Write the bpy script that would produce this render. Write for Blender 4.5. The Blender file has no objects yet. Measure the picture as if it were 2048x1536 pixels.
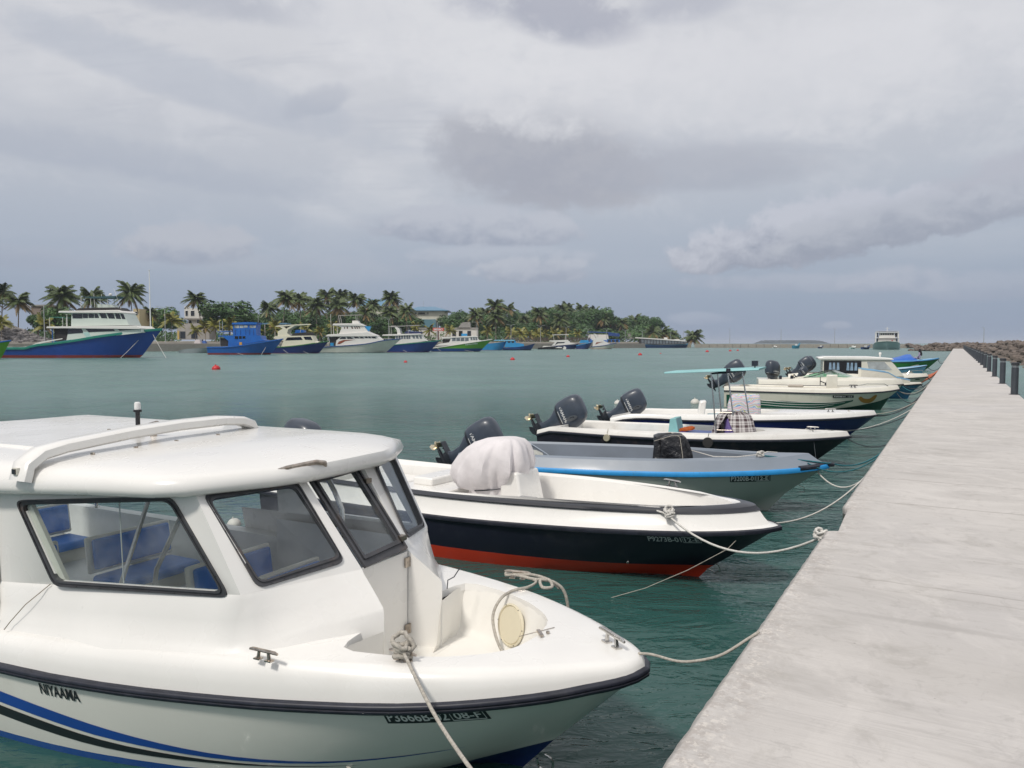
import bpy, bmesh, math, random
from mathutils import Vector, Matrix
random.seed(11)
R = math.radians
scene = bpy.context.scene
col = scene.collection

# ------------------------------------------------------------------ camera
cam_d = bpy.data.cameras.new('camera')
cam = bpy.data.objects.new('camera', cam_d); col.objects.link(cam)
cam.location = (0, 0, 2.7)
cam.rotation_euler = (R(90 - 3.05), 0, 0)
cam_d.sensor_width = 36.0
cam_d.lens = 36.0 * 1540 / 2048
cam_d.clip_start = 0.05
cam_d.clip_end = 30000
scene.camera = cam

# ------------------------------------------------------------------ sky and sun
class NX:
    """tiny expression helper for math nodes"""
    def __init__(s, nt): s.nt = nt
    def m(s, op, *a, clamp=False):
        n = s.nt.nodes.new('ShaderNodeMath'); n.operation = op; n.use_clamp = clamp
        for i, v in enumerate(a):
            if isinstance(v, (int, float)): n.inputs[i].default_value = v
            else: s.nt.links.new(v, n.inputs[i])
        return n.outputs[0]
    def add(s, *a):
        r = a[0]
        for b in a[1:]: r = s.m('ADD', r, b)
        return r
    def mul(s, *a):
        r = a[0]
        for b in a[1:]: r = s.m('MULTIPLY', r, b)
        return r
    def sub(s, a, b): return s.m('SUBTRACT', a, b)
    def step(s, v, lo, hi):
        n = s.nt.nodes.new('ShaderNodeMapRange'); n.interpolation_type = 'SMOOTHSTEP'
        s.nt.links.new(v, n.inputs[0]); n.inputs[1].default_value = lo; n.inputs[2].default_value = hi
        return n.outputs[0]
    def mix(s, f, a, b):
        n = s.nt.nodes.new('ShaderNodeMix'); n.data_type = 'RGBA'
        for i, v in ((0, f), (6, a), (7, b)):
            if isinstance(v, (int, float)): n.inputs[i].default_value = v
            elif isinstance(v, tuple): n.inputs[i].default_value = (*v, 1)
            else: s.nt.links.new(v, n.inputs[i])
        return n.outputs[2]
    def xyz(s, x, y, z):
        n = s.nt.nodes.new('ShaderNodeCombineXYZ')
        for i, v in enumerate((x, y, z)):
            if isinstance(v, (int, float)): n.inputs[i].default_value = v
            else: s.nt.links.new(v, n.inputs[i])
        return n.outputs[0]
    def noise(s, vec, scale, detail=4, rough=.5, dist=0., kind='noise'):
        n = s.nt.nodes.new('ShaderNodeTexNoise')
        if vec is not None: s.nt.links.new(vec, n.inputs['Vector'])
        n.inputs['Scale'].default_value = scale; n.inputs['Detail'].default_value = detail
        n.inputs['Roughness'].default_value = rough; n.inputs['Distortion'].default_value = dist
        return n.outputs['Fac']

def lin(r, g, b):
    f = lambda c: ((c / 255 + .055) / 1.055) ** 2.4 if c > 10 else c / 255 / 12.92
    return (f(r), f(g), f(b))

SUN_AZ = R(215)      # compass-like, measured from +Y towards +X : behind the camera to the left
SUN_EL = R(52)
world = bpy.data.worlds.new('World'); scene.world = world
world.use_nodes = True
nt = world.node_tree; nt.nodes.clear()
X = NX(nt)
sky = nt.nodes.new('ShaderNodeTexSky'); sky.sky_type = 'NISHITA'; sky.sun_disc = False
sky.sun_elevation = SUN_EL; sky.sun_rotation = SUN_AZ
sky.air_density = 1.2; sky.dust_density = 3.0
tc = nt.nodes.new('ShaderNodeTexCoord')
sep = nt.nodes.new('ShaderNodeSeparateXYZ'); nt.links.new(tc.outputs['Generated'], sep.inputs[0])
dx, dy, dz = sep.outputs
az = X.m('ARCTAN2', dx, dy)
el = X.m('ARCSINE', dz)
# layer noise on a flat cloud deck
den = X.add(X.m('MAXIMUM', dz, 0.0), 0.10)
deck = X.xyz(X.m('DIVIDE', dx, den), X.m('DIVIDE', dy, den), 0.0)
n_big = X.noise(deck, .55, 6, .55, .4)
rotm = nt.nodes.new('ShaderNodeMapping'); nt.links.new(deck, rotm.inputs[0])
rotm.inputs['Rotation'].default_value = (0, 0, R(28)); rotm.inputs['Scale'].default_value = (.5, 1.6, 1)
n_str = X.noise(rotm.outputs[0], .9, 7, .58, .5)
angv = X.xyz(X.mul(az, 1.0), X.mul(el, 1.35), 0.3)
n_fine = X.noise(angv, 9.0, 8, .62, .3)
n_mid = X.noise(angv, 3.2, 6, .55, .2)
n_puff = X.noise(angv, 30.0, 6, .62, .35)
n_str2 = X.noise(rotm.outputs[0], 3.2, 6, .62, .8)
# base gradient by elevation
ramp = nt.nodes.new('ShaderNodeValToRGB')
nt.links.new(X.m('DIVIDE', el, R(90), clamp=True), ramp.inputs[0])
stops = [(0.0, lin(146, 160, 183)), (.035, lin(155, 168, 188)), (.08, lin(173, 182, 197)), (.14, lin(193, 197, 206)),
         (.22, lin(212, 213, 218)), (.40, lin(222, 222, 225)), (1.0, lin(248, 247, 248))]
cr = ramp.color_ramp
cr.elements[0].position = stops[0][0]; cr.elements[0].color = (*stops[0][1], 1)
cr.elements[1].position = 1.0; cr.elements[1].color = (*stops[-1][1], 1)
for p, c in stops[1:-1]:
    e = cr.elements.new(p); e.color = (*c, 1)
c = ramp.outputs[0]
# soft layered stratus : light and blue-grey streaks, fading towards the horizon
hi = X.step(el, R(3), R(16))
c = X.mix(X.mul(X.step(n_str, .50, .70), hi, .45), c, lin(186, 190, 201))
c = X.mix(X.mul(X.step(n_big, .46, .66), hi, .75), c, lin(226, 226, 229))
c = X.mix(X.mul(X.step(n_mid, .52, .75), hi, .30), c, lin(186, 189, 199))
c = X.mix(X.mul(X.step(n_fine, .50, .66), hi, .28), c, lin(226, 226, 230))
c = X.mix(X.mul(X.step(n_str2, .52, .66), hi, .30), c, lin(184, 188, 199))
def P2A(px, py):
    a = math.atan((px - 1024) / 1540); return a, math.atan((686 - py) / 1540 * math.cos(a))
def blob(px, py, rx, ry, tilt, soft=.5, amp=.9):
    """elliptic mask in sky angles with a noise-eaten edge; returns mask, height inside blob"""
    a0, e0 = P2A(px, py)
    ax = X.sub(az, a0); ey = X.sub(el, e0)
    t = R(tilt); rx /= 1540; ry /= 1540
    u = X.m('DIVIDE', X.add(X.mul(ax, math.cos(t)), X.mul(ey, math.sin(t))), rx)
    v = X.m('DIVIDE', X.sub(X.mul(ey, math.cos(t)), X.mul(ax, math.sin(t))), ry)
    # flat-ish base: below the centre the ellipse is squeezed
    v2 = X.m('MAXIMUM', v, X.mul(v, -1.6))
    d = X.add(X.m('POWER', X.m('ABSOLUTE', u), 2.0), X.m('POWER', X.m('ABSOLUTE', v2), 2.0))
    d = X.add(d, X.mul(X.sub(n_fine, .5), -amp * 2.8), X.mul(X.sub(n_mid, .5), -amp * .8), X.mul(X.sub(n_puff, .5), -amp * 1.9))
    n = nt.nodes.new('ShaderNodeMapRange'); n.interpolation_type = 'SMOOTHSTEP'
    nt.links.new(d, n.inputs[0]); n.inputs[1].default_value = 1.0 + soft; n.inputs[2].default_value = 1.0 - soft
    return n.outputs[0], v
def cloud(px, py, rx, ry, tilt, top, bot, k=1., soft=.35, amp=.9):
    global c
    m, v = blob(px, py, rx, ry, tilt, soft, amp)
    sh = X.step(X.add(v, X.mul(X.sub(n_fine, .5), 2.0), X.mul(X.sub(n_puff, .5), 2.2)), -.8, .7)
    c = X.mix(X.mul(m, k), c, X.mix(sh, lin(*bot), lin(*top)))
# grey soft masses
cloud(1085, 335, 205, 125, -6, (178, 180, 189), (167, 170, 182), .95, .6, .8)
cloud(1400, 352, 190, 52, 0, (176, 179, 190), (168, 173, 186), .65, .8, .8)
cloud(1130, 55, 120, 55, -10, (180, 182, 194), (176, 179, 192), .9, .6, 1.2)
cloud(940, 35, 60, 30, 0, (184, 186, 198), (180, 183, 196), .8, .6, 1.2)
cloud(430, 8, 330, 55, 0, (182, 185, 196), (180, 184, 196), .7, .9, .8)
cloud(420, 190, 360, 42, -12, (184, 190, 202), (180, 186, 199), .55, .9, 1.1)
cloud(250, 330, 330, 38, -6, (178, 184, 197), (172, 179, 194), .6, .8, 1.1)
cloud(640, 220, 60, 26, 20, (176, 181, 194), (172, 178, 192), .5, .8, 1.1)
cloud(1350, 28, 90, 40, 0, (188, 190, 200), (184, 187, 199), .8, .9, 1.)
# bright gap
cloud(830, 110, 330, 110, -20, (228, 228, 231), (218, 219, 224), .75, .8, .9)
cloud(1560, 190, 480, 120, 0, (224, 224, 228), (216, 217, 222), .75, .8, .8)
# cumulus
cloud(385, 500, 115, 44, 4, (186, 190, 201), (158, 166, 184), .9, .35)
cloud(950, 464, 215, 48, -2, (190, 194, 205), (160, 167, 184), .95, .3)
cloud(1000, 520, 190, 26, 0, (184, 190, 203), (166, 174, 190), .8, .5)
cloud(1070, 548, 115, 34, 0, (186, 191, 203), (158, 166, 184), .9, .3)
cloud(1990, 400, 230, 60, 12, (186, 188, 199), (166, 170, 184), .9, .45)
cloud(1640, 478, 300, 74, 7, (196, 199, 210), (153, 159, 176), 1., .24)
cloud(1800, 455, 250, 50, 9, (184, 188, 199), (160, 166, 181), .9, .5)
cloud(1620, 570, 240, 20, -2, (176, 183, 198), (164, 172, 190), .7, .6)
cloud(1790, 565, 90, 28, 0, (180, 186, 200), (162, 171, 190), .8, .5)
cloud(1985, 578, 110, 32, 0, (172, 180, 196), (160, 169, 188), .7, .5)
cloud(1395, 640, 60, 14, 0, (168, 178, 196), (156, 167, 188), .8, .6)
cloud(1672, 652, 22, 9, 0, (170, 179, 196), (158, 168, 188), .8, .6)
cloud(40, 520, 110, 26, 0, (172, 179, 194), (162, 171, 189), .7, .6)
cloud(650, 545, 200, 30, 0, (176, 183, 197), (166, 175, 191), .6, .8)
# unseen part overhead and behind goes on as the same bright overcast
tenx = nt.nodes.new('ShaderNodeVectorMath'); tenx.operation = 'SCALE'; tenx.inputs['Scale'].default_value = 10.0
nt.links.new(c, tenx.inputs[0])
full = X.mix(.93, sky.outputs[0], tenx.outputs[0])
bg = nt.nodes.new('ShaderNodeBackground'); bg.inputs['Strength'].default_value = 0.1
nt.links.new(full, bg.inputs[0])
wo = nt.nodes.new('ShaderNodeOutputWorld'); nt.links.new(bg.outputs[0], wo.inputs[0])

sd = bpy.data.lights.new('sun', 'SUN'); sd.energy = 2.3; sd.angle = R(8); sd.color = (1.0, .95, .88)
sun = bpy.data.objects.new('sun', sd); col.objects.link(sun)
sdir = Vector((math.sin(SUN_AZ) * math.cos(SUN_EL), math.cos(SUN_AZ) * math.cos(SUN_EL), math.sin(SUN_EL)))
sun.rotation_euler = sdir.to_track_quat('Z', 'Y').to_euler()
sun.location = (0, -5, 30)

scene.view_settings.view_transform = 'Standard'
scene.view_settings.look = 'None'
scene.view_settings.exposure = 0.0
scene.view_settings.gamma = 1.0
scene.view_settings.use_curve_mapping = False

# ------------------------------------------------------------------ materials
MATS = {}
def bsdf_mat(name):
    m = bpy.data.materials.new(name); m.use_nodes = True
    nt = m.node_tree; b = nt.nodes['Principled BSDF']
    return m, nt, b
def mat(name, c, rough=.5, metal=0., var=.08, vs=2., bump=0., bs=40., coat=0., dirt=None, dk=.25, ds=1.2, spec=.5, alpha=None, zones=None, detail=4):
    """general procedural material. zones: [(z, colour)...] painted bands by object height"""
    if name in MATS: return MATS[name]
    m, nt, b = bsdf_mat(name); X = NX(nt)
    tc = nt.nodes.new('ShaderNodeTexCoord'); ob = tc.outputs['Object']
    base = c
    if zones:
        sp = nt.nodes.new('ShaderNodeSeparateXYZ'); nt.links.new(ob, sp.inputs[0])
        wob = X.add(sp.outputs[2], X.mul(X.sub(X.noise(ob, 6, 2), .5), .006))
        cur = c
        for z, zc in zones:      # below z the colour is zc
            f = X.m('LESS_THAN', wob, z)
            cur = X.mix(f, cur, zc)
        base = cur
    n = X.noise(ob, vs, detail, .6)
    dark = nt.nodes.new('ShaderNodeMix'); dark.data_type = 'RGBA'; dark.blend_type = 'MULTIPLY'
    if isinstance(base, tuple): dark.inputs[6].default_value = (*base, 1)
    else: nt.links.new(base, dark.inputs[6])
    g = X.step(n, .3, .7)
    v = X.add(1 - var, X.mul(g, var * 1.6))
    cmb = X.xyz(v, v, v)
    nt.links.new(cmb, dark.inputs[7]); dark.inputs[0].default_value = 1
    out = dark.outputs[2]
    if dirt:
        dn = X.noise(ob, ds, 7, .68, .15)
        out = X.mix(X.mul(X.step(dn, .52, .74), dk), out, dirt)
    nt.links.new(out, b.inputs['Base Color'])
    rn = X.add(rough - .04, X.mul(X.noise(ob, vs * 3, 3), .08))
    nt.links.new(rn, b.inputs['Roughness'])
    b.inputs['Metallic'].default_value = metal
    b.inputs['Specular IOR Level'].default_value = spec
    if coat:
        b.inputs['Coat Weight'].default_value = coat; b.inputs['Coat Roughness'].default_value = .12
    if bump:
        bn = nt.nodes.new('ShaderNodeBump'); bn.inputs['Strength'].default_value = 1.0; bn.inputs['Distance'].default_value = bump
        nt.links.new(X.noise(ob, bs, 4, .6), bn.inputs['Height']); nt.links.new(bn.outputs[0], b.inputs['Normal'])
    if alpha is not None: b.inputs['Alpha'].default_value = alpha
    MATS[name] = m
    return m
def glass(name, tint=(.85, .9, .9), mixf=.85, rough=.02):
    if name in MATS: return MATS[name]
    m = bpy.data.materials.new(name); m.use_nodes = True
    nt = m.node_tree; nt.nodes.clear(); X = NX(nt)
    o = nt.nodes.new('ShaderNodeOutputMaterial')
    t = nt.nodes.new('ShaderNodeBsdfTransparent'); t.inputs[0].default_value = (*tint, 1)
    g = nt.nodes.new('ShaderNodeBsdfGlossy'); g.inputs['Roughness'].default_value = rough; g.inputs[0].default_value = (1, 1, 1, 1)
    d = nt.nodes.new('ShaderNodeBsdfDiffuse'); d.inputs[0].default_value = (.5, .53, .54, 1)
    geo = nt.nodes.new('ShaderNodeNewGeometry'); fr = nt.nodes.new('ShaderNodeFresnel'); nt.links.new(X.add(1.5, X.mul(geo.outputs['Backfacing'], 1 / 1.5 - 1.5)), fr.inputs[0])
    m1 = nt.nodes.new('ShaderNodeMixShader'); nt.links.new(fr.outputs[0], m1.inputs[0]); nt.links.new(t.outputs[0], m1.inputs[1]); nt.links.new(g.outputs[0], m1.inputs[2])
    m2 = nt.nodes.new('ShaderNodeMixShader')
    tc = nt.nodes.new('ShaderNodeTexCoord')
    sm = X.mul(X.step(X.noise(tc.outputs['Object'], 3, 5, .6), .3, .8), (1 - mixf) * 1.6)
    nt.links.new(sm, m2.inputs[0])
    nt.links.new(m1.outputs[0], m2.inputs[1]); nt.links.new(d.outputs[0], m2.inputs[2]); nt.links.new(m2.outputs[0], o.inputs[0])
    MATS[name] = m
    return m

WHITE = mat('gelcoat_white', (.80, .785, .75), .28, var=.035, vs=1.2, coat=.35, dirt=(.55, .46, .33), dk=.10, ds=1.1)
WHITE2 = mat('gelcoat_offwhite', (.74, .71, .62), .32, var=.05, vs=1.5, coat=.2, dirt=(.4, .33, .24), dk=.22, ds=2.)
NONSKID = mat('deck_nonskid', (.76, .76, .75), .6, var=.05, vs=2, bump=.0008, bs=260, dirt=(.45, .38, .28), dk=.15)
STEEL = mat('stainless_steel', (.62, .60, .57), .22, 1., var=.12, vs=20)
STEELR = mat('rusty_stainless', (.50, .44, .38), .32, 1., var=.3, vs=30, dirt=(.25, .12, .05), dk=.5, ds=25)
BLACKR = mat('black_rubber', (.018, .02, .032), .42, var=.25, vs=12, dirt=(.12, .12, .13), dk=.2, ds=5)
GREYFR = mat('window_frame_grey', (.055, .056, .062), .42, var=.2, vs=10, dirt=(.20, .12, .07), dk=.35, ds=4)
BLACK = mat('black_paint', (.012, .012, .016), .3, var=.2, vs=3, coat=.3)
BLUEV = mat('blue_vinyl', (.04, .19, .62), .45, var=.1, vs=6, bump=.0006, bs=300)
ROPE = mat('rope_fibre', (.42, .39, .34), .85, var=.25, vs=60, bump=.002, bs=160, dirt=(.2, .17, .13), dk=.4, ds=6)
ROPEW = mat('rope_white', (.62, .60, .56), .85, var=.2, vs=60, bump=.001, bs=200)
ROPED = mat('rope_dark', (.05, .06, .07), .85, var=.3, vs=40)
ROPET = mat('rope_teal', (.02, .14, .17), .8, var=.3, vs=40)
GLASS = glass('clear_glass')
GLASSF = glass('foggy_glass', (.90, .93, .93), .90, .03)
DGLASS = mat('dark_glass', (.012, .014, .018), .06, var=.2, vs=.6, spec=.8)
MOTOR = mat('outboard_grey', (.040, .053, .075), .36, .0, var=.15, vs=5, coat=.15, dirt=(.12, .13, .14), dk=.2, ds=6)
MOTORD = mat('outboard_dark', (.018, .022, .03), .45, var=.2, vs=9)
SILVER = mat('silver_print', (.62, .63, .62), .35, .3, var=.05)
BRONZE = mat('propeller_metal', (.66, .58, .42), .3, .8, var=.15, vs=20)
WHPRINT = mat('white_print', (.78, .78, .76), .5, var=.05)
PLATE = mat('plate_black', (.015, .016, .02), .45, var=.1)

# ------------------------------------------------------------------ mesh helpers
class MB:
    def __init__(s): s.v = []; s.f = []; s.m = []; s.mi = 0; s.T = None
    def av(s, p):
        p = Vector(p)
        if s.T is not None: p = s.T @ p
        s.v.append(p[:]); return len(s.v) - 1
    def af(s, idx, m=None):
        s.f.append(tuple(idx)); s.m.append(s.mi if m is None else m)
    def poly(s, pts, m=None): s.af([s.av(p) for p in pts], m); return s
    def hexa(s, a, b):
        """a, b : 4 corner loops"""
        ia = [s.av(p) for p in a]; ib = [s.av(p) for p in b]
        s.af(ia[::-1]); s.af(ib)
        for k in range(4): s.af((ia[k], ia[(k + 1) % 4], ib[(k + 1) % 4], ib[k]))
        return s
    def box(s, c, d, rot=None):
        hx, hy, hz = d[0] / 2, d[1] / 2, d[2] / 2
        M = rot if rot is not None else Matrix.Identity(3)
        c = Vector(c)
        lo = [c + M @ Vector(p) for p in ((-hx, -hy, -hz), (hx, -hy, -hz), (hx, hy, -hz), (-hx, hy, -hz))]
        up = [c + M @ Vector(p) for p in ((-hx, -hy, hz), (hx, -hy, hz), (hx, hy, hz), (-hx, hy, hz))]
        return s.hexa(lo, up)
    def prism(s, pts, y0, y1, axis='y'):
        """pts in xz (axis y) or xy (axis z) extruded"""
        def mk(p, t): return (p[0], t, p[1]) if axis == 'y' else ((p[0], p[1], t) if axis == 'z' else (t, p[0], p[1]))
        a = [s.av(mk(p, y0)) for p in pts]; b = [s.av(mk(p, y1)) for p in pts]
        s.af(a); s.af(b[::-1]); n = len(pts)
        for k in range(n): s.af((a[k], b[k], b[(k + 1) % n], a[(k + 1) % n]))
        return s
    def tube(s, pts, r, n=8, caps=True):
        pts = [Vector(p) for p in pts]; N = len(pts)
        rs = r if isinstance(r, (list, tuple)) else [r] * N
        prev = None; rings = []
        for i, p in enumerate(pts):
            t = (pts[min(i + 1, N - 1)] - pts[max(i - 1, 0)])
            if t.length < 1e-9: t = Vector((0, 0, 1))
            t.normalize()
            if prev is None:
                u = t.orthogonal().normalized()
            else:
                u = (prev - t * prev.dot(t))
                if u.length < 1e-6: u = t.orthogonal()
                u.normalize()
            prev = u; w = t.cross(u)
            rings.append([s.av(p + (u * math.cos(2 * math.pi * k / n) + w * math.sin(2 * math.pi * k / n)) * rs[i]) for k in range(n)])
        for a, b in zip(rings, rings[1:]):
            for k in range(n): s.af((a[k], a[(k + 1) % n], b[(k + 1) % n], b[k]))
        if caps: s.af(rings[0][::-1]); s.af(rings[-1])
        return s
    def rings(s, rings, closed=True, caps=False, m=None):
        I = [[s.av(p) for p in r] for r in rings]; n = len(I[0])
        for a, b in zip(I, I[1:]):
            for k in range(n if closed else n - 1):
                s.af((a[k], a[(k + 1) % n], b[(k + 1) % n], b[k]), m)
        if caps: s.af(I[0][::-1], m); s.af(I[-1], m)
        return s
    def lathe(s, prof, n=16, c=(0, 0, 0), rot=None):
        M = rot if rot is not None else Matrix.Identity(3); c = Vector(c)
        rr = [[c + M @ Vector((r * math.cos(2 * math.pi * k / n), r * math.sin(2 * math.pi * k / n), z)) for k in range(n)] for r, z in prof]
        return s.rings(rr, True, True)
    def build(s, name, mats, parent=None, smooth=35, link=True, dissolve=True):
        me = bpy.data.meshes.new(name)
        bm = bmesh.new()
        vs = [bm.verts.new(p) for p in s.v]
        for f, mi in zip(s.f, s.m):
            try:
                q = bm.faces.new([vs[i] for i in f]); q.material_index = mi
            except ValueError: pass
        if dissolve:
            bmesh.ops.remove_doubles(bm, verts=bm.verts, dist=1e-5)
            bmesh.ops.dissolve_degenerate(bm, dist=1e-6, edges=bm.edges)
            bmesh.ops.recalc_face_normals(bm, faces=bm.faces)
        bm.to_mesh(me); bm.free()
        for m in (mats if isinstance(mats, (list, tuple)) else [mats]): me.materials.append(m)
        if smooth:
            me.polygons.foreach_set('use_smooth', [True] * len(me.polygons))
            me.set_sharp_from_angle(angle=R(smooth))
        o = bpy.data.objects.new(name, me)
        if parent is not None: o.parent = parent
        if link: col.objects.link(o)
        return o
def bevel(o, w=.01, seg=2, ang=35):
    b = o.modifiers.new('bevel', 'BEVEL'); b.width = w; b.segments = seg; b.limit_method = 'ANGLE'; b.angle_limit = R(ang)
    return o
def thing(name, label, cat, loc=(0, 0, 0), rz=0, group=None):
    o = bpy.data.objects.new(name, None); o.empty_display_size = .3; col.objects.link(o)
    o.location = loc; o.rotation_euler = (0, 0, rz)
    o['label'] = label; o['category'] = cat
    if group: o['group'] = group
    return o
def tag(o, label, cat, group=None):
    o['label'] = label; o['category'] = cat
    if group: o['group'] = group
    return o
def kind(o, k): o['kind'] = k; return o
def dup(o, parent=None):
    c = o.copy(); col.objects.link(c)
    if parent is not None: c.parent = parent
    for ch in list(o.children): dup(ch, c)
    return c
def interp(pts):
    """smooth (monotone-ish Catmull) interpolation of (x,y) list"""
    xs = [p[0] for p in pts]; ys = [p[1] for p in pts]; n = len(pts)
    ms = []
    for i in range(n):
        if i == 0: m = (ys[1] - ys[0]) / (xs[1] - xs[0])
        elif i == n - 1: m = (ys[-1] - ys[-2]) / (xs[-1] - xs[-2])
        else:
            a = (ys[i] - ys[i - 1]) / (xs[i] - xs[i - 1]); b = (ys[i + 1] - ys[i]) / (xs[i + 1] - xs[i])
            m = 0 if a * b < 0 else (a + b) / 2
        ms.append(m)
    def f(x):
        if x <= xs[0]: return ys[0]
        if x >= xs[-1]: return ys[-1]
        i = 0
        while x > xs[i + 1]: i += 1
        h = xs[i + 1] - xs[i]; t = (x - xs[i]) / h
        return ((2 * t**3 - 3 * t**2 + 1) * ys[i] + (t**3 - 2 * t**2 + t) * h * ms[i] + (-2 * t**3 + 3 * t**2) * ys[i + 1] + (t**3 - t**2) * h * ms[i + 1])
    return f

_txt = {}
def text_mesh(s, bold=0.0):
    """2-D lettering as triangles, unit cap height ~ .7"""
    key = (s, bold)
    if key in _txt: return _txt[key]
    cu = bpy.data.curves.new('txt', 'FONT'); cu.body = s; cu.size = 1; cu.offset = bold; cu.resolution_u = 3
    ob = bpy.data.objects.new('txt', cu); col.objects.link(ob)
    bpy.context.view_layer.update()
    dg = bpy.context.evaluated_depsgraph_get(); me = bpy.data.meshes.new_from_object(ob.evaluated_get(dg))
    v = [(a.co.x, a.co.y) for a in me.vertices]; f = [tuple(p.vertices) for p in me.polygons]
    bpy.data.objects.remove(ob); bpy.data.meshes.remove(me)
    xs = [a[0] for a in v]; ys = [a[1] for a in v]
    x0, x1, y0, y1 = min(xs), max(xs), min(ys), max(ys)
    v = [((a - x0) / (x1 - x0), (b - y0) / (y1 - y0)) for a, b in v]
    _txt[key] = (v, f); return _txt[key]
def lettering(s, fn, mb=None, bold=.0, box=(0, 0, 1, 1)):
    """map the text onto fn(u,v)->3D point, u,v in 0..1 inside box"""
    mb = mb or MB(); v, f = text_mesh(s, bold)
    k = len(mb.v)
    for a, b in v: mb.av(fn(box[0] + a * (box[2] - box[0]), box[1] + b * (box[3] - box[1])))
    for q in f: mb.af([k + i for i in q])
    return mb

class Hull:
    """boat hull, bow tip at x=0, stern at x=-L, starboard = -y"""
    def __init__(s, L, hb, zs, hc=None, zc=None, zk=None, rc=.5, rk=.9, flare=.03, ce=1.5):
        s.L = L; s.hb = interp(hb); s.zs = interp(zs)
        s.hc = interp(hc); s.zc = interp(zc); s.zk = interp(zk); s.rc = rc; s.rk = rk; s.fl = flare
        n = 30; s.ts = [(i / n) ** ce for i in range(n + 1)]
    def P(s, t, q, side=-1, off=0.):
        u = t * s.L
        A = Vector((-u, side * s.hb(u), s.zs(u)))
        B = Vector((-(s.rc + t * (s.L - s.rc)), side * s.hc(u), s.zc(u)))
        C = Vector((-(s.rk + t * (s.L - s.rk)), 0, s.zk(u)))
        if q <= 1:
            p = A.lerp(B, q); p.y += side * s.fl * math.sin(math.pi * q) * min(1, s.hb(u) / .3)
        else: p = B.lerp(C, q - 1)
        p.y += side * off
        return p
    def surf(s, x, z, side=-1, off=.004):
        """point on the hull side at given x and z"""
        lo = None
        N = 40; prev = None
        for i in range(N + 1):
            q = i / N
            o = q * s.rc
            t = (-x - o) / (s.L - o)
            if t < 0: t = 0.0
            p = s.P(t, q, side)
            if prev is not None and (prev.z - z) * (p.z - z) <= 0:
                k = (prev.z - z) / (prev.z - p.z) if abs(prev.z - p.z) > 1e-9 else 0
                y = prev.y + (p.y - prev.y) * k
                return Vector((x, y + side * off, z))
            prev = p
        p = s.P(max(0, (-x) / s.L), 0, side); return Vector((x, p.y + side * off, z))
    def mesh(s, name, m, parent, nq=5, nb=4, transom=True, bottom=0):
        mb = MB()
        qs = [i / nq for i in range(nq + 1)] + [1 + i / nb for i in range(1, nb + 1)]
        full = []
        for t in s.ts:
            a = [s.P(t, q, -1) for q in qs]; b = [s.P(t, q, 1) for q in qs[:-1]][::-1]
            full.append(a + b)
        k0 = len(mb.f); mb.rings(full, closed=False)
        n = len(full[0]) - 1
        for i in range(len(mb.f) - k0):
            if nq <= i % n < n - nq: mb.m[k0 + i] = bottom
        if transom: mb.poly(full[-1], 0)
        return mb.build(name, m, parent, smooth=25)
    def ring(s, off=0., scale=1., dz=0., z=None, side=-1):
        out = []
        for t in s.ts:
            u = t * s.L
            zz = (z(u) if callable(z) else z) if z is not None else s.zs(u) + (dz(u) if callable(dz) else dz)
            out.append(Vector((-(off + t * (s.L - off)), side * s.hb(u) * (scale(u) if callable(scale) else scale), zz)))
        return out
    def rail(s, name, m, parent, prof=((.0, -.03), (.03, -.02), (.035, .0), (.03, .02), (.0, .03)), dz=0., u1=None):
        """rubbing strake following the sheer; prof = (outward, up)"""
        mb = MB()
        for side in (-1, 1):
            rings = []
            base = s.ring(side=side)
            for i, p in enumerate(base):
                a = base[max(i - 1, 0)]; b = base[min(i + 1, len(base) - 1)]
                t = (b - a); t.z = 0; t.normalize()
                nrm = Vector((-t.y, t.x, 0)) * (1 if side == 1 else -1)
                if nrm.y * side < 0: nrm = -nrm
                if i == 0: nrm = Vector((1, 0, 0))
                rings.append([p + nrm * o + Vector((0, 0, z + dz)) for o, z in prof])
            mb.rings(rings, closed=True, caps=True)
        return mb.build(name, m, parent, smooth=50)
def loft_strip(name, m, parent, rails, smooth=30, mirror=True, caps=False):
    """rails: list of polylines (starboard side, y<=0); lofted and mirrored"""
    mb = MB()
    for sgn in ((1, -1) if mirror else (1,)):
        rr = [[(p[0], p[1] * sgn, p[2]) for p in r] for r in rails]
        mb.rings([[r[i] for r in rr] for i in range(len(rr[0]))], closed=False)
    return mb.build(name, m, parent, smooth=smooth)
def path(pts, ts):
    """polyline resampled by fractions ts of its smooth param"""
    n = len(pts) - 1
    fx = interp([(i / n, p[0]) for i, p in enumerate(pts)]); fy = interp([(i / n, p[1]) for i, p in enumerate(pts)])
    return [(fx(t), fy(t)) for t in ts]
def spl(pts, k=5):
    """Catmull-Rom resampling for ropes"""
    P = [Vector(p) for p in pts]; out = []
    for i in range(len(P) - 1):
        p0, p1, p2, p3 = P[max(i - 1, 0)], P[i], P[i + 1], P[min(i + 2, len(P) - 1)]
        for j in range(k):
            t = j / k
            out.append(.5 * ((2 * p1) + (p2 - p0) * t + (2 * p0 - 5 * p1 + 4 * p2 - p3) * t * t + (3 * p1 - p0 - 3 * p2 + p3) * t ** 3))
    return out + [P[-1]]
def sag(a, b, drop, n=14):
    a = Vector(a); b = Vector(b)
    return [a.lerp(b, i / n) + Vector((0, 0, -drop * 4 * (i / n) * (1 - i / n))) for i in range(n + 1)]
def rope(name, label, pts, r, m, cat='rope', group=None, parent=None):
    o = MB().tube(pts, r, 6).build(name, m, parent, smooth=80)
    if parent is None: tag(o, label, cat, group)
    return o
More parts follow.
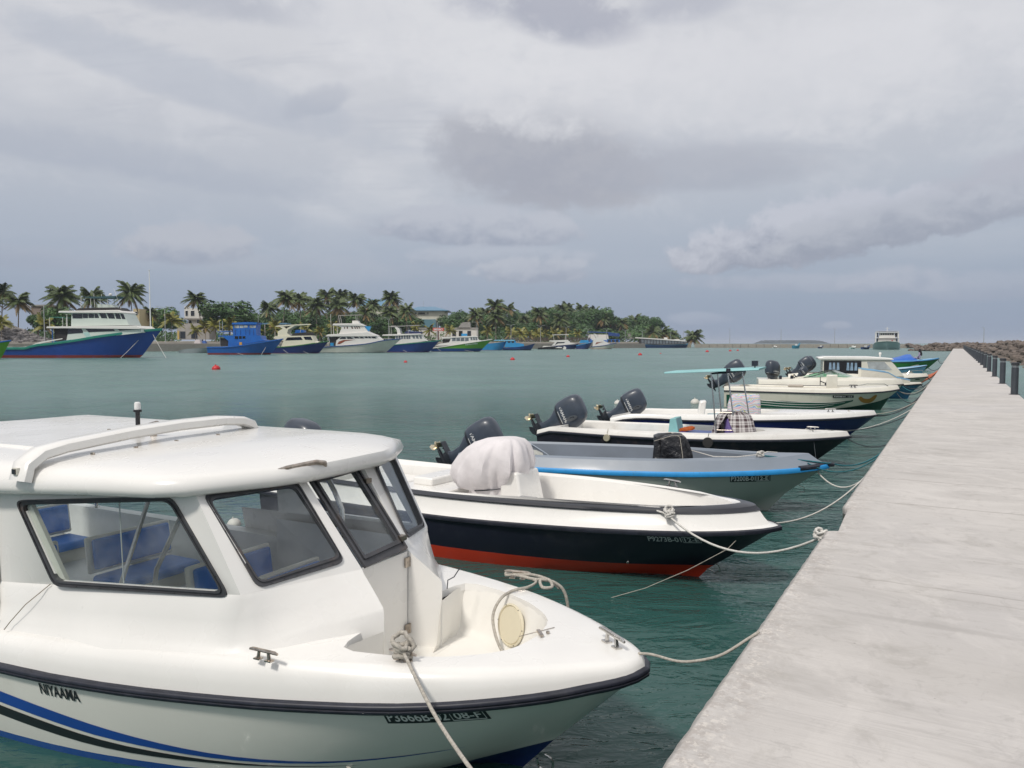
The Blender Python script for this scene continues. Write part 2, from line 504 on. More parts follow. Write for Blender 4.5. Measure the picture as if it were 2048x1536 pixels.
def cleat(parent, loc, rz, s=1., m=None):
    mb = MB(); mb.T = Matrix.Translation(loc) @ Matrix.Rotation(rz, 4, 'Z') @ Matrix.Scale(s, 4)
    mb.tube([(-.105, 0, .05), (-.08, 0, .055), (.08, 0, .055), (.105, 0, .05)], [.007, .011, .011, .007], 8)
    for x in (-.035, .035):
        mb.tube([(x * 1.2, 0, .0), (x, 0, .05)], [.012, .009], 8)
        mb.box((x * 1.2, 0, .004), (.045, .035, .008))
    return mb.build('cleat', m or STEELR, parent)
# ------------------------------------------------------------------ water
def water_mat():
    m, nt, b = bsdf_mat('sea_water'); X = NX(nt)
    tc = nt.nodes.new('ShaderNodeTexCoord'); ob = tc.outputs['Object']
    mp = nt.nodes.new('ShaderNodeMapping'); nt.links.new(ob, mp.inputs[0])
    mp.inputs['Rotation'].default_value = (0, 0, R(-12)); mp.inputs['Scale'].default_value = (.62, 1.25, 1)
    v = mp.outputs[0]
    w0 = X.noise(v, .30, 4, .6, .3); w00 = X.noise(v, .09, 3, .5, .2); w1 = X.noise(v, 1.5, 4, .55, .5); w2 = X.noise(v, 5.0, 4, .55, .6); w3 = X.noise(v, 17, 3, .55, .3)
    # ridge the waves a little so that they read as ripples with crests
    r1 = X.sub(1., X.m('ABSOLUTE', X.mul(X.sub(w1, .5), 3.2))); r2 = X.sub(1., X.m('ABSOLUTE', X.mul(X.sub(w2, .5), 3.2)))
    patch = X.step(X.noise(ob, .05, 4, .6, .5), .35, .7)
    sq = nt.nodes.new('ShaderNodeSeparateXYZ'); nt.links.new(ob, sq.inputs[0])
    r0_ = X.m('SQRT', X.add(X.m('POWER', sq.outputs[0], 2.), X.m('POWER', sq.outputs[1], 2.)))
    amp = X.mul(X.add(.60, X.mul(patch, .6)), X.add(.24, X.mul(X.step(r0_, 4.5, 30.), .82)))
    h = X.mul(X.add(X.mul(w00, .9), X.mul(w0, .55), X.mul(r1, .11), X.mul(r2, .026), X.mul(w3, .010)), amp)
    bn = nt.nodes.new('ShaderNodeBump'); bn.inputs['Strength'].default_value = 1.0; bn.inputs['Distance'].default_value = 1.25
    nt.links.new(h, bn.inputs['Height']); nt.links.new(bn.outputs[0], b.inputs['Normal'])
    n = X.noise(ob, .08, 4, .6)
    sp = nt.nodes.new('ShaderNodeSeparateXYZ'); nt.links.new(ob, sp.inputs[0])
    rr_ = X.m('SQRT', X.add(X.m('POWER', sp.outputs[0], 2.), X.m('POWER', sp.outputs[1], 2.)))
    # rougher with distance; paler far colour stands in for grazing sky reflection
    dist_mix = X.step(rr_, 5., 60.)
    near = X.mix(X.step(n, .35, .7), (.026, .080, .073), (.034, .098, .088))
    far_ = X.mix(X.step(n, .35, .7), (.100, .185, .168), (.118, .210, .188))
    c = X.mix(dist_mix, near, far_)
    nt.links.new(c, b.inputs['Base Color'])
    nt.links.new(X.add(.07, X.mul(dist_mix, .20)), b.inputs['Roughness']); b.inputs['IOR'].default_value = 1.333
    return m
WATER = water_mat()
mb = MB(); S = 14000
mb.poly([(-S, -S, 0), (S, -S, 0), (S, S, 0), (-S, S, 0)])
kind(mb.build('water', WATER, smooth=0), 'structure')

# ------------------------------------------------------------------ pier
def concrete(name, c, along='y', lines=1., stain=(.30, .28, .25), bumpd=.0035):
    m, nt, b = bsdf_mat(name); X = NX(nt)
    tc = nt.nodes.new('ShaderNodeTexCoord'); ob = tc.outputs['Object']
    sp = nt.nodes.new('ShaderNodeSeparateXYZ'); nt.links.new(ob, sp.inputs[0])
    mp = nt.nodes.new('ShaderNodeMapping'); nt.links.new(ob, mp.inputs[0])
    mp.inputs['Scale'].default_value = (.9, 38, 4) if along == 'y' else (4, 4, 10)
    mp.inputs['Rotation'].default_value = (0, 0, R(3))
    br = X.noise(mp.outputs[0], 1.6, 5, .65, .25)
    mp2 = nt.nodes.new('ShaderNodeMapping'); nt.links.new(ob, mp2.inputs[0]); mp2.inputs['Scale'].default_value = (.6, 1.7, 2)
    st = X.noise(mp2.outputs[0], 1.2, 7, .68, .8)
    n1 = X.noise(ob, .55, 6, .62, .4); n2 = X.noise(ob, 3.2, 8, .7, .6); n3 = X.noise(ob, 38, 6, .75); n5 = X.noise(ob, 1.3, 9, .72, 1.1); n6 = X.noise(ob, 7.0, 7, .75, .8); n4 = X.noise(ob, .22, 4, .55, .3)
    cc = X.mix(X.step(n1, .35, .68), tuple(k * .95 for k in c), tuple(min(1, k * 1.06) for k in c))
    cc = X.mix(X.mul(X.step(n4, .45, .7), .40), cc, tuple(k * f for k, f in zip(c, (.93, .95, 1.02))))
    cc = X.mix(X.mul(X.step(st, .48, .62), .42), cc, tuple(k * .78 for k in c))
    cc = X.mix(X.mul(X.step(st, .58, .70), .30), cc, stain)
    cc = X.mix(X.mul(X.step(n5, .46, .60), .38), cc, tuple(min(1, k * 1.22) for k in c))
    cc = X.mix(X.mul(X.step(n6, .55, .64), .35), cc, tuple(k * .70 for k in c))
    cc = X.mix(X.mul(X.step(n2, .54, .66), .26), cc, stain)
    cc = X.mix(X.mul(X.step(n1, .52, .70), .22), cc, tuple(k * 1.18 for k in c))
    lm = X.mul(X.step(n4, .3, .62), X.step(n1, .3, .6))
    cc = X.mix(X.mul(X.step(br, .50, .64), X.add(.03, X.mul(lm, .20))), cc, tuple(k * .66 for k in c))
    cc = X.mix(X.mul(X.step(br, .50, .36), X.add(.02, X.mul(lm, .14))), cc, tuple(k * 1.15 for k in c))
    cc = X.mix(X.mul(X.step(n3, .62, .72), .22), cc, tuple(k * .6 for k in c))
    # dark pits
    vo = nt.nodes.new('ShaderNodeTexVoronoi'); vo.inputs['Scale'].default_value = 5.5; nt.links.new(ob, vo.inputs['Vector'])
    pit = X.m('LESS_THAN', X.add(vo.outputs['Distance'], X.mul(n2, .05)), .055)
    cc = X.mix(X.mul(pit, .55), cc, (.12, .10, .085))
    if along == 'y':
        # pour joints: faint, slightly crooked hairlines across, irregular spacing
        y = X.add(sp.outputs[1], X.mul(X.sub(X.noise(ob, 1.1, 5, .7), .5), .16))
        for per, ph in ((3.05, .4), (4.37, 1.9)):
            d = X.m('ABSOLUTE', X.sub(X.m('FRACT', X.m('DIVIDE', X.add(y, ph + 200), per)), .5))
            ln = X.m('LESS_THAN', d, .0030)
            cc = X.mix(X.mul(ln, X.mul(X.step(n1, .35, .6), .60)), cc, (.16, .14, .12))
        # broad damp stain running in from the right-hand edge
        px = X.sub(sp.outputs[0], 1.35); py = X.sub(X.add(sp.outputs[1], X.mul(sp.outputs[0], -.55)), 4.05)
        dd = X.add(X.m('POWER', X.m('DIVIDE', px, 1.1), 2.), X.m('POWER', X.m('DIVIDE', py, .38), 2.), X.mul(X.sub(n1, .5), 1.6), X.mul(X.sub(n2, .5), .8))
        cc = X.mix(X.mul(X.sub(1., X.step(dd, .3, 1.25)), .55), cc, tuple(k * .66 for k in c))
        for (ax, ay, rx, ry, k) in ((.15, 2.55, .30, .10, .5), (-.1, 4.9, .55, .05, .35), (.9, 2.2, .5, .12, .35), (.2, 9.3, .5, .25, .25), (-.55, 2.2, .18, .3, .4)):
            dd = X.add(X.m('POWER', X.m('DIVIDE', X.sub(sp.outputs[0], ax), rx), 2.), X.m('POWER', X.m('DIVIDE', X.sub(sp.outputs[1], ay), ry), 2.), X.mul(X.sub(n2, .5), 2.6))
            cc = X.mix(X.mul(X.sub(1., X.step(dd, .2, 1.3)), k), cc, tuple(q * .62 for q in c))
        # crumbly laitance close to the water edge
        ed = X.sub(1., X.step(X.add(sp.outputs[0], X.mul(X.sub(n2, .5), .6)), -.95, -.62))
        cc = X.mix(X.mul(ed, X.step(X.noise(ob, 15, 6, .78), .46, .58), .50), cc, (.33, .29, .26))
        cc = X.mix(X.mul(ed, X.step(X.noise(ob, 26, 5, .75), .52, .60), .7), cc, (.66, .62, .57))
        e2 = X.sub(1., X.step(X.add(sp.outputs[0], X.mul(X.sub(n6, .5), .03)), -.925, -.905))
        cc = X.mix(X.mul(e2, .55), cc, (.20, .20, .19))
    nt.links.new(cc, b.inputs['Base Color'])
    b.inputs['Roughness'].default_value = .82; b.inputs['Specular IOR Level'].default_value = .3
    bn = nt.nodes.new('ShaderNodeBump'); bn.inputs['Distance'].default_value = bumpd
    h = X.add(X.mul(br, X.add(.35, X.mul(lm, .9))), X.mul(n2, .8), X.mul(n3, .45), X.mul(pit, -.9))
    nt.links.new(h, bn.inputs['Height']); nt.links.new(bn.outputs[0], b.inputs['Normal'])
    return m
CONC = concrete('pier_concrete', (.50, .475, .45), bumpd=.0018)
CONCW = concrete('quay_concrete', (.27, .25, .215), 'x', stain=(.13, .12, .10))
PIER_RZ = R(-30)
def pier_w(perp, along, z=1.1):
    return (perp * math.cos(PIER_RZ) - along * math.sin(PIER_RZ), perp * math.sin(PIER_RZ) + along * math.cos(PIER_RZ), z)
rnd = random.Random(5)
mb = MB(); secs = []
y = -5.0
ys = []
while y < 24: ys.append(y); y += .07
while y < 60: ys.append(y); y += 1.0
ys += [80 + 20 * i for i in range(9)] + [251.5]
edge_n = 0
for y in ys:
    edge_n = rnd.uniform(-.0035, .0035) + (rnd.uniform(.008, .02) if rnd.random() < .05 else 0)
    e = edge_n if y < 24 else 0
    if 7.0 <= y <= 8.15: e += .09 - .04 * (y - 7.0)
    l = -.94 + e; c = .03 + abs(e) * .3 * (y < 24)
    secs.append([(l + .01, y, -3), (l + .002, y, 1.02), (l, y, 1.1 - c), (l + .012, y, 1.1 - c * .45), (l + c * 1.2, y, 1.1), (-.2, y, 1.1), (.8, y, 1.1), (1.69, y, 1.1), (1.72, y, 1.07), (1.72, y, -3)])
mb.rings(secs, closed=False); mb.poly(secs[0]); mb.poly(secs[-1])
for i in range(len(mb.f)):
    if i % 9 in (0, 8) and i < 9 * (len(secs) - 1): mb.m[i] = 1
ALG = mat('wet_pier_side', (.075, .085, .07), .55, var=.3, vs=2, dirt=(.16, .15, .13), dk=.6, ds=2)
pier = kind(mb.build('pier', [CONC, ALG], smooth=35), 'structure'); pier.rotation_euler = (0, 0, PIER_RZ)

# bollard lights along the right-hand edge
BOLM = mat('bollard_grey', (.060, .068, .080), .42, .2, var=.1, vs=3, dirt=(.16, .09, .05), dk=.2, ds=3)
BOLG = mat('bollard_lens', (.62, .64, .64), .25, var=.05)
BOLC = mat('bollard_cap', (.035, .038, .044), .5, var=.2)
def bollard():
    t = thing('bollard_light', '', 'bollard')
    MB().lathe([(.15, 0), (.15, .012), (.105, .014), (.100, .02)], 20).build('base_plate', BOLC, t)
    MB().lathe([(.1, .015), (.1, .84)], 20).build('post', BOLM, t)
    MB().lathe([(.085, .84), (.085, .9)], 20).build('lens', BOLG, t)
    MB().lathe([(.102, .862), (.102, .87)], 20).build('louvre_ring', BOLM, t)
    MB().lathe([(.106, .9), (.112, .905), (.112, .985), (.098, 1.0), (.0, 1.004)], 20).build('cap', BOLC, t)
    return t
b0 = bollard(); nb = 0
for i in range(30):
    a = 28.5 + 7.38 * i
    if a > 250: break
    b = b0 if i == 0 else dup(b0)
    b.location = pier_w(1.58, a); b.rotation_euler = (0, 0, rnd.uniform(0, 6))
    ordn = ['nearest', 'second', 'third', 'fourth', 'fifth', 'sixth', 'seventh', 'eighth', 'ninth', 'tenth', 'eleventh', 'twelfth', 'thirteenth', 'fourteenth', 'fifteenth', 'sixteenth', 'seventeenth', 'eighteenth', 'nineteenth', 'twentieth']
    if i == 0: b['label'] = 'dark grey bollard light nearest the camera on the right pier edge'
    elif i < 20: b['label'] = 'dark grey bollard light, %s of the row counted from the camera' % ordn[i]
    else: b['label'] = 'tiny far bollard light, %s counted back from the far pier end' % ['last', 'second', 'third', 'fourth', 'fifth', 'sixth', 'seventh', 'eighth', 'ninth', 'tenth', 'eleventh'][min(10, 30 - i)]
    b['group'] = 'bollard lights along the pier edge'

# ------------------------------------------------------------------ hero cabin boat
def panel(mb, outer, hole, n, th=.03):
    """four-cornered panel with a four-cornered hole, inner skin th behind (n outward)"""
    n = Vector(n).normalized()
    O = [Vector(p) for p in outer]; H = [Vector(p) for p in hole]
    for k in range(4):
        a, b = O[k], O[(k + 1) % 4]; c, d = H[(k + 1) % 4], H[k]
        mb.poly([a, b, c, d]); mb.poly([p - n * th for p in (d, c, b, a)])
        mb.poly([d, c, c - n * th, d - n * th])
        mb.poly([a, a - n * th, b - n * th, b])
def win_normal(q):
    q = [Vector(p) for p in q]; return (q[1] - q[0]).cross(q[3] - q[0]).normalized()
def ringframe(name, m, parent, outer, inner, n, proud=.012, depth=.03, rnd_c=.18):
    """rubber frame between two quads with softened corners"""
    def rounded(q, k):
        out = []
        q = [Vector(p) for p in q]
        for i in range(4):
            a, b, c = q[i - 1], q[i], q[(i + 1) % 4]
            r = min((a - b).length, (c - b).length) * k
            p0 = b + (a - b).normalized() * r; p1 = b + (c - b).normalized() * r
            for s in (0, .25, .5, .75, 1): out.append((p0 * (1 - s) ** 2 + b * 2 * s * (1 - s) + p1 * s ** 2))
        return out
    A = rounded(outer, rnd_c * .55); B = rounded(inner, rnd_c * .5); n = Vector(n)
    mid = [(a * .72 + b * .28) for a, b in zip(A, B)]; mid2 = [(a * .35 + b * .65) for a, b in zip(A, B)]
    mb = MB()
    rr = [[p + n * .001 for p in A], [p * .94 + m_ * .06 + n * proud for p, m_ in zip(A, mid)], [p + n * proud for p in mid], [p + n * (proud * .35) for p in mid], [p + n * (proud * .35) for p in mid2], [p + n * proud for p in mid2],
          [p + n * proud * .9 for p in B], [p - n * depth for p in B]]
    mb.rings([[r[i] for r in rr] for i in range(len(A))] + [[r[0] for r in rr]], closed=False)
    return mb.build(name, m, parent, smooth=40)

hero = thing('cabin_speedboat', 'white cabin speedboat in the foreground with dark rubber rail and blue and black hull stripes', 'boat',
             (0.776, 4.397, 0), R(-28), 'small boats moored along the pier')
HP = mat('hero_hull_paint', (.82, .81, .74), .22, var=.03, vs=1., coat=.5, dirt=(.45, .42, .32), dk=.12, ds=1.,
         zones=[(.055, (.02, .08, .33)), (-.02, (.03, .05, .05))])
HH = Hull(8.2, [(0, 0), (.03, .095), (.1, .19), (.23, .295), (.42, .45), (1.02, .80), (1.7, 1.03), (2.3, 1.19), (3.0, 1.34), (3.8, 1.45), (5, 1.5), (8.2, 1.45)],
          [(0, .79), (.23, .755), (.42, .73), (1.0, .68), (1.7, .635), (2.3, .61), (3, .59), (3.8, .58), (8.2, .57)],
          [(0, 0), (.35, .17), (.85, .44), (1.73, .86), (2.83, 1.17), (3.8, 1.31), (5, 1.36), (8.2, 1.34)],
          [(0, .235), (.35, .14), (.8, .03), (1.5, -.04), (8.2, -.05)], [(0, .0), (.8, -.2), (2, -.35), (8.2, -.4)], rc=.58, rk=.80, flare=.015)
HH.ts = [(i / 44) ** 1.5 for i in range(45)]
HH.mesh('hull', [HP, mat('hero_bottom_paint', (.012, .03, .12), .4, var=.25, vs=4, dirt=(.02, .10, .36), dk=.9, ds=.8)], hero, bottom=1)
HH.rail('rub_rail', BLACKR, hero, prof=((-.012, -.034), (.012, -.036), (.026, -.026), (.028, -.012), (.022, -.008), (.022, -.003), (.030, .002), (.030, .016), (.022, .024), (-.01, .028)))
zdk = interp([(0, .87), (1.0, .868), (2, .86), (3, .82), (4, .77), (8.2, .73)])
def hring(off, sc, f):   # f: 0 = rail top, 1 = deck level
    return HH.ring(off, sc, z=lambda u: (HH.zs(u) + .024) * (1 - f) + zdk(u) * f)
inner = [(-.70, 0.0), (-.72, .17), (-.77, .31), (-.90, .44), (-1.05, .55), (-1.3, .665), (-1.56, .725), (-1.66, .70), (-1.70, .60), (-1.72, .42), (-1.96, .56), (-2.45, 1.03), (-3.0, 1.18), (-3.7, 1.29), (-4.8, 1.345), (-6, 1.36), (-7.4, 1.32)]
def poly_at(pts, s):
    L = [0]
    for a, b in zip(pts, pts[1:]): L.append(L[-1] + math.dist(a, b))
    d = s * L[-1]
    for i in range(len(pts) - 1):
        if d <= L[i + 1] + 1e-9:
            k = (d - L[i]) / (L[i + 1] - L[i]); return tuple(p + (q - p) * k for p, q in zip(pts[i], pts[i + 1]))
    return pts[-1]
HH.ts = [0, .004, .008, .013, .02, .03, .045, .06, .075, .09, .105, .12, .14, .17, .205, .235, .26, .29, .33, .37, .42, .48, .54, .60, .66, .72, .78, .84, .90, .95, 1]
NT = len(HH.ts)
# correspond inner polyline nodes with the stations by x, keeping order
inn = [poly_at(inner[:11], i / 20) for i in range(20)] + [poly_at(inner[10:], i / (NT - 21)) for i in range(NT - 20)]
innr = [Vector((p[0], -p[1], zdk(-p[0]) + .002)) for p in inn]
innr_in = [Vector((p[0] + (.0), -p[1] + .0, zdk(-p[0]) - .012)) for p in inn]
top0 = hring(.0, .995, .0); r1 = hring(.008, .992, .30); r2 = hring(.02, .982, .62); r3 = hring(.045, .962, .88); r4 = hring(.085, .93, 1.0)
edge = [a.lerp(b, .12) for a, b in zip(r4, innr)]
for e_, b_ in zip(edge, innr): e_.z += .004
lip = []
for i, p in enumerate(innr):
    q = edge[i]; d = (Vector(p) - Vector(q)); d.z = 0
    d.normalize(); lip.append(Vector((p.x, p.y, p.z - .05)) + d * .010)
loft_strip('deck', WHITE, hero, [top0, r1, r2, r3, r4, edge, innr, lip], smooth=50)
# bow well : walls and floor
WELLW = mat('well_gelcoat', (.79, .77, .72), .34, var=.04, vs=1.5, dirt=(.55, .44, .28), dk=.22, ds=2.2)
ZF = .50
well = [(-.70, 0.0), (-.72, .17), (-.77, .31), (-.90, .44), (-1.05, .55), (-1.3, .665), (-1.56, .725), (-1.66, .70), (-1.68, .62), (-1.63, .335)]
wt = [Vector((p[0], -p[1], zdk(-p[0]) - .02)) for p in well]
wm = [Vector((p[0] - .03 if p[0] > -1.5 else p[0], -max(0, p[1] - .035), .72)) for p in well]
wf0 = [Vector((p[0] - .06 if p[0] > -1.5 else p[0], -max(0, p[1] - .07), ZF + .05)) for p in well]
wf = [Vector((p[0] - .10 if p[0] > -1.5 else p[0], -max(0, p[1] - .12), ZF)) for p in well]
ctr = [Vector((p[0] - .12 if p[0] > -1.5 else p[0], 0, ZF)) for p in well]
loft_strip('bow_well', WELLW, hero, [wt, wm, wf0, wf, ctr], smooth=50)
MB().poly([(-1.60, -.40, ZF + .001), (-1.60, .40, ZF + .001), (-1.95, .40, ZF + .001), (-1.95, -.40, ZF + .001)]).build('well_sole', WELLW, hero, smooth=0)
# cabin shell
W1o = [(-3.656, -1.231, 1.091), (-2.269, -1.002, 1.164), (-2.716, -1.046, 1.749), (-4.013, -1.262, 1.638)]
W1g = [(-3.622 - .02, -1.223, 1.128), (-2.331, -1.011, 1.194), (-2.735, -1.052, 1.716), (-3.955, -1.252, 1.609)]
W2o = [(-2.162, -.893, 1.202), (-1.94, -.347, 1.256), (-2.293, -.411, 1.78), (-2.543, -.972, 1.764)]
W2g = [(-2.168, -.866, 1.236), (-1.974, -.365, 1.302), (-2.285, -.44, 1.748), (-2.506, -.945, 1.728)]
W3o = [(-1.867, -.243, 1.198), (-1.872, .249, 1.21), (-2.347, .262, 1.782), (-2.334, -.275, 1.77)]
W3g = [(-1.916, -.19, 1.262), (-1.93, .196, 1.276), (-2.318, .195, 1.748), (-2.306, -.20, 1.736)]
P_side = [(-4.72, -1.33, 1.03), (-2.2, -.99, 1.186), (-2.56, -1.02, 1.80), (-4.80, -1.33, 1.66)]
P_ang = [(-2.2, -.99, 1.186), (-1.868, -.262, 1.2), (-2.345, -.312, 1.81), (-2.56, -1.02, 1.80)]
mb = MB(); mc = MB()
def mir(q): return [(p[0], -p[1], p[2]) for p in q][::-1]
for sgn in (0, 1):
    f = (lambda q: q) if sgn == 0 else mir
    def hole(outer, h):
        n = win_normal(outer)
        # pull hole slightly inside the frame
        panel(mb, outer, h, n, .03)
    # side: only the part round the window, then the solid aft panel
    if sgn == 0:
        hole([(-4.10, -1.262, 1.06), P_side[1], P_side[2], (-4.16, -1.262, 1.70)], W1g)
        mb.poly([(-4.72, -1.33, 1.03), (-4.10, -1.262, 1.06), (-4.16, -1.262, 1.70), (-4.80, -1.33, 1.66)])
    else:
        hole(mir([(-4.10, -1.262, 1.06), P_side[1], P_side[2], (-4.16, -1.262, 1.70)]), mir(W1g))
    hole(f(P_ang), f(W2g))
    # slopes below the windows, with the corner under the pillar rounded off
    s = -1 if sgn == 0 else 1
    A = [(-1.868, s * .262, 1.2), (-2.03, s * .617, 1.193), (-2.165, s * .913, 1.187), (-2.2, s * .99, 1.186), (-2.33, s * 1.009, 1.177), (-3.3, s * 1.147, 1.113), (-4.10, s * 1.262, 1.06), (-4.72, s * 1.33, 1.03)]
    A2 = [(-1.845, s * .272, 1.175), (-2.012, s * .63, 1.168), (-2.15, s * .92, 1.160), (-2.20, s * .995, 1.156), (-2.33, s * 1.025, 1.148), (-3.3, s * 1.165, 1.088), (-4.10, s * 1.28, 1.03), (-4.72, s * 1.345, 1.0)]
    Am = [(-1.742, s * .303, 1.09), (-1.955, s * .645, 1.075), (-2.13, s * .935, 1.05), (-2.22, s * 1.01, 1.035), (-2.38, s * 1.05, 1.02), (-3.25, s * 1.20, .97), (-4.10, s * 1.30, .93), (-4.72, s * 1.36, .90)]
    Bf = [(-1.64, s * .335, 1.0), (-1.895, s * .66, .965), (-2.10, s * .95, .930), (-2.22, s * 1.04, .915), (-2.42, s * 1.09, .905), (-3.2, s * 1.23, .89), (-4.10, s * 1.325, .86), (-4.72, s * 1.375, .84)]
    Bg = [(-1.63, s * .34, .975), (-1.875, s * .672, .93), (-2.08, s * .965, .89), (-2.21, s * 1.06, .873), (-2.43, s * 1.12, .862), (-3.1, s * 1.26, .85), (-4.10, s * 1.35, .80), (-4.72, s * 1.39, .78)]
    Cb = [(-1.63, s * .34, .82), (-1.86, s * .69, .81), (-2.04, s * .995, .82), (-2.19, s * 1.105, .81), (-2.44, s * 1.17, .80), (-3.05, s * 1.31, .76), (-4.10, s * 1.385, .70), (-4.72, s * 1.41, .68)]
    for r0, r_1 in ((A, A2), (A2, Am), (Am, Bf), (Bf, Bg), (Bg, Cb)):
        for k in range(7): mc.poly([r0[k], r0[k + 1], r_1[k + 1], r_1[k]])
    # door jamb block: side wall and its sloped top
    mb.poly([(-1.868, s * .262, 1.2), (-1.845, s * .272, 1.175), (-1.742, s * .303, 1.09), (-1.64, s * .335, 1.0), (-1.63, s * .34, .975), (-1.63, s * .34, .5), (-1.878, s * .262, .5)])
shell = mb.build('cabin_shell', WHITE, hero, smooth=38)
mc.build('cabin_base', WHITE, hero, smooth=58)
# door leaf with its hinged window
mb = MB()
mb.hexa([(-1.90, -.256, .50), (-1.90, .256, .50), (-1.90, .257, 1.195), (-1.90, -.257, 1.195)], [(-1.878, -.256, .50), (-1.878, .256, .50), (-1.872, .257, 1.195), (-1.872, -.257, 1.195)])
door = mb.build('door', WHITE, hero)
for z in (1.12, .63):
    MB().box((-1.862, .238, z), (.012, .05, .07)).tube([(-1.858, .262, z - .035), (-1.858, .262, z + .035)], .008, 6).build('hinge', STEELR, door)
MB().box((-1.865, -.13, .86), (.01, .02, .07)).tube([(-1.86, -.13, .86), (-1.83, -.13, .86), (-1.83, -.10, .86)], .006, 6).build('door_handle', STEELR, door)
f3 = ringframe('front_window_frame', GREYFR, hero, W3o, W3g, win_normal(W3o), .02, .02, .05)
MB().poly([Vector(p) - win_normal(W3g) * .006 for p in W3g]).build('pane', GLASSF, f3, smooth=0)
for k in (.12, .8):
    p = Vector(W3o[1]).lerp(Vector(W3o[2]), k); MB().box(p + Vector((.01, .0, .01)), (.05, .06, .035)).build('hinge', STEELR, f3)
def window(q, g, mirror, glassm=GLASS, screws=True):
    if mirror: q, g = mir(q), mir(g)
    n = win_normal(q)
    fr = ringframe('window_frame', GREYFR, hero, q, g, n, .014, .03)
    MB().poly([Vector(p) - n * .012 for p in g]).build('pane', glassm, fr, smooth=0)
    mb = MB()
    for i in range(4):
        a, b = Vector(q[i]).lerp(Vector(g[i]), .22), Vector(q[(i + 1) % 4]).lerp(Vector(g[(i + 1) % 4]), .22)
        for k in range(1, 7 if i % 2 == 0 else 5): mb.lathe([(.004, 0), (.004, .003)], 6, a.lerp(b, k / (7 if i % 2 == 0 else 5)) + n * .013, n.to_track_quat('Z', 'Y').to_matrix())
    kind(mb.build('screws', BLACK, fr), 'stuff')
    return fr, n
w1, n1 = window(W1o, W1g, False)
# sliding sash edge and white inner track of the side window
a = Vector(W1g[0]).lerp(Vector(W1g[1]), .41); b = Vector(W1g[3]).lerp(Vector(W1g[2]), .66)
MB().tube([a - n1 * .018, b - n1 * .018], .004, 6).build('sash_edge', mat('sash_edge', (.5, .52, .5), .3), w1)
a = Vector(W1g[0]); b = Vector(W1g[3]); MB().hexa([a - n1 * .02, a - n1 * .05, a - n1 * .05 + Vector((.05, .01, 0)), a - n1 * .02 + Vector((.05, .01, 0))], [b - n1 * .02, b - n1 * .05, b - n1 * .05 + Vector((.05, .01, 0)), b - n1 * .02 + Vector((.05, .01, 0))]).build('inner_track', WHITE2, w1)
window(W2o, W2g, False, GLASSF); window(W1o, W1g, True, GLASSF); window(W2o, W2g, True, GLASSF)
# roof : moulded slab with soft shoulders
def roof_ring(grow, z, zr=0.):
    base = [(-2.27, 0), (-2.28, .34), (-2.36, .56), (-2.62, 1.02), (-2.80, 1.12), (-3.3, 1.19), (-4.2, 1.29), (-5.5, 1.33), (-7.1, 1.31), (-7.15, 1.2), (-7.15, 0)]
    out = []
    for x, y in base:
        cx, cy = -4.7, 0
        gx = x + grow * (1 if x > -3 else (-1 if x < -6 else 0)); gy = max(0, y + grow * (1 if y > .3 else y / .3))
        slope = interp([(2.2, .055), (3.0, .03), (4.2, -.04), (7.2, -.07)])(-x)
        if z > 1.85: slope *= .35
        out.append((gx, gy, z + slope))
    return out
prof = [(-.05, 1.735), (.045, 1.715), (.085, 1.735), (.095, 1.77), (.075, 1.83), (.02, 1.878), (-.09, 1.905), (-.35, 1.925)]
mb = MB()
for s in (-1, 1):
    rr = [[(x, y * s, z) for x, y, z in roof_ring(g, z)] for g, z in prof]
    mb.rings([[r[i] for r in rr] for i in range(len(rr[0]))], closed=False)
    # crown and ceiling
    top = rr[-1]; mb.rings([[p, (p[0] if abs(p[1]) > .01 else p[0], 0, p[2] + .012 * min(1, abs(p[1]) * 2))] for p in top], closed=False)
    bot = [(x, y * s, z + .02) for x, y, z in roof_ring(-.05, 1.735)]; mb.rings([[p, (p[0], 0, p[2])] for p in bot], closed=False)
roof = mb.build('roof', WHITE, hero, smooth=55)
# roof arch bar
def arch(x0, x1, name):
    mb = MB(); rr = []
    P = [(-1.36, 1.80), (-1.33, 1.90), (-1.22, 1.965), (-1.05, 1.99), (-.5, 2.02), (0, 2.03), (.5, 2.02), (.75, 1.995), (.88, 1.95), (.92, 1.88)]
    for i, (y, z) in enumerate(P):
        k = (y + 1.36) / 2.28; x = x0 + (x1 - x0) * k
        w = .085; h = .04
        ty, tz = (P[min(i + 1, 9)][0] - P[max(i - 1, 0)][0], P[min(i + 1, 9)][1] - P[max(i - 1, 0)][1]); l = math.hypot(ty, tz); ny, nz = -tz / l, ty / l
        rr.append([(x + w * a, y + ny * h * b, z + nz * h * b) for a, b in ((-1, -.6), (-.75, -1), (.75, -1), (1, -.6), (1, .6), (.75, 1), (-.75, 1), (-1, .6))])
    mb.rings(rr, True, True); return mb.build(name, WHITE, roof, smooth=50)
ab = arch(-3.78, -4.12, 'roof_arch')
MB().box((-3.78, -1.385, 1.87), (.05, .02, .045)).build('side_marker_housing', WHITE2, ab)
MB().box((-3.78, -1.398, 1.87), (.032, .012, .032)).build('side_marker_lens', DGLASS, ab)
MB().hexa([(-5.6, -.9, 1.885), (-4.35, -.9, 1.905), (-4.5, .95, 1.905), (-5.6, .95, 1.885)], [(-5.6, -.88, 1.915), (-4.37, -.88, 1.93), (-4.52, .93, 1.93), (-5.6, .93, 1.915)]).build('roof_hatch', WHITE, roof)
for i, (x, y) in enumerate([(-3.72, -.9), (-3.74, -.55), (-3.8, -.15), (-3.85, .3), (-4.75, -.3), (-4.85, .5), (-5.0, .1)]):
    MB().box((x, y, 1.925), (.03, .016, .02)).build('roof_clip', STEELR, roof)
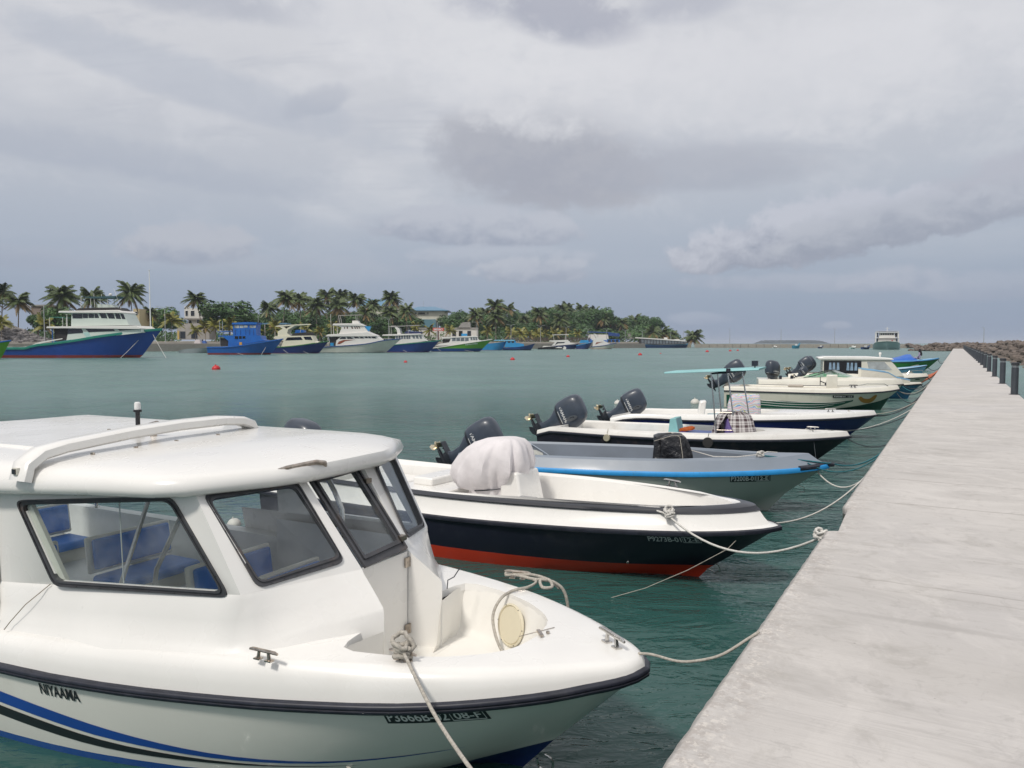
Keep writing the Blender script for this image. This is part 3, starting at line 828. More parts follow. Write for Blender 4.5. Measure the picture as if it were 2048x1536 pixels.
MB().tube([(-3.10, -.5, 1.924), (-3.25, .1, 1.935), (-3.2, .45, 1.936)], .0035, 5).build('roof_seam_strap', STEELR, roof)
gh = MB().tube([(-2.295, -.62, 1.80), (-2.30, -.60, 1.865), (-2.26, -.53, 1.885), (-2.20, -.32, 1.90), (-2.19, -.25, 1.885), (-2.215, -.22, 1.85)], .017, 10).build('grab_handle', STEELR, roof)
# all-round light and spotlight
nl = MB().tube([(-4.44, -.02, 1.92), (-4.44, -.02, 2.13)], .019, 10).lathe([(.034, 0), (.034, .02)], 12, (-4.44, -.02, 2.12)).box((-4.44, -.02, 1.94), (.08, .06, .04)).build('light_mast', BLACK, roof)
MB().lathe([(.025, 0), (.026, .03), (.025, .055), (.015, .065)], 12, (-4.44, -.02, 2.14)).build('mast_lens', mat('clear_lens', (.75, .75, .74), .15), nl)
sp_ = MB().lathe([(.012, 0), (.032, .02), (.036, .09), (.036, .11), (.03, .112)], 14, (-4.33, .0, 2.0), Matrix.Rotation(R(80), 3, 'Y')).tube([(-4.27, .0, 1.92), (-4.27, .0, 1.975)], [.03, .015], 10).build('spotlight', STEELR, roof)
# interior
INT = mat('cabin_liner', (.68, .69, .68), .5, var=.06)
mb = MB()
mb.poly([(-1.9, -.5, .34), (-7.6, -1.2, .34), (-7.6, 1.2, .34), (-1.9, .5, .34)])
for s in (-1, 1):
    mb.poly([(-1.9, s * .3, .34), (-1.9, s * .3, 1.1), (-2.25, s * .90, 1.1), (-2.25, s * .7, .34)])
    mb.poly([(-2.25, s * .7, .34), (-2.25, s * .90, 1.1), (-4.1, s * 1.2, 1.0), (-4.1, s * 1.2, .34)])
    mb.poly([(-4.1, s * 1.2, .34), (-4.1, s * 1.2, .82), (-7.6, s * 1.25, .80), (-7.6, s * 1.25, .34)])
    mb.poly([(-4.1, s * 1.2, .82), (-7.6, s * 1.25, .80), (-7.6, s * 1.36, .80), (-4.1, s * 1.36, .82)])
mb.poly([(-7.6, -1.25, .34), (-7.6, 1.25, .34), (-7.6, 1.25, .8), (-7.6, -1.25, .8)])
mb.build('cabin_liner', INT, hero, smooth=0)
def bench(x, y0, y1, name='bench_seat'):
    b = MB().box((x + .02, (y0 + y1) / 2, .40), (.38, y1 - y0 - .04, .20)).build(name, WHITE2, hero); bevel(b, .03)
    c = MB().box((x + .06, (y0 + y1) / 2, .52), (.46, y1 - y0, .09)).build('seat_cushion', BLUEV, b); bevel(c, .04, 3)
    d = MB().box((x - .20, (y0 + y1) / 2, .74), (.05, y1 - y0 + .04, .34), Matrix.Rotation(R(-8), 3, 'Y')).build('back_shell', WHITE2, b); bevel(d, .02)
    e = MB().box((x - .155, (y0 + y1) / 2, .75), (.05, y1 - y0 - .04, .28), Matrix.Rotation(R(-8), 3, 'Y')).build('back_cushion', BLUEV, b); bevel(e, .022, 3)
bench(-2.85, .0, .62); bench(-3.55, -.10, .75); bench(-5.15, .1, .95); bench(-5.3, -.95, -.1); bench(-6.9, .3, 1.0)
MB().tube([(-2.9, .75, 1.06), (-2.9, .75, 1.3), (-2.98, .75, 1.45), (-3.2, .75, 1.76)], .022, 8).build('cabin_pole', STEEL, hero)
MB().tube([(-4.35, .0, .40), (-4.25, -.02, .8), (-3.95, .1, 1.45), (-3.85, .12, 1.72)], .02, 8).build('cabin_pole', STEEL, hero)
for x in (-5.2, -7.0):
    MB().tube([(x, 1.28, .80), (x - .02, 1.25, 1.68)], .019, 8).lathe([(.04, 0), (.035, .012)], 10, (x, 1.28, .805)).build('cabin_pole', STEEL, hero)
MB().tube([(-4.75, -.1, .36), (-4.55, .3, 1.70)], .019, 8).build('cabin_pole', STEEL, hero)
# engine at the stern (outside the frame) keeps the boat whole
MB().box((-7.95, 0, .8), (.5, 1.0, .5)).build('stern_locker', WHITE2, hero)
# deck fittings
SEAM = mat('seam_grime', (.22, .17, .11), .8, var=.3, vs=20)
MB().tube([(-3.72, -1.222, 1.092), (-3.85, -1.315, .96), (-3.95, -1.362, .84), (-3.98, -1.385, .79)], .003, 5).build('panel_seam', SEAM, hero)
ad = MB().hexa([(-4.72, -1.335, 1.03), (-4.20, -1.275, 1.05), (-4.24, -1.275, 1.66), (-4.78, -1.335, 1.62)], [(-4.72, -1.375, 1.03), (-4.20, -1.315, 1.05), (-4.24, -1.315, 1.66), (-4.78, -1.375, 1.62)]).build('aft_side_panel', WHITE, hero); bevel(ad, .012)
MB().hexa([(-4.75, -1.38, .80), (-4.12, -1.34, .83), (-4.20, -1.30, 1.05), (-4.72, -1.35, 1.03)], [(-4.75, -1.44, .80), (-4.12, -1.40, .83), (-4.20, -1.33, 1.05), (-4.72, -1.38, 1.03)]).build('aft_side_skirt', WHITE, hero)
cleat(hero, (-1.93, -1.075, .872), R(2), 1.0)
cleat(hero, (-.235, .075, .873), R(-35), 1.25, STEEL)
cleat(hero, (-1.22, -.70, .872), R(0), .9)
cleat(hero, (-1.35, .98, .872), R(10), 1.0)
cleat(hero, (-4.30, -1.31, 1.13), R(5), .8)
MB().tube([(-.66, .17, .876), (-.79, -.075, .876)], .0025, 5).tube([(-.655, .06, .876), (-.655, .06, .888)], .012, 8).box((-.69, .02, .884), (.10, .022, .012), Matrix.Rotation(R(-50), 3, 'Z')).build('locker_latch', STEELR, hero)
# round inspection hatch on the port wall of the well
wn = Vector((-.42, -.88, .17)).normalized(); wc = Vector((-1.16, .515, .69))
rot = wn.to_track_quat('Z', 'Y').to_matrix()
hp = MB().lathe([(.15, 0), (.15, .008), (.139, .014), (.132, .002), (.126, .010), (.0, .012)], 32, wc, rot).build('inspection_hatch', mat('aged_plastic', (.66, .60, .45), .4, var=.05), hero, smooth=40)
mb = MB()
for k in range(6):
    a = k * math.pi / 3; mb.lathe([(.004, 0), (.004, .003)], 6, wc + rot @ Vector((.143 * math.cos(a), .143 * math.sin(a), .011)), rot)
kind(mb.build('screws', BLACK, hp), 'stuff')
MB().tube([(-1.600, .36, .93), (-1.600, .37, .99), (-1.585, .43, 1.0), (-1.57, .47, 1.045), (-1.565, .50, 1.05)], .004, 6).build('wiring_hook', BLACKR, hero)
MB().tube([Vector((-.62, -.05, .12)) + Vector((.0 + .055 * math.sin(a), 0, -.02 + .055 * math.cos(a))) for a in [i * .45 for i in range(12)]], .008, 8).build('bow_eye', STEEL, hero)
MB().lathe([(.024, 0), (.018, .012), (.001, .014)], 3, HH.surf(-1.62, .13), Matrix.Rotation(R(100), 3, 'X')).build('drain_fitting', WHITE2, hero)
# hull stripes of the foreground boat : thin printed film on the hull skin
def film(H, name, m, parent, pts, side=-1, off=.003, sub=4):
    """pts : (x, z_top, z_bottom)"""
    top = interp([(p[0], p[1]) for p in pts]); bot = interp([(p[0], p[2]) for p in pts])
    a, b = pts[0][0], pts[-1][0]; n = (len(pts) - 1) * sub; mb = MB(); prev = None
    for i in range(n + 1):
        x = a + (b - a) * i / n
        r = [H.surf(x, top(x) + (bot(x) - top(x)) * k / 3, side, off) for k in range(4)]
        if prev: 
            for k in range(3): mb.poly([prev[k], r[k], r[k + 1], prev[k + 1]])
        prev = r
    return mb.build(name, m, parent, smooth=60)
STB = mat('stripe_blue', (.012, .07, .33), .3, var=.06); STK = mat('stripe_black', (.015, .016, .02), .3, var=.1)
film(HH, 'blue_stripe', STB, hero, [(-8.0, .43, .33), (-5.2, .43, .34), (-4.1, .405, .315), (-3.6, .350, .262), (-3.2, .292, .212), (-2.9, .250, .188), (-2.6, .215, .168), (-2.3, .192, .158), (-2.0, .184, .160), (-1.7, .192, .176), (-1.33, .235, .225), (-.97, .289, .288)])
film(HH, 'black_stripe', STK, hero, [(-8.0, .30, .20), (-5.2, .31, .22), (-4.2, .295, .215), (-3.7, .246, .168), (-3.3, .195, .128), (-3.0, .165, .112), (-2.6, .145, .112), (-2.3, .137, .118), (-2.0, .138, .128), (-1.55, .156, .155)])
def hull_text(H, name, s, m, parent, x0, x1, zc, h, side=-1, slope=0., off=.005, bold=.02, lean=0., back=None, boxed=None):
    f = lambda u, v: H.surf(x0 + (x1 - x0) * u + lean * v, zc + slope * (x1 - x0) * (u - .5) + (v - .5) * h, side, off)
    par = parent
    if back:
        mb = MB(); n = 10; e = .03; ev = .22
        for i in range(n):
            u0 = -e + (1 + 2 * e) * i / n; u1 = -e + (1 + 2 * e) * (i + 1) / n
            g = lambda u, v: H.surf(x0 + (x1 - x0) * u, zc + slope * (x1 - x0) * (u - .5) + (v - .5) * h, side, off - .002)
            mb.poly([g(u0, -ev), g(u1, -ev), g(u1, 1 + ev), g(u0, 1 + ev)])
        par = mb.build(name, back, parent, smooth=60); name = 'lettering'
    mb = lettering(s[0], f, bold=bold, box=(0, 0, s[2] if len(s) > 2 else (.64 if len(s) > 1 and s[1] else 1), 1))
    if len(s) > 1 and s[1]:
        lettering(s[1], f, mb, bold=bold, box=(.70, .08, .97, .92))
        w = .012
        for a, b, c_, d in ((.665, -.12, .665 + w * .6, 1.12), (1.0 - w * .6, -.12, 1.0, 1.12), (.665, -.12, 1., -.02), (.665, 1.02, 1., 1.12)):
            mb.poly([f(a, b), f(c_, b), f(c_, d), f(a, d)])
    return mb.build(name, m, par, smooth=0)
hull_text(HH, 'boat_name', ('NIYAAMA',), STK, hero, -3.555, -3.225, .490, .078, slope=-.02, bold=.02)
hull_text(HH, 'registration_plate', ('P3666B-02', '08-F'), WHPRINT, hero, -1.225, -.745, .607, .072, slope=.035, bold=.018, back=PLATE)
# ropes on the hero boat
def knot(parent, c, s=1., m=ROPE, name='knot', seed=1):
    rr = random.Random(seed); mb = MB(); c = Vector(c)
    for k in range(5):
        a0 = rr.uniform(0, 6); rx = rr.uniform(.03, .05) * s; ry = rr.uniform(.018, .032) * s; tilt = rr.uniform(-.9, .9); z0 = .02 * s + .012 * k * s
        pts = []
        for i in range(15):
            a = i / 14 * 2 * math.pi
            p = Vector((rx * math.cos(a), ry * math.sin(a), .012 * s * math.sin(2 * a + k)))
            p.rotate(Matrix.Rotation(a0, 3, 'Z')); p.rotate(Matrix.Rotation(tilt, 3, 'X'))
            pts.append(c + p + Vector((rr.uniform(-.012, .012) * s, 0, z0)))
        mb.tube(pts, .0095 * s, 7)
    o = mb.build(name, m, parent, smooth=80); return o
def hw(x, y, z):
    a = R(-28); return Vector((.776 + x * math.cos(a) - y * math.sin(a), 4.397 + x * math.sin(a) + y * math.cos(a), z))
k1 = hw(-1.22, -.70, .875)
P0 = hw(-1.17, -.80, .90)
def water_dir(px, py, t):   # helper used for rope runs leaving the frame
    return None
rp = thing('mooring_rope', 'thick grey rope knotted on the foreground cabin boat cleat, running down out of frame', 'rope')
knot(rp, k1, 1.45, seed=4)
MB().tube(spl([k1 + Vector((-.01, .03, .05)), k1 + Vector((.01, -.03, .06)), k1 + Vector((.04, -.11, .045)), Vector((-.36, 3.75, .80)), Vector((-.04, 3.05, .80)), Vector((.27, 2.4, .90))]), .0105, 7).build('line', ROPE, rp, smooth=80)
rp = thing('mooring_rope', 'frayed grey rope hitched over the far bow rail, dropping into the bow well', 'rope')
pts = [hw(-1.40, .99, .90), hw(-1.28, .97, .90), hw(-1.15, .90, .90), hw(-1.16, .78, .89), hw(-1.23, .66, .885), hw(-1.28, .57, .84), hw(-1.30, .50, .74), hw(-1.24, .43, .63), hw(-1.12, .33, .55), hw(-.98, .20, .52), hw(-.92, .10, .515)]
MB().tube(spl(pts), .011, 7).build('line', ROPE, rp, smooth=80)
MB().tube(spl([hw(-1.47, 1.0, .89), hw(-1.32, .955, .905), hw(-1.18, .93, .905), hw(-1.05, .90, .93), hw(-.99, .84, .90), hw(-1.05, .80, .90), hw(-1.10, .88, .925), hw(-1.0, .93, .90), hw(-.93, .96, .80), hw(-.90, .98, .5)]), .012, 7).tube(spl([hw(-1.45, .96, .89), hw(-1.25, .99, .915), hw(-1.10, .99, .90), hw(-.98, .95, .86)]), .012, 7).build('hitch', ROPE, rp, smooth=80)
rope('mooring_rope', 'slack grey rope sagging from the bow eye of the cabin boat to the pier edge',
     spl([hw(-.06, .06, .86), Vector((.82, 4.40, .885)), Vector((.94, 4.27, .90)), Vector((1.05, 4.20, .935)), Vector((1.16, 4.15, .99)), Vector(pier_w(-.96, 4.24, 1.07)), Vector(pier_w(-.90, 4.28, 1.115))]), .0085, ROPE, group='mooring ropes to the pier')

# ------------------------------------------------------------------ outboard motors
def outboard_meshes():
    """upright motor; origin at the transom bracket, +x towards the bow"""
    t = MB()
    secs = []
    def oval(cx, z, a, b, e=2.6, n=20):
        out = []
        for k in range(n):
            th = 2 * math.pi * k / n; c_, s_ = math.cos(th), math.sin(th)
            out.append((cx + a * math.copysign(abs(c_) ** (2 / e), c_), b * math.copysign(abs(s_) ** (2 / e), s_), z))
        return out
    leg = MB()
    leg.rings([oval(-.26, .16, .27, .17), oval(-.25, .10, .26, .165), oval(-.24, .0, .20, .14), oval(-.23, -.12, .155, .11), oval(-.22, -.42, .135, .08), oval(-.24, -.55, .16, .07)], True, True)
    low = MB()
    low.rings([oval(-.25, -.54, .19, .065, 2), oval(-.26, -.60, .16, .05, 2), oval(-.26, -.74, .13, .045, 2)], True, True)
    low.rings([[(-.52 + dx_, y, z) for y, z in ((.05 * math.cos(a) * s_, -.78 + .05 * math.sin(a) * s_) for a in [k * math.pi / 5 for k in range(10)])] for dx_, s_ in ((.0, .8), (.1, 1.1), (.3, 1.2), (.45, .8), (.52, .1))], True, True)
    low.prism([(-.34, -.80), (-.12, -.80), (-.22, -.96), (-.32, -1.0), (-.40, -.98)], -.012, .012)
    low.prism([(-.60, -.545), (-.60, -.56), (-.10, -.56), (-.06, -.545)], -.11, .11)
    low.prism([(-.50, -.56), (-.46, -.56), (-.46, -.64), (-.50, -.66)], -.012, .012)
    br = MB()
    for y in (-.11, .11): br.prism([(.0, -.02), (.06, -.05), (.02, -.32), (-.03, -.36), (-.08, -.1), (-.06, .04)], y - .015, y + .015)
    br.tube([(-.02, -.13, -.02), (-.02, .13, -.02)], .025, 8); br.tube([(-.1, .05, .02), (.05, .05, -.28)], .018, 8); br.tube([(-.1, -.05, .02), (.05, -.05, -.28)], .018, 8)
    cowl = MB()
    cowl.rings([oval(-.27, .20, .325, .205, 3.2), oval(-.275, .26, .345, .215, 3.2), oval(-.29, .44, .35, .218, 3.2), oval(-.31, .60, .325, .205, 3.), oval(-.325, .69, .28, .18, 2.8), oval(-.335, .735, .22, .145, 2.6), oval(-.34, .755, .13, .09), oval(-.34, .76, .03, .02)], True, True)
    band = MB()
    band.rings([oval(-.265, .14, .285, .18), oval(-.268, .155, .31, .195), oval(-.27, .195, .325, .203), oval(-.27, .20, .30, .19)], True, True)
    strip = MB()
    for z0, z1 in ((.205, .218),):
        strip.rings([oval(-.27, z0, .331, .211), oval(-.27, z1, .333, .2125)], True, False)
    prop = MB(); prop.lathe([(.03, 0), (.05, .03), (.048, .11), (.02, .15)], 10, (-.52, 0, -.78), Matrix.Rotation(R(-90), 3, 'Y'))
    for k in range(3):
        Rm = Matrix.Rotation(k * 2.094 + .4, 3, 'X')
        def q(x, y, z): return Vector((-.58, 0, -.78)) + Rm @ Vector((x, y, z))
        a = [q(-.035, -.02, .03), q(.03, .03, .03), q(.055, .10, .11), q(.02, .10, .17), q(-.04, .0, .185), q(-.07, -.07, .12)]
        prop.poly(a); prop.poly([p + Vector((.012, 0, 0)) for p in a][::-1])
        for i in range(6): prop.poly([a[i], a[(i + 1) % 6], a[(i + 1) % 6] + Vector((.012, 0, 0)), a[i] + Vector((.012, 0, 0))])
    txt = MB()
    for side in (-1, 1):
        f = lambda u, v: ((-.50 + .44 * u) if side == -1 else (-.06 - .44 * u), side * (.2225 - .11 * abs(u - .5) ** 2.4 * 1.3), .275 + .062 * v)
        lettering('YAMAHA', f, txt, bold=.03)
    vent = MB()
    for side in (-1, 1):
        vent.rings([[(-.16 + .02 * math.cos(a) * k, side * (.222 - .0004 * 0 - (.0 if k else 0)), .47 + .055 * math.sin(a) * k + .02 * math.cos(a)) for a in [i * math.pi / 6 for i in range(12)]] for k in (1, .01)], True)
    cheek = MB()
    for side in (-1, 1):
        cheek.rings([[(-.15 + .055 * math.cos(a) * k, side * (.2175 + (1 - k) * .006), .46 + .13 * math.sin(a) * k + .03 * math.cos(a) * k) for a in [i * math.pi / 9 for i in range(18)]] for k in (1, .6, .01)], True)
    return dict(leg=leg, low=low, br=br, cowl=cowl, band=band, strip=strip, prop=prop, txt=txt, vent=vent, cheek=cheek)
OBM = outboard_meshes()
CHEEK = mat('cowl_cheek_sheen', (.10, .11, .12), .3, .4, var=.05)  # paler metallic oval, a sheen painted on each cowl side
def outboard(parent, loc, tilt=58, turn=0, s=1., lower=True):
    T = Matrix.Translation(loc) @ Matrix.Rotation(R(turn), 4, 'Z') @ Matrix.Rotation(R(tilt), 4, 'Y') @ Matrix.Scale(s, 4)
    def mk(k, name, m, par, sm=45):
        b = MB(); b.v = [(T @ Vector((p[0], p[1], p[2] * .66 if p[2] < 0 else p[2])))[:] for p in OBM[k].v]; b.f = OBM[k].f; b.m = OBM[k].m
        return b.build(name, m, par, smooth=sm)
    o = mk('leg', 'outboard_motor', MOTOR, parent)
    mk('cowl', 'cowl', MOTOR, o, 60); mk('band', 'cowl_band', MOTORD, o); mk('strip', 'trim_line', SILVER, o, 60)
    mk('txt', 'lettering', SILVER, o, 0); mk('cheek', 'cowl_sheen', CHEEK, o, 60); mk('vent', 'air_vent', BLACK, o, 60)
    mk('low', 'lower_unit', MOTORD, o); mk('prop', 'propeller', BRONZE, o, 30); mk('br', 'tilt_bracket', STEELR, o, 30)
    return o

outboard(hero, (-8.25, 0, .66), 10, 0, 1.1)
# ------------------------------------------------------------------ open boats along the pier
def open_boat(name, label, tip, hd, H, hm, capm, linm, bands, uc, wgun, zfl, zin=None, bow_len=.7, transom_in=.55, railm=BLACKR, railprof=None, raildz=0., bottom_m=None, group='small boats moored along the pier', floor_m=None):
    """bands: list of (part name, material, [(off, scale, dz)...]) going inboard and up from the sheer"""
    t = thing(name, label, 'boat', (tip[0], tip[1], 0), R(hd), group)
    H.mesh('hull', [hm, bottom_m or hm], t, bottom=1)
    if railm: H.rail('rub_rail', railm, t, **({'prof': railprof} if railprof else {}), dz=raildz)
    last = None
    for nm, m, st in bands:
        rl = [H.ring(o, sc, dz=dz) for o, sc, dz in st]
        loft_strip(nm, m, t, rl, smooth=28); last = rl[-1]
    zd = lambda u: zin(u)
    # inner coaming line
    inner = []
    N = len(H.ts)
    for i, tt in enumerate(H.ts):
        x = uc + (tt ** .8 if tt > 0 else 0) * (H.L - transom_in - uc)
        w = max(0, H.hb(x) - wgun) * min(1, max(0, (x - uc) / bow_len)) ** .5
        inner.append(Vector((-x, -w, zd(x))))
    bot = [Vector((p.x - (.08 if i < 3 else 0), p.y * .9, zfl + .04)) for i, p in enumerate(inner)]
    mid = [Vector((p.x, p.y * .965, p.z - .03)) for p in inner]
    ctr = [Vector((p.x - (.08 if i < 3 else 0), 0, zfl)) for i, p in enumerate(inner)]
    loft_strip('gunwale_deck', capm, t, [last, [Vector((a.x, a.y, a.z + .008)) for a in inner], mid], smooth=30)
    loft_strip('cockpit_liner', linm, t, [mid, bot], smooth=40)
    loft_strip('floor', floor_m or linm, t, [bot, ctr], smooth=40)
    e = inner[-1]; L = H.L; w = H.hb(L)
    mb = MB(); w1 = -e.y; zt = last[-1].z; y1 = -last[-1].y
    mb.poly([(-L, -y1, zt), (-L, y1, zt), (e.x, w1, e.z + .008), (e.x, -w1, e.z + .008)])
    mb.poly([(e.x, -w1, e.z + .008), (e.x, w1, e.z + .008), (e.x, w1 * .9, zfl), (e.x, -w1 * .9, zfl)])
    mb.poly([(-L, -y1, zt), (-L, y1, zt), (-L, w, H.zs(L) - .02), (-L, -w, H.zs(L) - .02)])
    mb.build('transom_deck', capm, t, smooth=0)
    return t
def frame(tip, hd):
    a = R(hd)
    return lambda x, y, z: Vector((tip[0] + x * math.cos(a) - y * math.sin(a), tip[1] + x * math.sin(a) + y * math.cos(a), z))
def rock_cloth(name, m, parent, rings, amp=.02, freq=9., seed=1, smooth=70, cap=True):
    """draped cloth : closed rings with folds running down"""
    rr = random.Random(seed); ph = [rr.uniform(0, 6.3) for _ in range(6)]
    mb = MB(); out = []
    for j, r in enumerate(rings):
        n = len(r); o = []
        cx = sum(p[0] for p in r) / n; cy = sum(p[1] for p in r) / n; a = amp[j] if isinstance(amp, (list, tuple)) else amp
        for i, p in enumerate(r):
            th = 2 * math.pi * i / n
            f = math.sin(freq * th + ph[0] + .30 * j) * .55 + math.sin(round(freq * 1.7) * th + ph[1] - .4 * j) * .40 + math.sin(round(freq * .45) * th + ph[2] + .2 * j) * .5 + abs(math.sin(round(freq * 1.3) * th + ph[4])) * .5
            d = Vector((p[0] - cx, p[1] - cy, 0)); d = d.normalized() if d.length > 1e-6 else Vector((0, 0, 0))
            o.append(Vector(p) + d * a * f + Vector((0, 0, a * .35 * math.sin(3 * th + ph[3]))))
        out.append(o)
    mb.rings(out, True, cap)
    return mb.build(name, m, parent, smooth=smooth)
def ell(cx, cy, z, a, b, n=72, e=2.5, dxz=0., rot=0.):
    o = []
    for k in range(n):
        th = 2 * math.pi * k / n; c_, s_ = math.cos(th), math.sin(th)
        x = a * math.copysign(abs(c_) ** (2 / e), c_); y = b * math.copysign(abs(s_) ** (2 / e), s_)
        o.append((cx + x * math.cos(rot) - y * math.sin(rot), cy + x * math.sin(rot) + y * math.cos(rot), z + dxz * x))
    return o

# --- boat 2 : black hull, red bottom, white topsides
NAVYK = mat('hull_blackblue', (.013, .014, .028), .38, var=.1, vs=1.5, coat=.05, spec=.35, dirt=(.08, .08, .09), dk=.15, ds=3, zones=[(.165, (.58, .048, .020)), (-.02, (.06, .02, .015))])
BLKB = mat('black_band', (.022, .024, .032), .38, var=.1, vs=2, coat=.2)
T2 = (2.905, 8.28)
H2 = Hull(7.2, [(0, 0), (.06, .13), (.2, .27), (.5, .46), (1.2, .74), (2.4, .98), (4, 1.12), (7.2, 1.1)],
          [(0, .69), (.5, .655), (1.4, .62), (2.5, .58), (4, .54), (7.2, .50)],
          [(0, 0), (.5, .16), (1.2, .43), (2.4, .76), (3.6, .96), (5, 1.02), (7.2, 1.0)],
          [(0, .12), (1, .02), (2.5, -.06), (7.2, -.08)], [(0, -.1), (2, -.4), (7.2, -.42)], rc=.78, rk=.98, flare=.02)
zin2 = lambda u: interp([(0, .90), (1, .89), (2.5, .87), (4, .82), (5.5, .78), (7.2, .74)])(u)
b2 = open_boat('open_boat', 'open white boat with black hull, red bottom and cloth wrapped console', T2, -33, H2, NAVYK, WHITE, WHITE,
   [('topside', WHITE, [(-.0, 1.0, .018), (.10, .985, .035), (.16, .93, lambda u: .10 + .0 * u), (.22, .89, lambda u: .180 + .012 * u)]),
    ('sheer_band', BLKB, [(.20, lambda u: .91 - .0 * u, lambda u: .178 + .012 * u), (.22, .915, lambda u: .190 + .012 * u), (.25, .905, lambda u: min(.245, .222 + .01 * u)), (.30, lambda u: .88, lambda u: min(.26, .232 + .01 * u)), (.42, lambda u: .78 + min(.07, u * .02), lambda u: .235 + .01 * u)])],
   uc=.50, wgun=.20, zfl=.38, zin=zin2, bow_len=.55, raildz=0.0)
def G(o): return o
hull_text(H2, 'registration_number', ('P9273B-01', '12-E'), mat('grey_print', (.50, .51, .52), .5), b2, -1.23, -.71, .555, .066, slope=.012, bold=.015)
# console wrapped in pale cloth
CLOTH = mat('pale_cloth', (.70, .665, .67), .85, var=.08, vs=5, bump=.006, bs=9)
cl = tag(rock_cloth('cloth_cover', CLOTH, None, [ell(-.02, 0, .36, .33, .31), ell(-.02, 0, .60, .34, .32), ell(-.02, 0, .74, .33, .31, dxz=.10), ell(-.04, 0, .78, .36, .33, dxz=.14), ell(-.05, 0, .86, .47, .40, dxz=.16), ell(-.06, 0, .98, .535, .44, dxz=.14), ell(-.05, 0, 1.10, .54, .44, dxz=.12), ell(-.02, 0, 1.22, .49, .41, dxz=.10), ell(.02, 0, 1.325, .42, .36, dxz=.10), ell(.05, 0, 1.40, .33, .27, dxz=.10), ell(.09, 0, 1.445, .20, .16, dxz=.06), ell(.10, 0, 1.46, .02, .02)],
     amp=[.05, .06, .024, .026, .075, .068, .052, .040, .030, .020, .008, 0], freq=10, seed=3), 'pale lilac cloth cover tied with a black cord over the steering console', 'cover')
F2 = frame(T2, -33)
cl.location = F2(-3.76, .08, -.02); cl.rotation_euler = (0, 0, R(-33))
cd = MB().tube([(.37 * math.cos(a) - .02, .345 * math.sin(a), .765 + .055 * math.cos(a)) for a in [i * 2 * math.pi / 28 for i in range(29)]], .008, 6).tube([(.40, -.05, .84), (.43, -.12, .77), (.38, -.2, .75)], .006, 6).build('tie_cord', BLACKR, cl)
MB().rings([[(.41 + .0 * k, -.14 - .02 * k, .85 + .03 * k), (.40, -.10, .93), (.37, -.04, .97)], [(.45, -.12, .83), (.445, -.07, .94), (.41, -.01, .995)]] if 0 else [[(.44, -.16, .85), (.47, -.14, .85)], [(.46, -.12, .92), (.49, -.10, .92)], [(.44, -.05, .97), (.47, -.03, .98)]], closed=False).build('red_patch', mat('red_cloth', (.45, .04, .06), .8), cl)
bx = MB().hexa([(-3.55, -.22, .38), (-3.12, -.22, .38), (-3.12, .36, .38), (-3.55, .36, .38)], [(-3.50, -.20, 1.02), (-3.26, -.20, 1.02), (-3.26, .34, 1.02), (-3.50, .34, 1.02)]).build('console', WHITE, b2); bevel(bx, .03, 3)
bn = MB().box((-4.75, .1, .52), (.9, 1.3, .34)).build('bench_locker', WHITE, b2); bevel(bn, .03, 3)
bn = MB().box((-4.88, .25, .74), (.35, .8, .12)).build('bench_back', WHITE, b2); bevel(bn, .03, 3)
bn = MB().box((-6.0, .0, .48), (.9, 1.6, .26)).build('aft_locker', WHITE, b2); bevel(bn, .03, 3)
cleat(b2, (-1.28, -.56, .80), R(8), 1.35, STEEL); cleat(b2, (-2.70, -.80, .80), R(6), 1.2, STEEL); cleat(b2, (-1.5, .72, .88), R(-20), 1.35, STEEL)
MB().tube([(-.74 + .0, 0, .20), (-.66, 0, .17), (-.64, 0, .11), (-.70, 0, .08), (-.80, 0, .12)], .007, 6).build('bow_eye', STEEL, b2)
for x, y in ((-.78, .18), (-1.05, .28)): MB().box((x, y, .47 if 0 else .41), (.06, .03, .012)).build('deck_fitting', STEEL, b2)
outboard(b2, (-7.25, 0, .62), 10, 0, 1.05)
MB().lathe([(.018, 0), (.018, .02), (.008, .03)], 10, H2.surf(-1.55, .20), Matrix.Rotation(R(90), 3, 'X')).build('hull_drain', STEEL, b2)

# --- boat 3 : grey panga with blue rail
GREYT = mat('grey_deck_paint', (.205, .240, .285), .42, var=.06, vs=1.5, coat=.1, dirt=(.30, .31, .32), dk=.2, ds=2)
GREYL = mat('grey_liner_paint', (.165, .19, .225), .5, var=.06, vs=2)
GREYH = mat('grey_hull_paint', (.38, .42, .39), .35, var=.06, vs=1.2, coat=.2, dirt=(.12, .14, .12), dk=.25, ds=2)
LBLUE = mat('light_blue_rail', (.03, .30, .68), .4, var=.1, vs=6, dirt=(.05, .08, .12), dk=.3, ds=14)
T3 = (4.956, 12.01)
H3 = Hull(5.9, [(0, 0), (.05, .05), (.3, .22), (.8, .48), (1.8, .85), (3.0, 1.02), (4.3, 1.06), (5.9, 1.0)],
          [(0, .77), (.5, .72), (1.5, .68), (3, .65), (5.9, .63)],
          [(0, 0), (.5, .14), (1.2, .42), (2.4, .78), (3.6, .92), (5.9, .9)],
          [(0, .30), (.6, .16), (1.6, .03), (3, -.05), (5.9, -.06)], [(0, -.05), (2, -.35), (5.9, -.4)], rc=.62, rk=.92, flare=.0)
b3 = open_boat('open_boat', 'grey open boat with light blue rail and black wrapped bundle amidships', T3, -19, H3, GREYH, GREYT, GREYL,
   [('topside', GREYT, [(.0, 1.0, .03), (.14, .965, .09), (.28, .90, .19)])], uc=.95, wgun=.20, zfl=.40, zin=lambda u: interp([(0, .92), (1.5, .885), (3, .86), (5.9, .83)])(u), bow_len=1.3,
   railm=LBLUE, railprof=((-.01, -.035), (.025, -.035), (.03, -.02), (.03, .03), (.02, .04), (-.01, .04)))
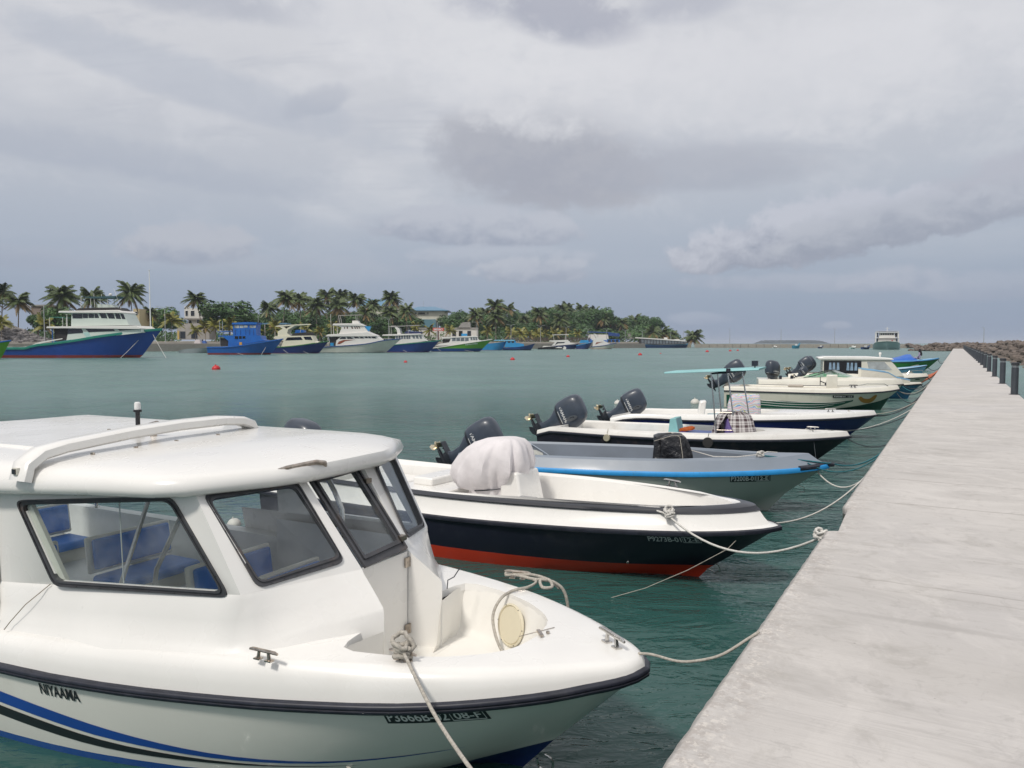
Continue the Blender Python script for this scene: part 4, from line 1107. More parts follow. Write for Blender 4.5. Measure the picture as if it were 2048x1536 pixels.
hull_text(H3, 'registration_plate', ('P3200B-01', '12-E'), WHPRINT, b3, -1.42, -.86, .60, .082, slope=.01, bold=.015, back=PLATE)
MB().tube([(.10, 0, .795), (-.02, 0, .80), (-.20, -.155, .765), (-.42, -.30, .755)], [.03, .042, .045, .04], 10).build('bow_fender_sleeve', BLACKR, b3)
MB().tube([(-.02, 0, .80), (-.20, .155, .765), (-.42, .30, .755)], [.042, .045, .04], 10).build('bow_fender_sleeve', BLACKR, b3)
GREYS = mat('thwart_grey', (.36, .41, .48), .5, var=.05)
for x, w in ((-4.35, .62), (-3.15, .5)): bevel(MB().box((x, 0, .56), (w, 1.62, .05)).build('thwart', GREYS, b3), .015)
MB().tube([(-5.2, .78, .84), (-4.75, .80, .58)], .012, 6).build('corner_batten', GREYS, b3)
F3 = frame(T3, -19)
outboard(b3, (-6.0, 0, .53), 62, 0, .98)
MB().box((-5.93, 0, .62), (.06, .5, .35)).build('transom_pad', GREYS, b3)
# black wrapped bundle
TARP = mat('black_plastic', (.008, .008, .010), .30, var=.2, vs=6, bump=.06, bs=5, coat=.3)
def bundle(cx, cy, z0, z1, a, b, seed):
    rings_ = []; rr = random.Random(seed)
    for k in range(9):
        f = k / 8; z = z0 + (z1 - z0) * f; q = .96 if f < .15 else 1.0 if f < .88 else .92
        q *= 1 + .08 * math.sin(5 * f)
        rings_.append(ell(cx + .03 * math.sin(4 * f), cy, z, a * q, b * q, 40, 4.5))
    rings_.append(ell(cx, cy, z1 + .035, a * .65, b * .65, 40, 3)); rings_.append(ell(cx, cy, z1 + .045, a * .1, b * .1, 40, 3)); return rings_
bu = tag(rock_cloth('wrapped_bundle', TARP, None, bundle(0, 0, 0, .56, .27, .24, 2), amp=.030, freq=5, seed=8, smooth=35), 'black plastic wrapped bundle tied with thin cord in the grey boat', 'bundle')
bu.location = F3(-2.42, -.12, .60); bu.rotation_euler = (0, 0, R(-10))
MB().tube([(-.29, -.25, .1), (.0, -.28, .12), (.29, -.24, .16), (.32, -.1, .2), (.29, .2, .2)], .006, 5).tube([(.20, -.27, .02), (.18, -.28, .3), (.14, -.22, .57), (0, 0, .62), (-.2, .2, .57)], .006, 5).tube([(-.27, -.22, .50), (.0, -.22, .59), (.2, -.17, .60)], .006, 5).build('cord', ROPE, bu)
MB().box((-2.42, -.1, .50), (.5, .4, .2)).build('console_stand', GREYL, b3)
MB().tube([(-.42, 0, .44), (-.34, 0, .41), (-.33, 0, .34), (-.42, 0, .33)], .008, 6).build('bow_eye', STEEL, b3)
# water bottle and cloth bag
bt = MB().lathe([(.035, 0), (.047, .01), (.047, .10), (.042, .12), (.047, .14), (.047, .20), (.03, .245), (.015, .26), (.015, .27)], 14).build('water_bottle', mat('bottle_plastic', (.25, .50, .70), .1, var=.1, vs=8, alpha=.7), smooth=40)
tag(bt, 'small clear plastic water bottle with blue cap on the stern of the grey boat', 'bottle'); bt.location = F3(-5.18, -.28, .71); bt.scale = (1.15, 1.15, 1.15)
MB().lathe([(.019, .265), (.019, .30), (0, .301)], 12).build('cap', mat('bottle_cap_blue', (.03, .25, .7), .4), bt)
MB().lathe([(.049, .12), (.049, .19)], 14).build('paper_band', mat('bottle_wrap', (.25, .5, .7), .5, var=.3, vs=40), bt)
bg_ = tag(rock_cloth('crumpled_bag', mat('bag_cloth', (.42, .42, .38), .8, var=.1), None, [ell(0, 0, 0, .24, .12), ell(0, 0, .06, .25, .13), ell(-.03, 0, .11, .15, .09), ell(-.03, 0, .13, .03, .02)], amp=.02, freq=4, seed=5), 'crumpled beige bag lying in the stern of the grey boat', 'bag')
bg_.location = F3(-4.85, -.2, .70)

# --- boat 4 : black hull, canopy frame
HB4 = mat('hull_black_worn', (.014, .014, .024), .45, spec=.35, var=.2, vs=2, dirt=(.12, .07, .05), dk=.3, ds=4, zones=[(-.01, (.03, .03, .03))])
WHW = mat('white_paint_worn', (.72, .70, .66), .45, var=.06, vs=2, dirt=(.38, .33, .27), dk=.3, ds=3)
T4 = (7.35, 16.66)
H4 = Hull(7.0, [(0, 0), (.06, .09), (.3, .26), (1.0, .62), (2.2, .92), (3.5, 1.08), (5.2, 1.1), (7.0, .95)],
          [(0, .66), (1, .60), (2.5, .55), (4.5, .53), (6.6, .55), (7.0, .45)],
          [(0, 0), (.8, .22), (1.8, .55), (3, .8), (5, .92), (7, .8)],
          [(0, .15), (1, .03), (3, -.05), (7, -.06)], [(0, -.1), (2, -.35), (7, -.4)], rc=.62, rk=.85, flare=.02)
b4 = open_boat('open_boat', 'black hulled white open boat with turquoise canopy on a steel frame', T4, -25, H4, HB4, WHW, WHW,
   [('topside', WHW, [(.0, 1.0, .02), (.03, .985, .07), (.06, .96, .12)])], uc=1.75, wgun=.18, zfl=.30, zin=lambda u: interp([(0, .80), (2, .70), (4.5, .67), (7, .66)])(u), bow_len=1.0, raildz=0.0)
F4 = frame(T4, -25)
outboard(b4, (-6.75, 0, .44), 64, 0, 1.15)
TURQ = mat('turquoise_paint', (.25, .52, .53), .5, var=.1, vs=2, dirt=(.3, .4, .4), dk=.2, ds=3)
# seat, blue vinyl mattress, thwart
bevel(MB().hexa([(-3.95, -.30, .32), (-3.62, -.30, .32), (-3.62, .30, .32), (-3.95, .30, .32)], [(-3.88, -.28, .92), (-3.74, -.28, .94), (-3.74, .28, .94), (-3.88, .28, .92)]).build('seat_back', TURQ, b4), .012)
bevel(MB().box((-3.25, -.05, .56), (.85, .66, .13)).build('seat_cushion', mat('cobalt_vinyl', (.02, .06, .28), .35, var=.12, vs=8), b4), .05, 3)
sc_ = tag(rock_cloth('rolled_cloth', mat('orange_cloth', (.45, .10, .02), .85, var=.15, vs=20), None, [ell(0, 0, 0, .17, .05), ell(0, 0, .05, .19, .06), ell(0, 0, .09, .12, .03), ell(0, 0, .095, .02, .01)], amp=.015, freq=7, seed=2), 'small crumpled orange cloth on the blue seat cushion', 'cloth')
sc_.location = F4(-3.52, -.12, .63); sc_.rotation_euler = (0, R(-14), R(-25))
MB().box((-4.9, .0, .45), (.9, 1.6, .05)).build('thwart', mat('pale_blue_paint', (.35, .52, .68), .5, var=.1), b4)
# steel frame
mb = MB()
legs = [(-2.78, -.42, -2.92), (-2.35, -.42, -2.55), (-2.78, .42, -2.92), (-2.12, .42, -2.35)]
fr4 = []
for (x0, y, x1) in legs: mb = MB().tube([(x0, y, .62), (x1, y * .95, 2.02)], .017, 8); fr4.append(mb.build('frame_leg', STEEL, b4))
MB().tube([(-2.92, -.40, 2.0), (-2.55, -.40, 2.03), (-2.35, .40, 2.04), (-2.92, .40, 2.0), (-2.92, -.40, 2.0)], .016, 8).build('frame_top', BLACKR, b4)
for z, k in ((1.12, .35), (.72, .07)):
    MB().tube([(-2.78 - .14 * k, -.415, z), (-2.35 - .2 * k, -.415, z + .01), (-2.12 - .23 * k, .415, z + .02)], .007, 6).build('frame_rail', STEELR, b4)
cn = MB().hexa([(-3.95, -.62, 1.99), (-1.85, -.62, 2.10), (-1.85, .62, 2.10), (-3.95, .62, 1.99)], [(-3.95, -.60, 2.03), (-1.83, -.60, 2.15), (-1.83, .60, 2.15), (-3.95, .60, 2.03)]).build('canopy', TURQ, b4)
bevel(cn, .012)
MB().box((-2.5, -.63, 2.09), (.09, .04, .09)).build('fishing_rod_holder', BLACKR, b4)
MB().box((-2.0, -.1, 2.24), (.13, .12, .12)).tube([(-2.0, -.1, 2.13), (-2.0, -.1, 2.2)], .015, 6).build('work_light', BLACKR, b4)
# checked cloth over console + purple drum
def plaid():
    m, nt, b = bsdf_mat('checked_cloth'); X = NX(nt); tc = nt.nodes.new('ShaderNodeTexCoord'); uv = tc.outputs['UV']
    sp = nt.nodes.new('ShaderNodeSeparateXYZ'); nt.links.new(uv, sp.inputs[0])
    def bands(v, n):
        f = X.m('FRACT', X.mul(v, n)); a = X.m('LESS_THAN', X.m('ABSOLUTE', X.sub(f, .35)), .19); b_ = X.m('LESS_THAN', X.m('ABSOLUTE', X.sub(f, .8)), .07); return X.add(X.mul(a, .8), X.mul(b_, .55))
    s = X.m('MINIMUM', X.add(X.mul(bands(sp.outputs[0], 13), .60), X.mul(bands(sp.outputs[1], 4.5), .60)), 1.)
    nt.links.new(X.mix(s, (.60, .57, .56), (.05, .022, .028)), b.inputs['Base Color']); b.inputs['Roughness'].default_value = .85; return m
PLAID = plaid()
def uvcyl(o, n, rings_):
    me = o.data; uvl = me.uv_layers.new(name='uv')
    vs = me.vertices
    zs = [v.co.z for v in vs]; z0, z1 = min(zs), max(zs); cx = sum(v.co.x for v in vs) / len(vs); cy = sum(v.co.y for v in vs) / len(vs)
    for p in me.polygons:
        us = [math.atan2(vs[v].co.y - cy, vs[v].co.x - cx) / 6.2832 for v in p.vertices]; mx = max(us)
        for li, vi, u in zip(p.loop_indices, p.vertices, us):
            if mx - u > .5: u += 1
            uvl.data[li].uv = (u, (vs[vi].co.z - z0) / (z1 - z0) * 1.0)
dr = MB().lathe([(.28, 0), (.29, .02), (.29, .5), (.25, .54), (0, .545)], 24).build('storage_drum', mat('purple_plastic', (.22, .16, .42), .5, var=.1, vs=5))
tag(dr, 'purple plastic drum half hidden under the checked cloth below the canopy', 'drum'); dr.location = F4(-2.38, -.14, .45); dr.scale = (.92, .92, 1.0)
rg = []
n = 64
def drape(z, a, b, gap, cx=0.):
    """open sheet around the drum with a gap on the near side"""
    out = []
    for k in range(n):
        th = R(-108 + gap) + (R(360 - 2 * gap)) * k / (n - 1)
        out.append((cx + a * math.cos(th), b * math.sin(th), z))
    return out
dl = [drape(.0, .54, .42, 30, .02), drape(.15, .50, .41, 26, .01), drape(.32, .45, .40, 17), drape(.45, .42, .37, 8), drape(.56, .37, .33, 2), drape(.62, .25, .22, 0), drape(.63, .02, .02, 0)]
rr = random.Random(4); mb = MB(); out = []
for j, r in enumerate(dl):
    amp = [.035, .03, .022, .016, .008, .004, 0][j]
    out.append([Vector(p) + Vector((math.cos(k * .0982), math.sin(k * .0982), 0)) * amp * (math.sin(k * .95 + j * .2) + .5 * math.sin(k * 2.1)) for k, p in enumerate(r)])
mb.rings(out, closed=False)
pc = tag(mb.build('checked_cloth', PLAID, smooth=80), 'white and brown checked cloth draped over the console under the turquoise canopy', 'cloth'); uvcyl(pc, n, dl)
pc.location = F4(-2.44, -.10, .50); pc.rotation_euler = (0, 0, R(-25))
# fenders : hanging round discs
for x, m, r_ in ((-5.15, mat('old_fender_cream', (.42, .38, .28), .7, var=.2, vs=10), .085), (-2.85, mat('dark_tyre', (.03, .028, .028), .7, var=.3), .12)):
    p = H4.surf(x, .45); o = MB().lathe([(r_ * .3, -.04), (r_ * .9, -.035), (r_, 0), (r_ * .9, .035), (r_ * .3, .04)], 20, (p.x, p.y - .05, .50), Matrix.Rotation(R(90), 3, 'X')).tube([(p.x, p.y - .03, .52 + r_), (p.x, p.y + .06, .70)], .006, 5).build('hull_fender', m, b4)
cleat(b4, (-.75, -.12, .79), R(0), 1.2, STEEL)
# --- boat 5 : navy hull
NAVY = mat('hull_navy', (.010, .018, .13), .3, var=.08, vs=1.5, coat=.15, spec=.4)
T5 = (10.28, 21.64)
H5 = Hull(7.4, [(0, 0), (.06, .09), (.4, .30), (1.2, .66), (2.4, .95), (4, 1.08), (6, 1.08), (7.4, .95)],
          [(0, .66), (1, .60), (2.5, .55), (5, .50), (6.9, .50), (7.4, .38)],
          [(0, 0), (.8, .22), (1.8, .55), (3, .8), (5, .92), (7.4, .82)],
          [(0, .15), (1, .03), (3, -.05), (7.4, -.06)], [(0, -.1), (2, -.35), (7.4, -.4)], rc=.62, rk=.85, flare=.02)
b5 = open_boat('open_boat', 'navy blue hulled white open boat behind the canopy boat', T5, -12, H5, NAVY, WHITE, WHITE,
   [('topside', WHITE, [(.0, 1.0, .03), (.03, .985, .09), (.06, .95, .14)])], uc=2.6, wgun=.18, zfl=.30, zin=lambda u: interp([(0, .84), (2, .76), (4.5, .68), (7.4, .64)])(u), bow_len=.7, raildz=0.0)
F5 = frame(T5, -12)
outboard(b5, (-7.05, 0, .42), 64, 0, 1.1)
bevel(MB().hexa([(-4.95, -.25, .3), (-4.75, -.25, .3), (-4.75, .25, .3), (-4.95, .25, .3)], [(-4.86, -.24, 1.0), (-4.66, -.24, 1.02), (-4.66, .24, 1.02), (-4.86, .24, 1.0)]).build('seat_back', WHITE, b5), .05, 3)
bevel(MB().box((-4.35, 0, .55), (.55, .5, .12)).build('seat_cushion', mat('teal_vinyl', (.10, .30, .36), .5, var=.1), b5), .03, 3)
cleat(b5, (-1.3, -.42, .78), R(0), 1.4, STEEL)
for x in (-6.6,): MB().lathe([(.03, 0), (.03, .02)], 10, H5.surf(x, .38), Matrix.Rotation(R(90), 3, 'X')).build('hull_drain', WHITE, b5)
def printcloth():
    m, nt, b = bsdf_mat('patterned_cloth'); X = NX(nt); tc = nt.nodes.new('ShaderNodeTexCoord'); ob = tc.outputs['Object']
    sp = nt.nodes.new('ShaderNodeSeparateXYZ'); nt.links.new(ob, sp.inputs[0])
    n = X.noise(ob, 3.5, 2, .5, .6); w = X.m('FRACT', X.add(X.mul(sp.outputs[2], 6.5), X.mul(n, 2.2)))
    r = nt.nodes.new('ShaderNodeValToRGB'); r.color_ramp.interpolation = 'CONSTANT'; nt.links.new(w, r.inputs[0])
    cs = [(0, (.62, .60, .60)), (.22, (.62, .36, .42)), (.36, (.60, .55, .58)), (.48, (.13, .32, .55)), (.56, (.60, .60, .62)), (.70, (.40, .50, .24)), (.80, (.62, .42, .48)), (.92, (.25, .48, .62))]
    e = r.color_ramp.elements; e[0].color = (*cs[0][1], 1); e[1].position = cs[1][0]; e[1].color = (*cs[1][1], 1)
    for p, c_ in cs[2:]: q = e.new(p); q.color = (*c_, 1)
    nt.links.new(r.outputs[0], b.inputs['Base Color']); b.inputs['Roughness'].default_value = .85; return m
pl_ = tag(rock_cloth('patterned_cover', printcloth(), None, [ell(0, 0, 0, .46, .30, e=5), ell(0, 0, .25, .45, .30, e=5), ell(.03, 0, .48, .41, .27, e=4), ell(.05, 0, .55, .36, .22, e=3.5), ell(.05, 0, .565, .1, .06)], amp=.012, freq=6, seed=6), 'pastel striped and flowered cloth covering a box on the navy boat', 'cover')
pl_.location = F5(-3.60, .0, .66); pl_.rotation_euler = (0, 0, R(-12))
# --- boat 6 : white with green flames
H6P = mat('hull_cream', (.66, .64, .54), .3, var=.05, vs=1.5, coat=.3, dirt=(.35, .32, .24), dk=.2, ds=2)
GREEN = mat('deep_green_print', (.008, .075, .045), .3, var=.1)
T6 = (15.51, 30.77)
H6 = Hull(6.7, [(0, 0), (.08, .12), (.3, .26), (1, .60), (2.2, .90), (3.6, 1.0), (6.7, .98)],
          [(0, .84), (.5, .76), (1.5, .70), (3, .66), (6.7, .68)],
          [(0, 0), (.6, .14), (1.8, .52), (3, .8), (6.7, .86)],
          [(0, .52), (.4, .36), (1.5, .12), (2.4, .02), (6.7, -.06)], [(0, -.1), (2, -.35), (6.7, -.4)], rc=.36, rk=.72, flare=.0)
b6 = open_boat('open_boat', 'cream open boat with green streaked hull and orange fish emblem', T6, -23, H6, H6P, WHITE2, WHITE2,
   [('topside', WHITE2, [(.0, 1.0, .03), (.05, .97, .14), (.08, .93, .18)])], uc=1.7, wgun=.22, zfl=.35, zin=lambda u: interp([(0, 1.02), (1, .96), (3, .86), (6.7, .88)])(u), bow_len=.8, bottom_m=mat('bottom_green', (.006, .055, .035), .4, var=.15), raildz=0.)
film(H6, 'green_stripe', GREEN, b6, [(-6.6, .52, .02), (-5.6, .52, .02), (-5.5, .42, .02), (-4.2, .32, .02), (-3, .27, .03), (-2.3, .31, .14), (-1.7, .42, .36)], off=.016)
for dz_, x1 in ((.35, -1.75), (.26, -2.0), (.16, -2.4)):
    film(H6, 'white_streak', WHPRINT, b6, [(-5.4, dz_ + .010, dz_ - .010), (-4, dz_ - .06, dz_ - .078), (-3, dz_ - .05, dz_ - .066), (x1, dz_ + .05, dz_ + .042)], off=.022)
film(H6, 'orange_emblem', mat('orange_print', (.42, .20, .03), .4, var=.15, vs=30), b6, [(-1.50, .50, .47), (-1.42, .56, .36), (-1.3, .48, .29), (-1.12, .46, .28), (-1.0, .54, .33), (-.90, .62, .42), (-.82, .62, .58)], off=.018)
film(H6, 'registration_plate', PLATE, b6, [(-2.45, .60, .50), (-1.68, .605, .505)], off=.018)
hull_text(H6, 'lettering', ('P3334B-01  12-E',), WHPRINT, b6, -2.40, -1.73, .553, .055, bold=.01, off=.024)
outboard(b6, (-6.62, 0, .92), 58, 0, 1.25)
bevel(MB().box((-2.50, -.15, .92), (.42, .60, .95)).build('console', WHITE2, b6), .03)
st = MB().tube([(-2.95 + .0 * a, .0 + .17 * math.cos(a), 1.12 + .17 * math.sin(a)) for a in [i * .4488 for i in range(15)]], .014, 6).tube([(-2.95, 0, 1.12), (-2.72, 0, 1.02)], .02, 6).build('steering_wheel', BLACKR, b6)
MB().box((-2.68, -.22, 1.08), (.10, .14, .26), Matrix.Rotation(R(28), 3, 'Y')).build('throttle_box', BLACKR, b6)
bevel(MB().box((-3.9, .0, .90), (.6, .5, .10)).build('seat_cushion', mat('beige_vinyl', (.45, .40, .34), .6, var=.1), b6), .03)
MB().tube([(-1.7, -.50, .95), (-1.2, -.42, 1.06), (-.55, -.22, 1.06), (-.42, -.2, .98)], .016, 6).build('bow_rail', STEEL, b6)
cleat(b6, (-1.7, -.55, .92), R(5), 1.6, BLACKR)
# --- boat 7 : white runabout with green windscreen
T7 = (18.0, 35.37)
H7 = Hull(6.4, [(0, 0), (.08, .12), (.3, .28), (1, .62), (2.2, .95), (4, 1.08), (6.4, 1.05)], [(0, .80), (1, .74), (3, .72), (6.4, .74)],
          [(0, 0), (.8, .2), (2, .6), (3.4, .85), (7.8, .9)], [(0, .3), (1, .1), (3, 0), (7.8, -.05)], [(0, -.1), (2, -.35), (7.8, -.4)], rc=.5, rk=.8, flare=.0)
b7 = open_boat('open_boat', 'white motorboat with low green windscreen behind the green streaked boat', T7, -15, H7, WHITE2, WHITE2, WHITE2,
   [('topside', WHITE2, [(.0, 1.0, .03), (.04, .97, .15), (.10, .92, .26)])], uc=2.9, wgun=.25, zfl=.4, zin=lambda u: interp([(0, 1.0), (1.2, 1.16), (3, 1.14), (5.5, 1.0), (7.8, .98)])(u), bow_len=.6)
film(H7, 'black_stripe', STK, b7, [(-6.1, .68, .62), (-3, .66, .58), (-.9, .70, .69)], off=.018)
GG = glass('green_glass', (.25, .55, .38), .6)
mb = MB()
for s in (-1, 1):
    mb.poly([(-2.15, 0, 1.16), (-2.5, s * .55, 1.16), (-3.15, s * .45, 1.42), (-2.95, 0, 1.44)]); mb.poly([(-2.5, s * .55, 1.16), (-4.3, s * .80, 1.08), (-4.0, s * .75, 1.16), (-3.15, s * .45, 1.42)])
ws = mb.build('windscreen', GG, b7, smooth=0)
MB().tube([(-2.95, 0, 1.44), (-3.15, -.45, 1.42), (-4.0, -.75, 1.17), (-4.4, -.82, 1.09)], .016, 6).tube([(-2.95, 0, 1.44), (-3.15, .45, 1.42), (-4.0, .75, 1.17)], .016, 6).build('windscreen_trim', BLACKR, ws)
outboard(b7, (-5.55, .2, .95), 8, 50, 1.15)
outboard(b7, (-4.3, .95, 1.05), 50, 20, .6)
for x in (-5.4, -4.9): MB().box((x, -.6, 1.08), (.12, .12, .18)).build('deck_socket', BLACKR, b7)
# --- boat 8 : light blue rail with raised bulwark
T8 = (19.75, 37.05)
B8H = mat('hull_mid_blue', (.03, .17, .34), .35, var=.12, vs=2, zones=[(-.01, (.02, .05, .08))])
LB8 = mat('powder_blue_paint', (.23, .44, .66), .5, var=.1)
H8 = Hull(7.0, [(0, 0), (.1, .12), (.4, .3), (1.2, .64), (2.6, .95), (7, 1.0)], [(0, .72), (1, .66), (3, .60), (7, .62)],
          [(0, 0), (.8, .2), (2, .6), (3.4, .85), (7, .85)], [(0, .3), (1, .1), (3, 0), (7, -.05)], [(0, -.1), (2, -.35), (7, -.4)], rc=.45, rk=.65, flare=.0)
b8 = open_boat('open_boat', 'mid blue hulled boat with tall cream bulwark edged in powder blue', T8, -20, H8, B8H, WHITE2, WHITE2,
   [('topside', WHITE2, [(.0, 1.0, .03), (.04, .97, .10)])], uc=1.0, wgun=.18, zfl=.35, zin=lambda u: .74, bow_len=.6)
mb = MB(); mt = MB()
pr = [(-2.75, .72, 1.42), (-2.2, .72, 1.36), (-1.55, .72, 1.26), (-1.15, .72, 1.02), (-.55, .72, .90)]
for s in (-1, 1):
    for (x0, z0, h0), (x1, z1, h1) in zip(pr, pr[1:]):
        y0, y1 = s * H8.hb(-x0) * .95, s * H8.hb(-x1) * .95
        mb.hexa([(x0, y0, z0), (x1, y1, z1), (x1, y1 - s * .03, z1), (x0, y0 - s * .03, z0)], [(x0, y0, h0), (x1, y1, h1), (x1, y1 - s * .03, h1), (x0, y0 - s * .03, h0)])
        mt.hexa([(x0, y0 + s * .01, h0), (x1, y1 + s * .01, h1), (x1, y1 - s * .05, h1), (x0, y0 - s * .05, h0)], [(x0, y0 + s * .01, h0 + .05), (x1, y1 + s * .01, h1 + .05), (x1, y1 - s * .05, h1 + .05), (x0, y0 - s * .05, h0 + .05)])
mb.build('bulwark', WHITE2, b8, smooth=0); mt.build('bulwark_cap', LB8, b8, smooth=0)
# --- boat 9 : cabin boat with dark window panel
T9 = (23.87, 44.1)
H9 = Hull(7.6, [(0, 0), (.1, .14), (.4, .34), (1.2, .75), (2.6, 1.1), (9, 1.2)], [(0, .76), (1, .70), (3, .66), (9, .66)],
          [(0, 0), (.8, .2), (2, .6), (3.4, .95), (9, 1.0)], [(0, .3), (1, .1), (3, 0), (9, -.05)], [(0, -.1), (2, -.35), (9, -.4)], rc=.5, rk=.8, flare=.0)
b9 = open_boat('cabin_boat', 'white cabin boat with black side panel and two windows further down the pier', T9, -18, H9, WHITE2, WHITE2, WHITE2,
   [('topside', WHITE2, [(.0, 1.0, .03), (.04, .97, .12), (.1, .92, .2)])], uc=1.3, wgun=.2, zfl=.4, zin=lambda u: .92, bow_len=.6)
film(H9, 'black_stripe', STK, b9, [(-7, .60, .52), (-3, .60, .50), (-.5, .66, .60)], off=.018)
cb = MB()
wy = 1.0
side_ = [(-5.75, .85), (-1.35, .85), (-1.95, 1.62), (-5.75, 1.62)]
cb.prism([(-5.7, .8), (-1.4, .8), (-1.55, 1.0), (-2.15, 1.72), (-5.7, 1.72)], -wy, wy)
cab9 = cb.build('cabin', WHITE2, b9, smooth=20)
rf = MB().prism([(-5.95, 1.72), (-2.05, 1.72), (-1.95, 1.76), (-2.1, 1.84), (-3.2, 1.92), (-5.6, 1.92), (-6.0, 1.86)], -wy - .1, wy + .1).build('roof', WHITE, b9); bevel(rf, .05, 3)
for s in (-1, 1):
    pn = MB().box((-4.65, s * (wy + .01), 1.28), (2.0, .03, .78)).build('side_panel', BLACK, b9)
    for x in (-5.1, -4.15):
        w_ = MB().box((x, s * (wy + .03), 1.34), (.62, .03, .50)).build('window', DGLASS, pn)
        for dx_ in (-.2, 0, .22): MB().prism([(x + dx_ - .09, 1.12), (x + dx_ + .07, 1.12), (x + dx_ + .04, 1.56), (x + dx_ - .06, 1.56)], s * (wy + .046), s * (wy + .05)).build('curtain', mat('curtain_blue', (.25, .36, .48), .8, var=.2, vs=6), w_)
    MB().prism([(-3.25, 1.18), (-2.05, 1.18), (-2.45, 1.62), (-3.35, 1.62)], s * (wy + .002), s * (wy + .02)).build('window', mat('hazy_glass', (.42, .45, .46), .12, var=.25, vs=2), cab9)
for y in (-.62, 0, .62):
    a_ = Vector((-1.60, y, 1.06)); b__ = Vector((-2.08, y, 1.66)); n = Vector((.78, 0, .62))
    MB().hexa([a_ + Vector((0, -.25, 0)) + n * .003, a_ + Vector((0, .25, 0)) + n * .003, b__ + Vector((0, .25, 0)) + n * .003, b__ + Vector((0, -.25, 0)) + n * .003], [a_ + Vector((0, -.25, 0)) + n * .02, a_ + Vector((0, .25, 0)) + n * .02, b__ + Vector((0, .25, 0)) + n * .02, b__ + Vector((0, -.25, 0)) + n * .02]).build('window', mat('hazy_glass', (.42, .45, .46), .12), cab9)
MB().lathe([(.04, 0), (.04, .12), (.07, .13), (.075, .2), (.07, .24), (.02, .26)], 12, (-2.55, 0, 1.9)).build('mast_lens', WHITE, b9)
for y in (-.35, .35): outboard(b9, (-6.75 + .3 * y, y * 1.2, .88), 58, 0, 1.2)
MB().tube([(-1.2, -.7, .94), (-1.1, -.65, 1.1), (-.35, -.25, 1.14), (-.3, -.22, .96)], .014, 6).build('bow_rail', STEEL, b9)
bevel(MB().box((-2.95, -.75, 1.05), (.75, .3, .28)).build('seat', mat('tan_vinyl', (.42, .15, .05), .5), b9), .03)
# --- boat 10 : tiny light blue tip, boat 11 : green hull with tarpaulin
T10 = (30.2, 56.0)
H10 = Hull(6.0, [(0, 0), (.1, .14), (.4, .34), (1.2, .7), (2.6, .9), (6, .9)], [(0, 1.05), (1, .9), (2.5, .75), (6, .66)],
          [(0, 0), (.8, .2), (2, .5), (3.4, .7), (6, .7)], [(0, .3), (1, .1), (3, 0), (6, -.05)], [(0, -.1), (2, -.35), (6, -.4)], rc=.4, rk=.6, flare=.0)
b10 = open_boat('rowing_boat', 'small pale blue boat with upswept bow between the cabin boat and the green boat', T10, -14, H10, mat('hull_sky_blue', (.20, .48, .68), .5, var=.1), LB8, WHITE2,
   [('topside', LB8, [(.0, 1.0, .02), (.03, .95, .06)])], uc=.6, wgun=.1, zfl=.3, zin=lambda u: interp([(0, 1.1), (1, .95), (2.5, .8), (6, .7)])(u), bow_len=.6)
T11 = (41.6, 75.0)
GRN = mat('hull_leaf_green', (.03, .20, .05), .4, var=.15, vs=1.5, zones=[(-.01, (.02, .03, .02))])
H11 = Hull(8.5, [(0, 0), (.1, .14), (.4, .36), (1.2, .8), (2.6, 1.15), (8.5, 1.2)], [(0, 1.15), (1, 1.0), (3, .85), (8.5, .8)],
          [(0, 0), (.8, .2), (2, .6), (3.4, .95), (8.5, 1.0)], [(0, .3), (1, .1), (3, 0), (8.5, -.05)], [(0, -.1), (2, -.35), (8.5, -.4)], rc=.9, rk=1.4, flare=.0)
b11 = open_boat('open_boat', 'green hulled boat with blue tarpaulin and a seated person', T11, -16, H11, GRN, LB8, WHITE2,
   [('topside', mat('gunwale_blue', (.04, .22, .42), .5), [(.0, 1.0, .03), (.03, .97, .12)])], uc=1.4, wgun=.15, zfl=.4, zin=lambda u: interp([(0, 1.28), (1, 1.14), (3, .98), (8.5, .92)])(u), bow_len=.6)
F11 = frame(T11, -16)
tp = MB(); rr = random.Random(3)
R1 = [[(x, y * k, z + .03 * rr.uniform(-1, 1)) for x, z in ((-5.4, 1.02), (-4.6, 1.30), (-3.6, 1.55), (-2.9, 1.85), (-2.4, 1.35), (-2.0, 1.0))] for y, k in ((-1, 1.1), )]
secs = []
for x, zt in ((-4.9, 1.05), (-4.3, 1.18), (-3.6, 1.36), (-2.9, 1.58), (-2.6, 1.58), (-2.2, 1.25), (-1.9, 1.05)):
    secs.append([(x, -1.12, .95), (x, -.8, .95 + (zt - .95) * .55), (x + .04 * rr.uniform(-1, 1), 0, zt), (x, .8, .95 + (zt - .95) * .55), (x, 1.12, .95)])
tp.rings(secs, closed=False)
tpo = tag(tp.build('tarpaulin', mat('blue_tarpaulin', (.02, .12, .48), .4, var=.12, vs=5, bump=.02, bs=4), smooth=20), 'bright blue tarpaulin pitched over the deck of the green boat', 'tarpaulin')
tpo.location = F11(0, 0, 0); tpo.rotation_euler = (0, 0, R(-16))
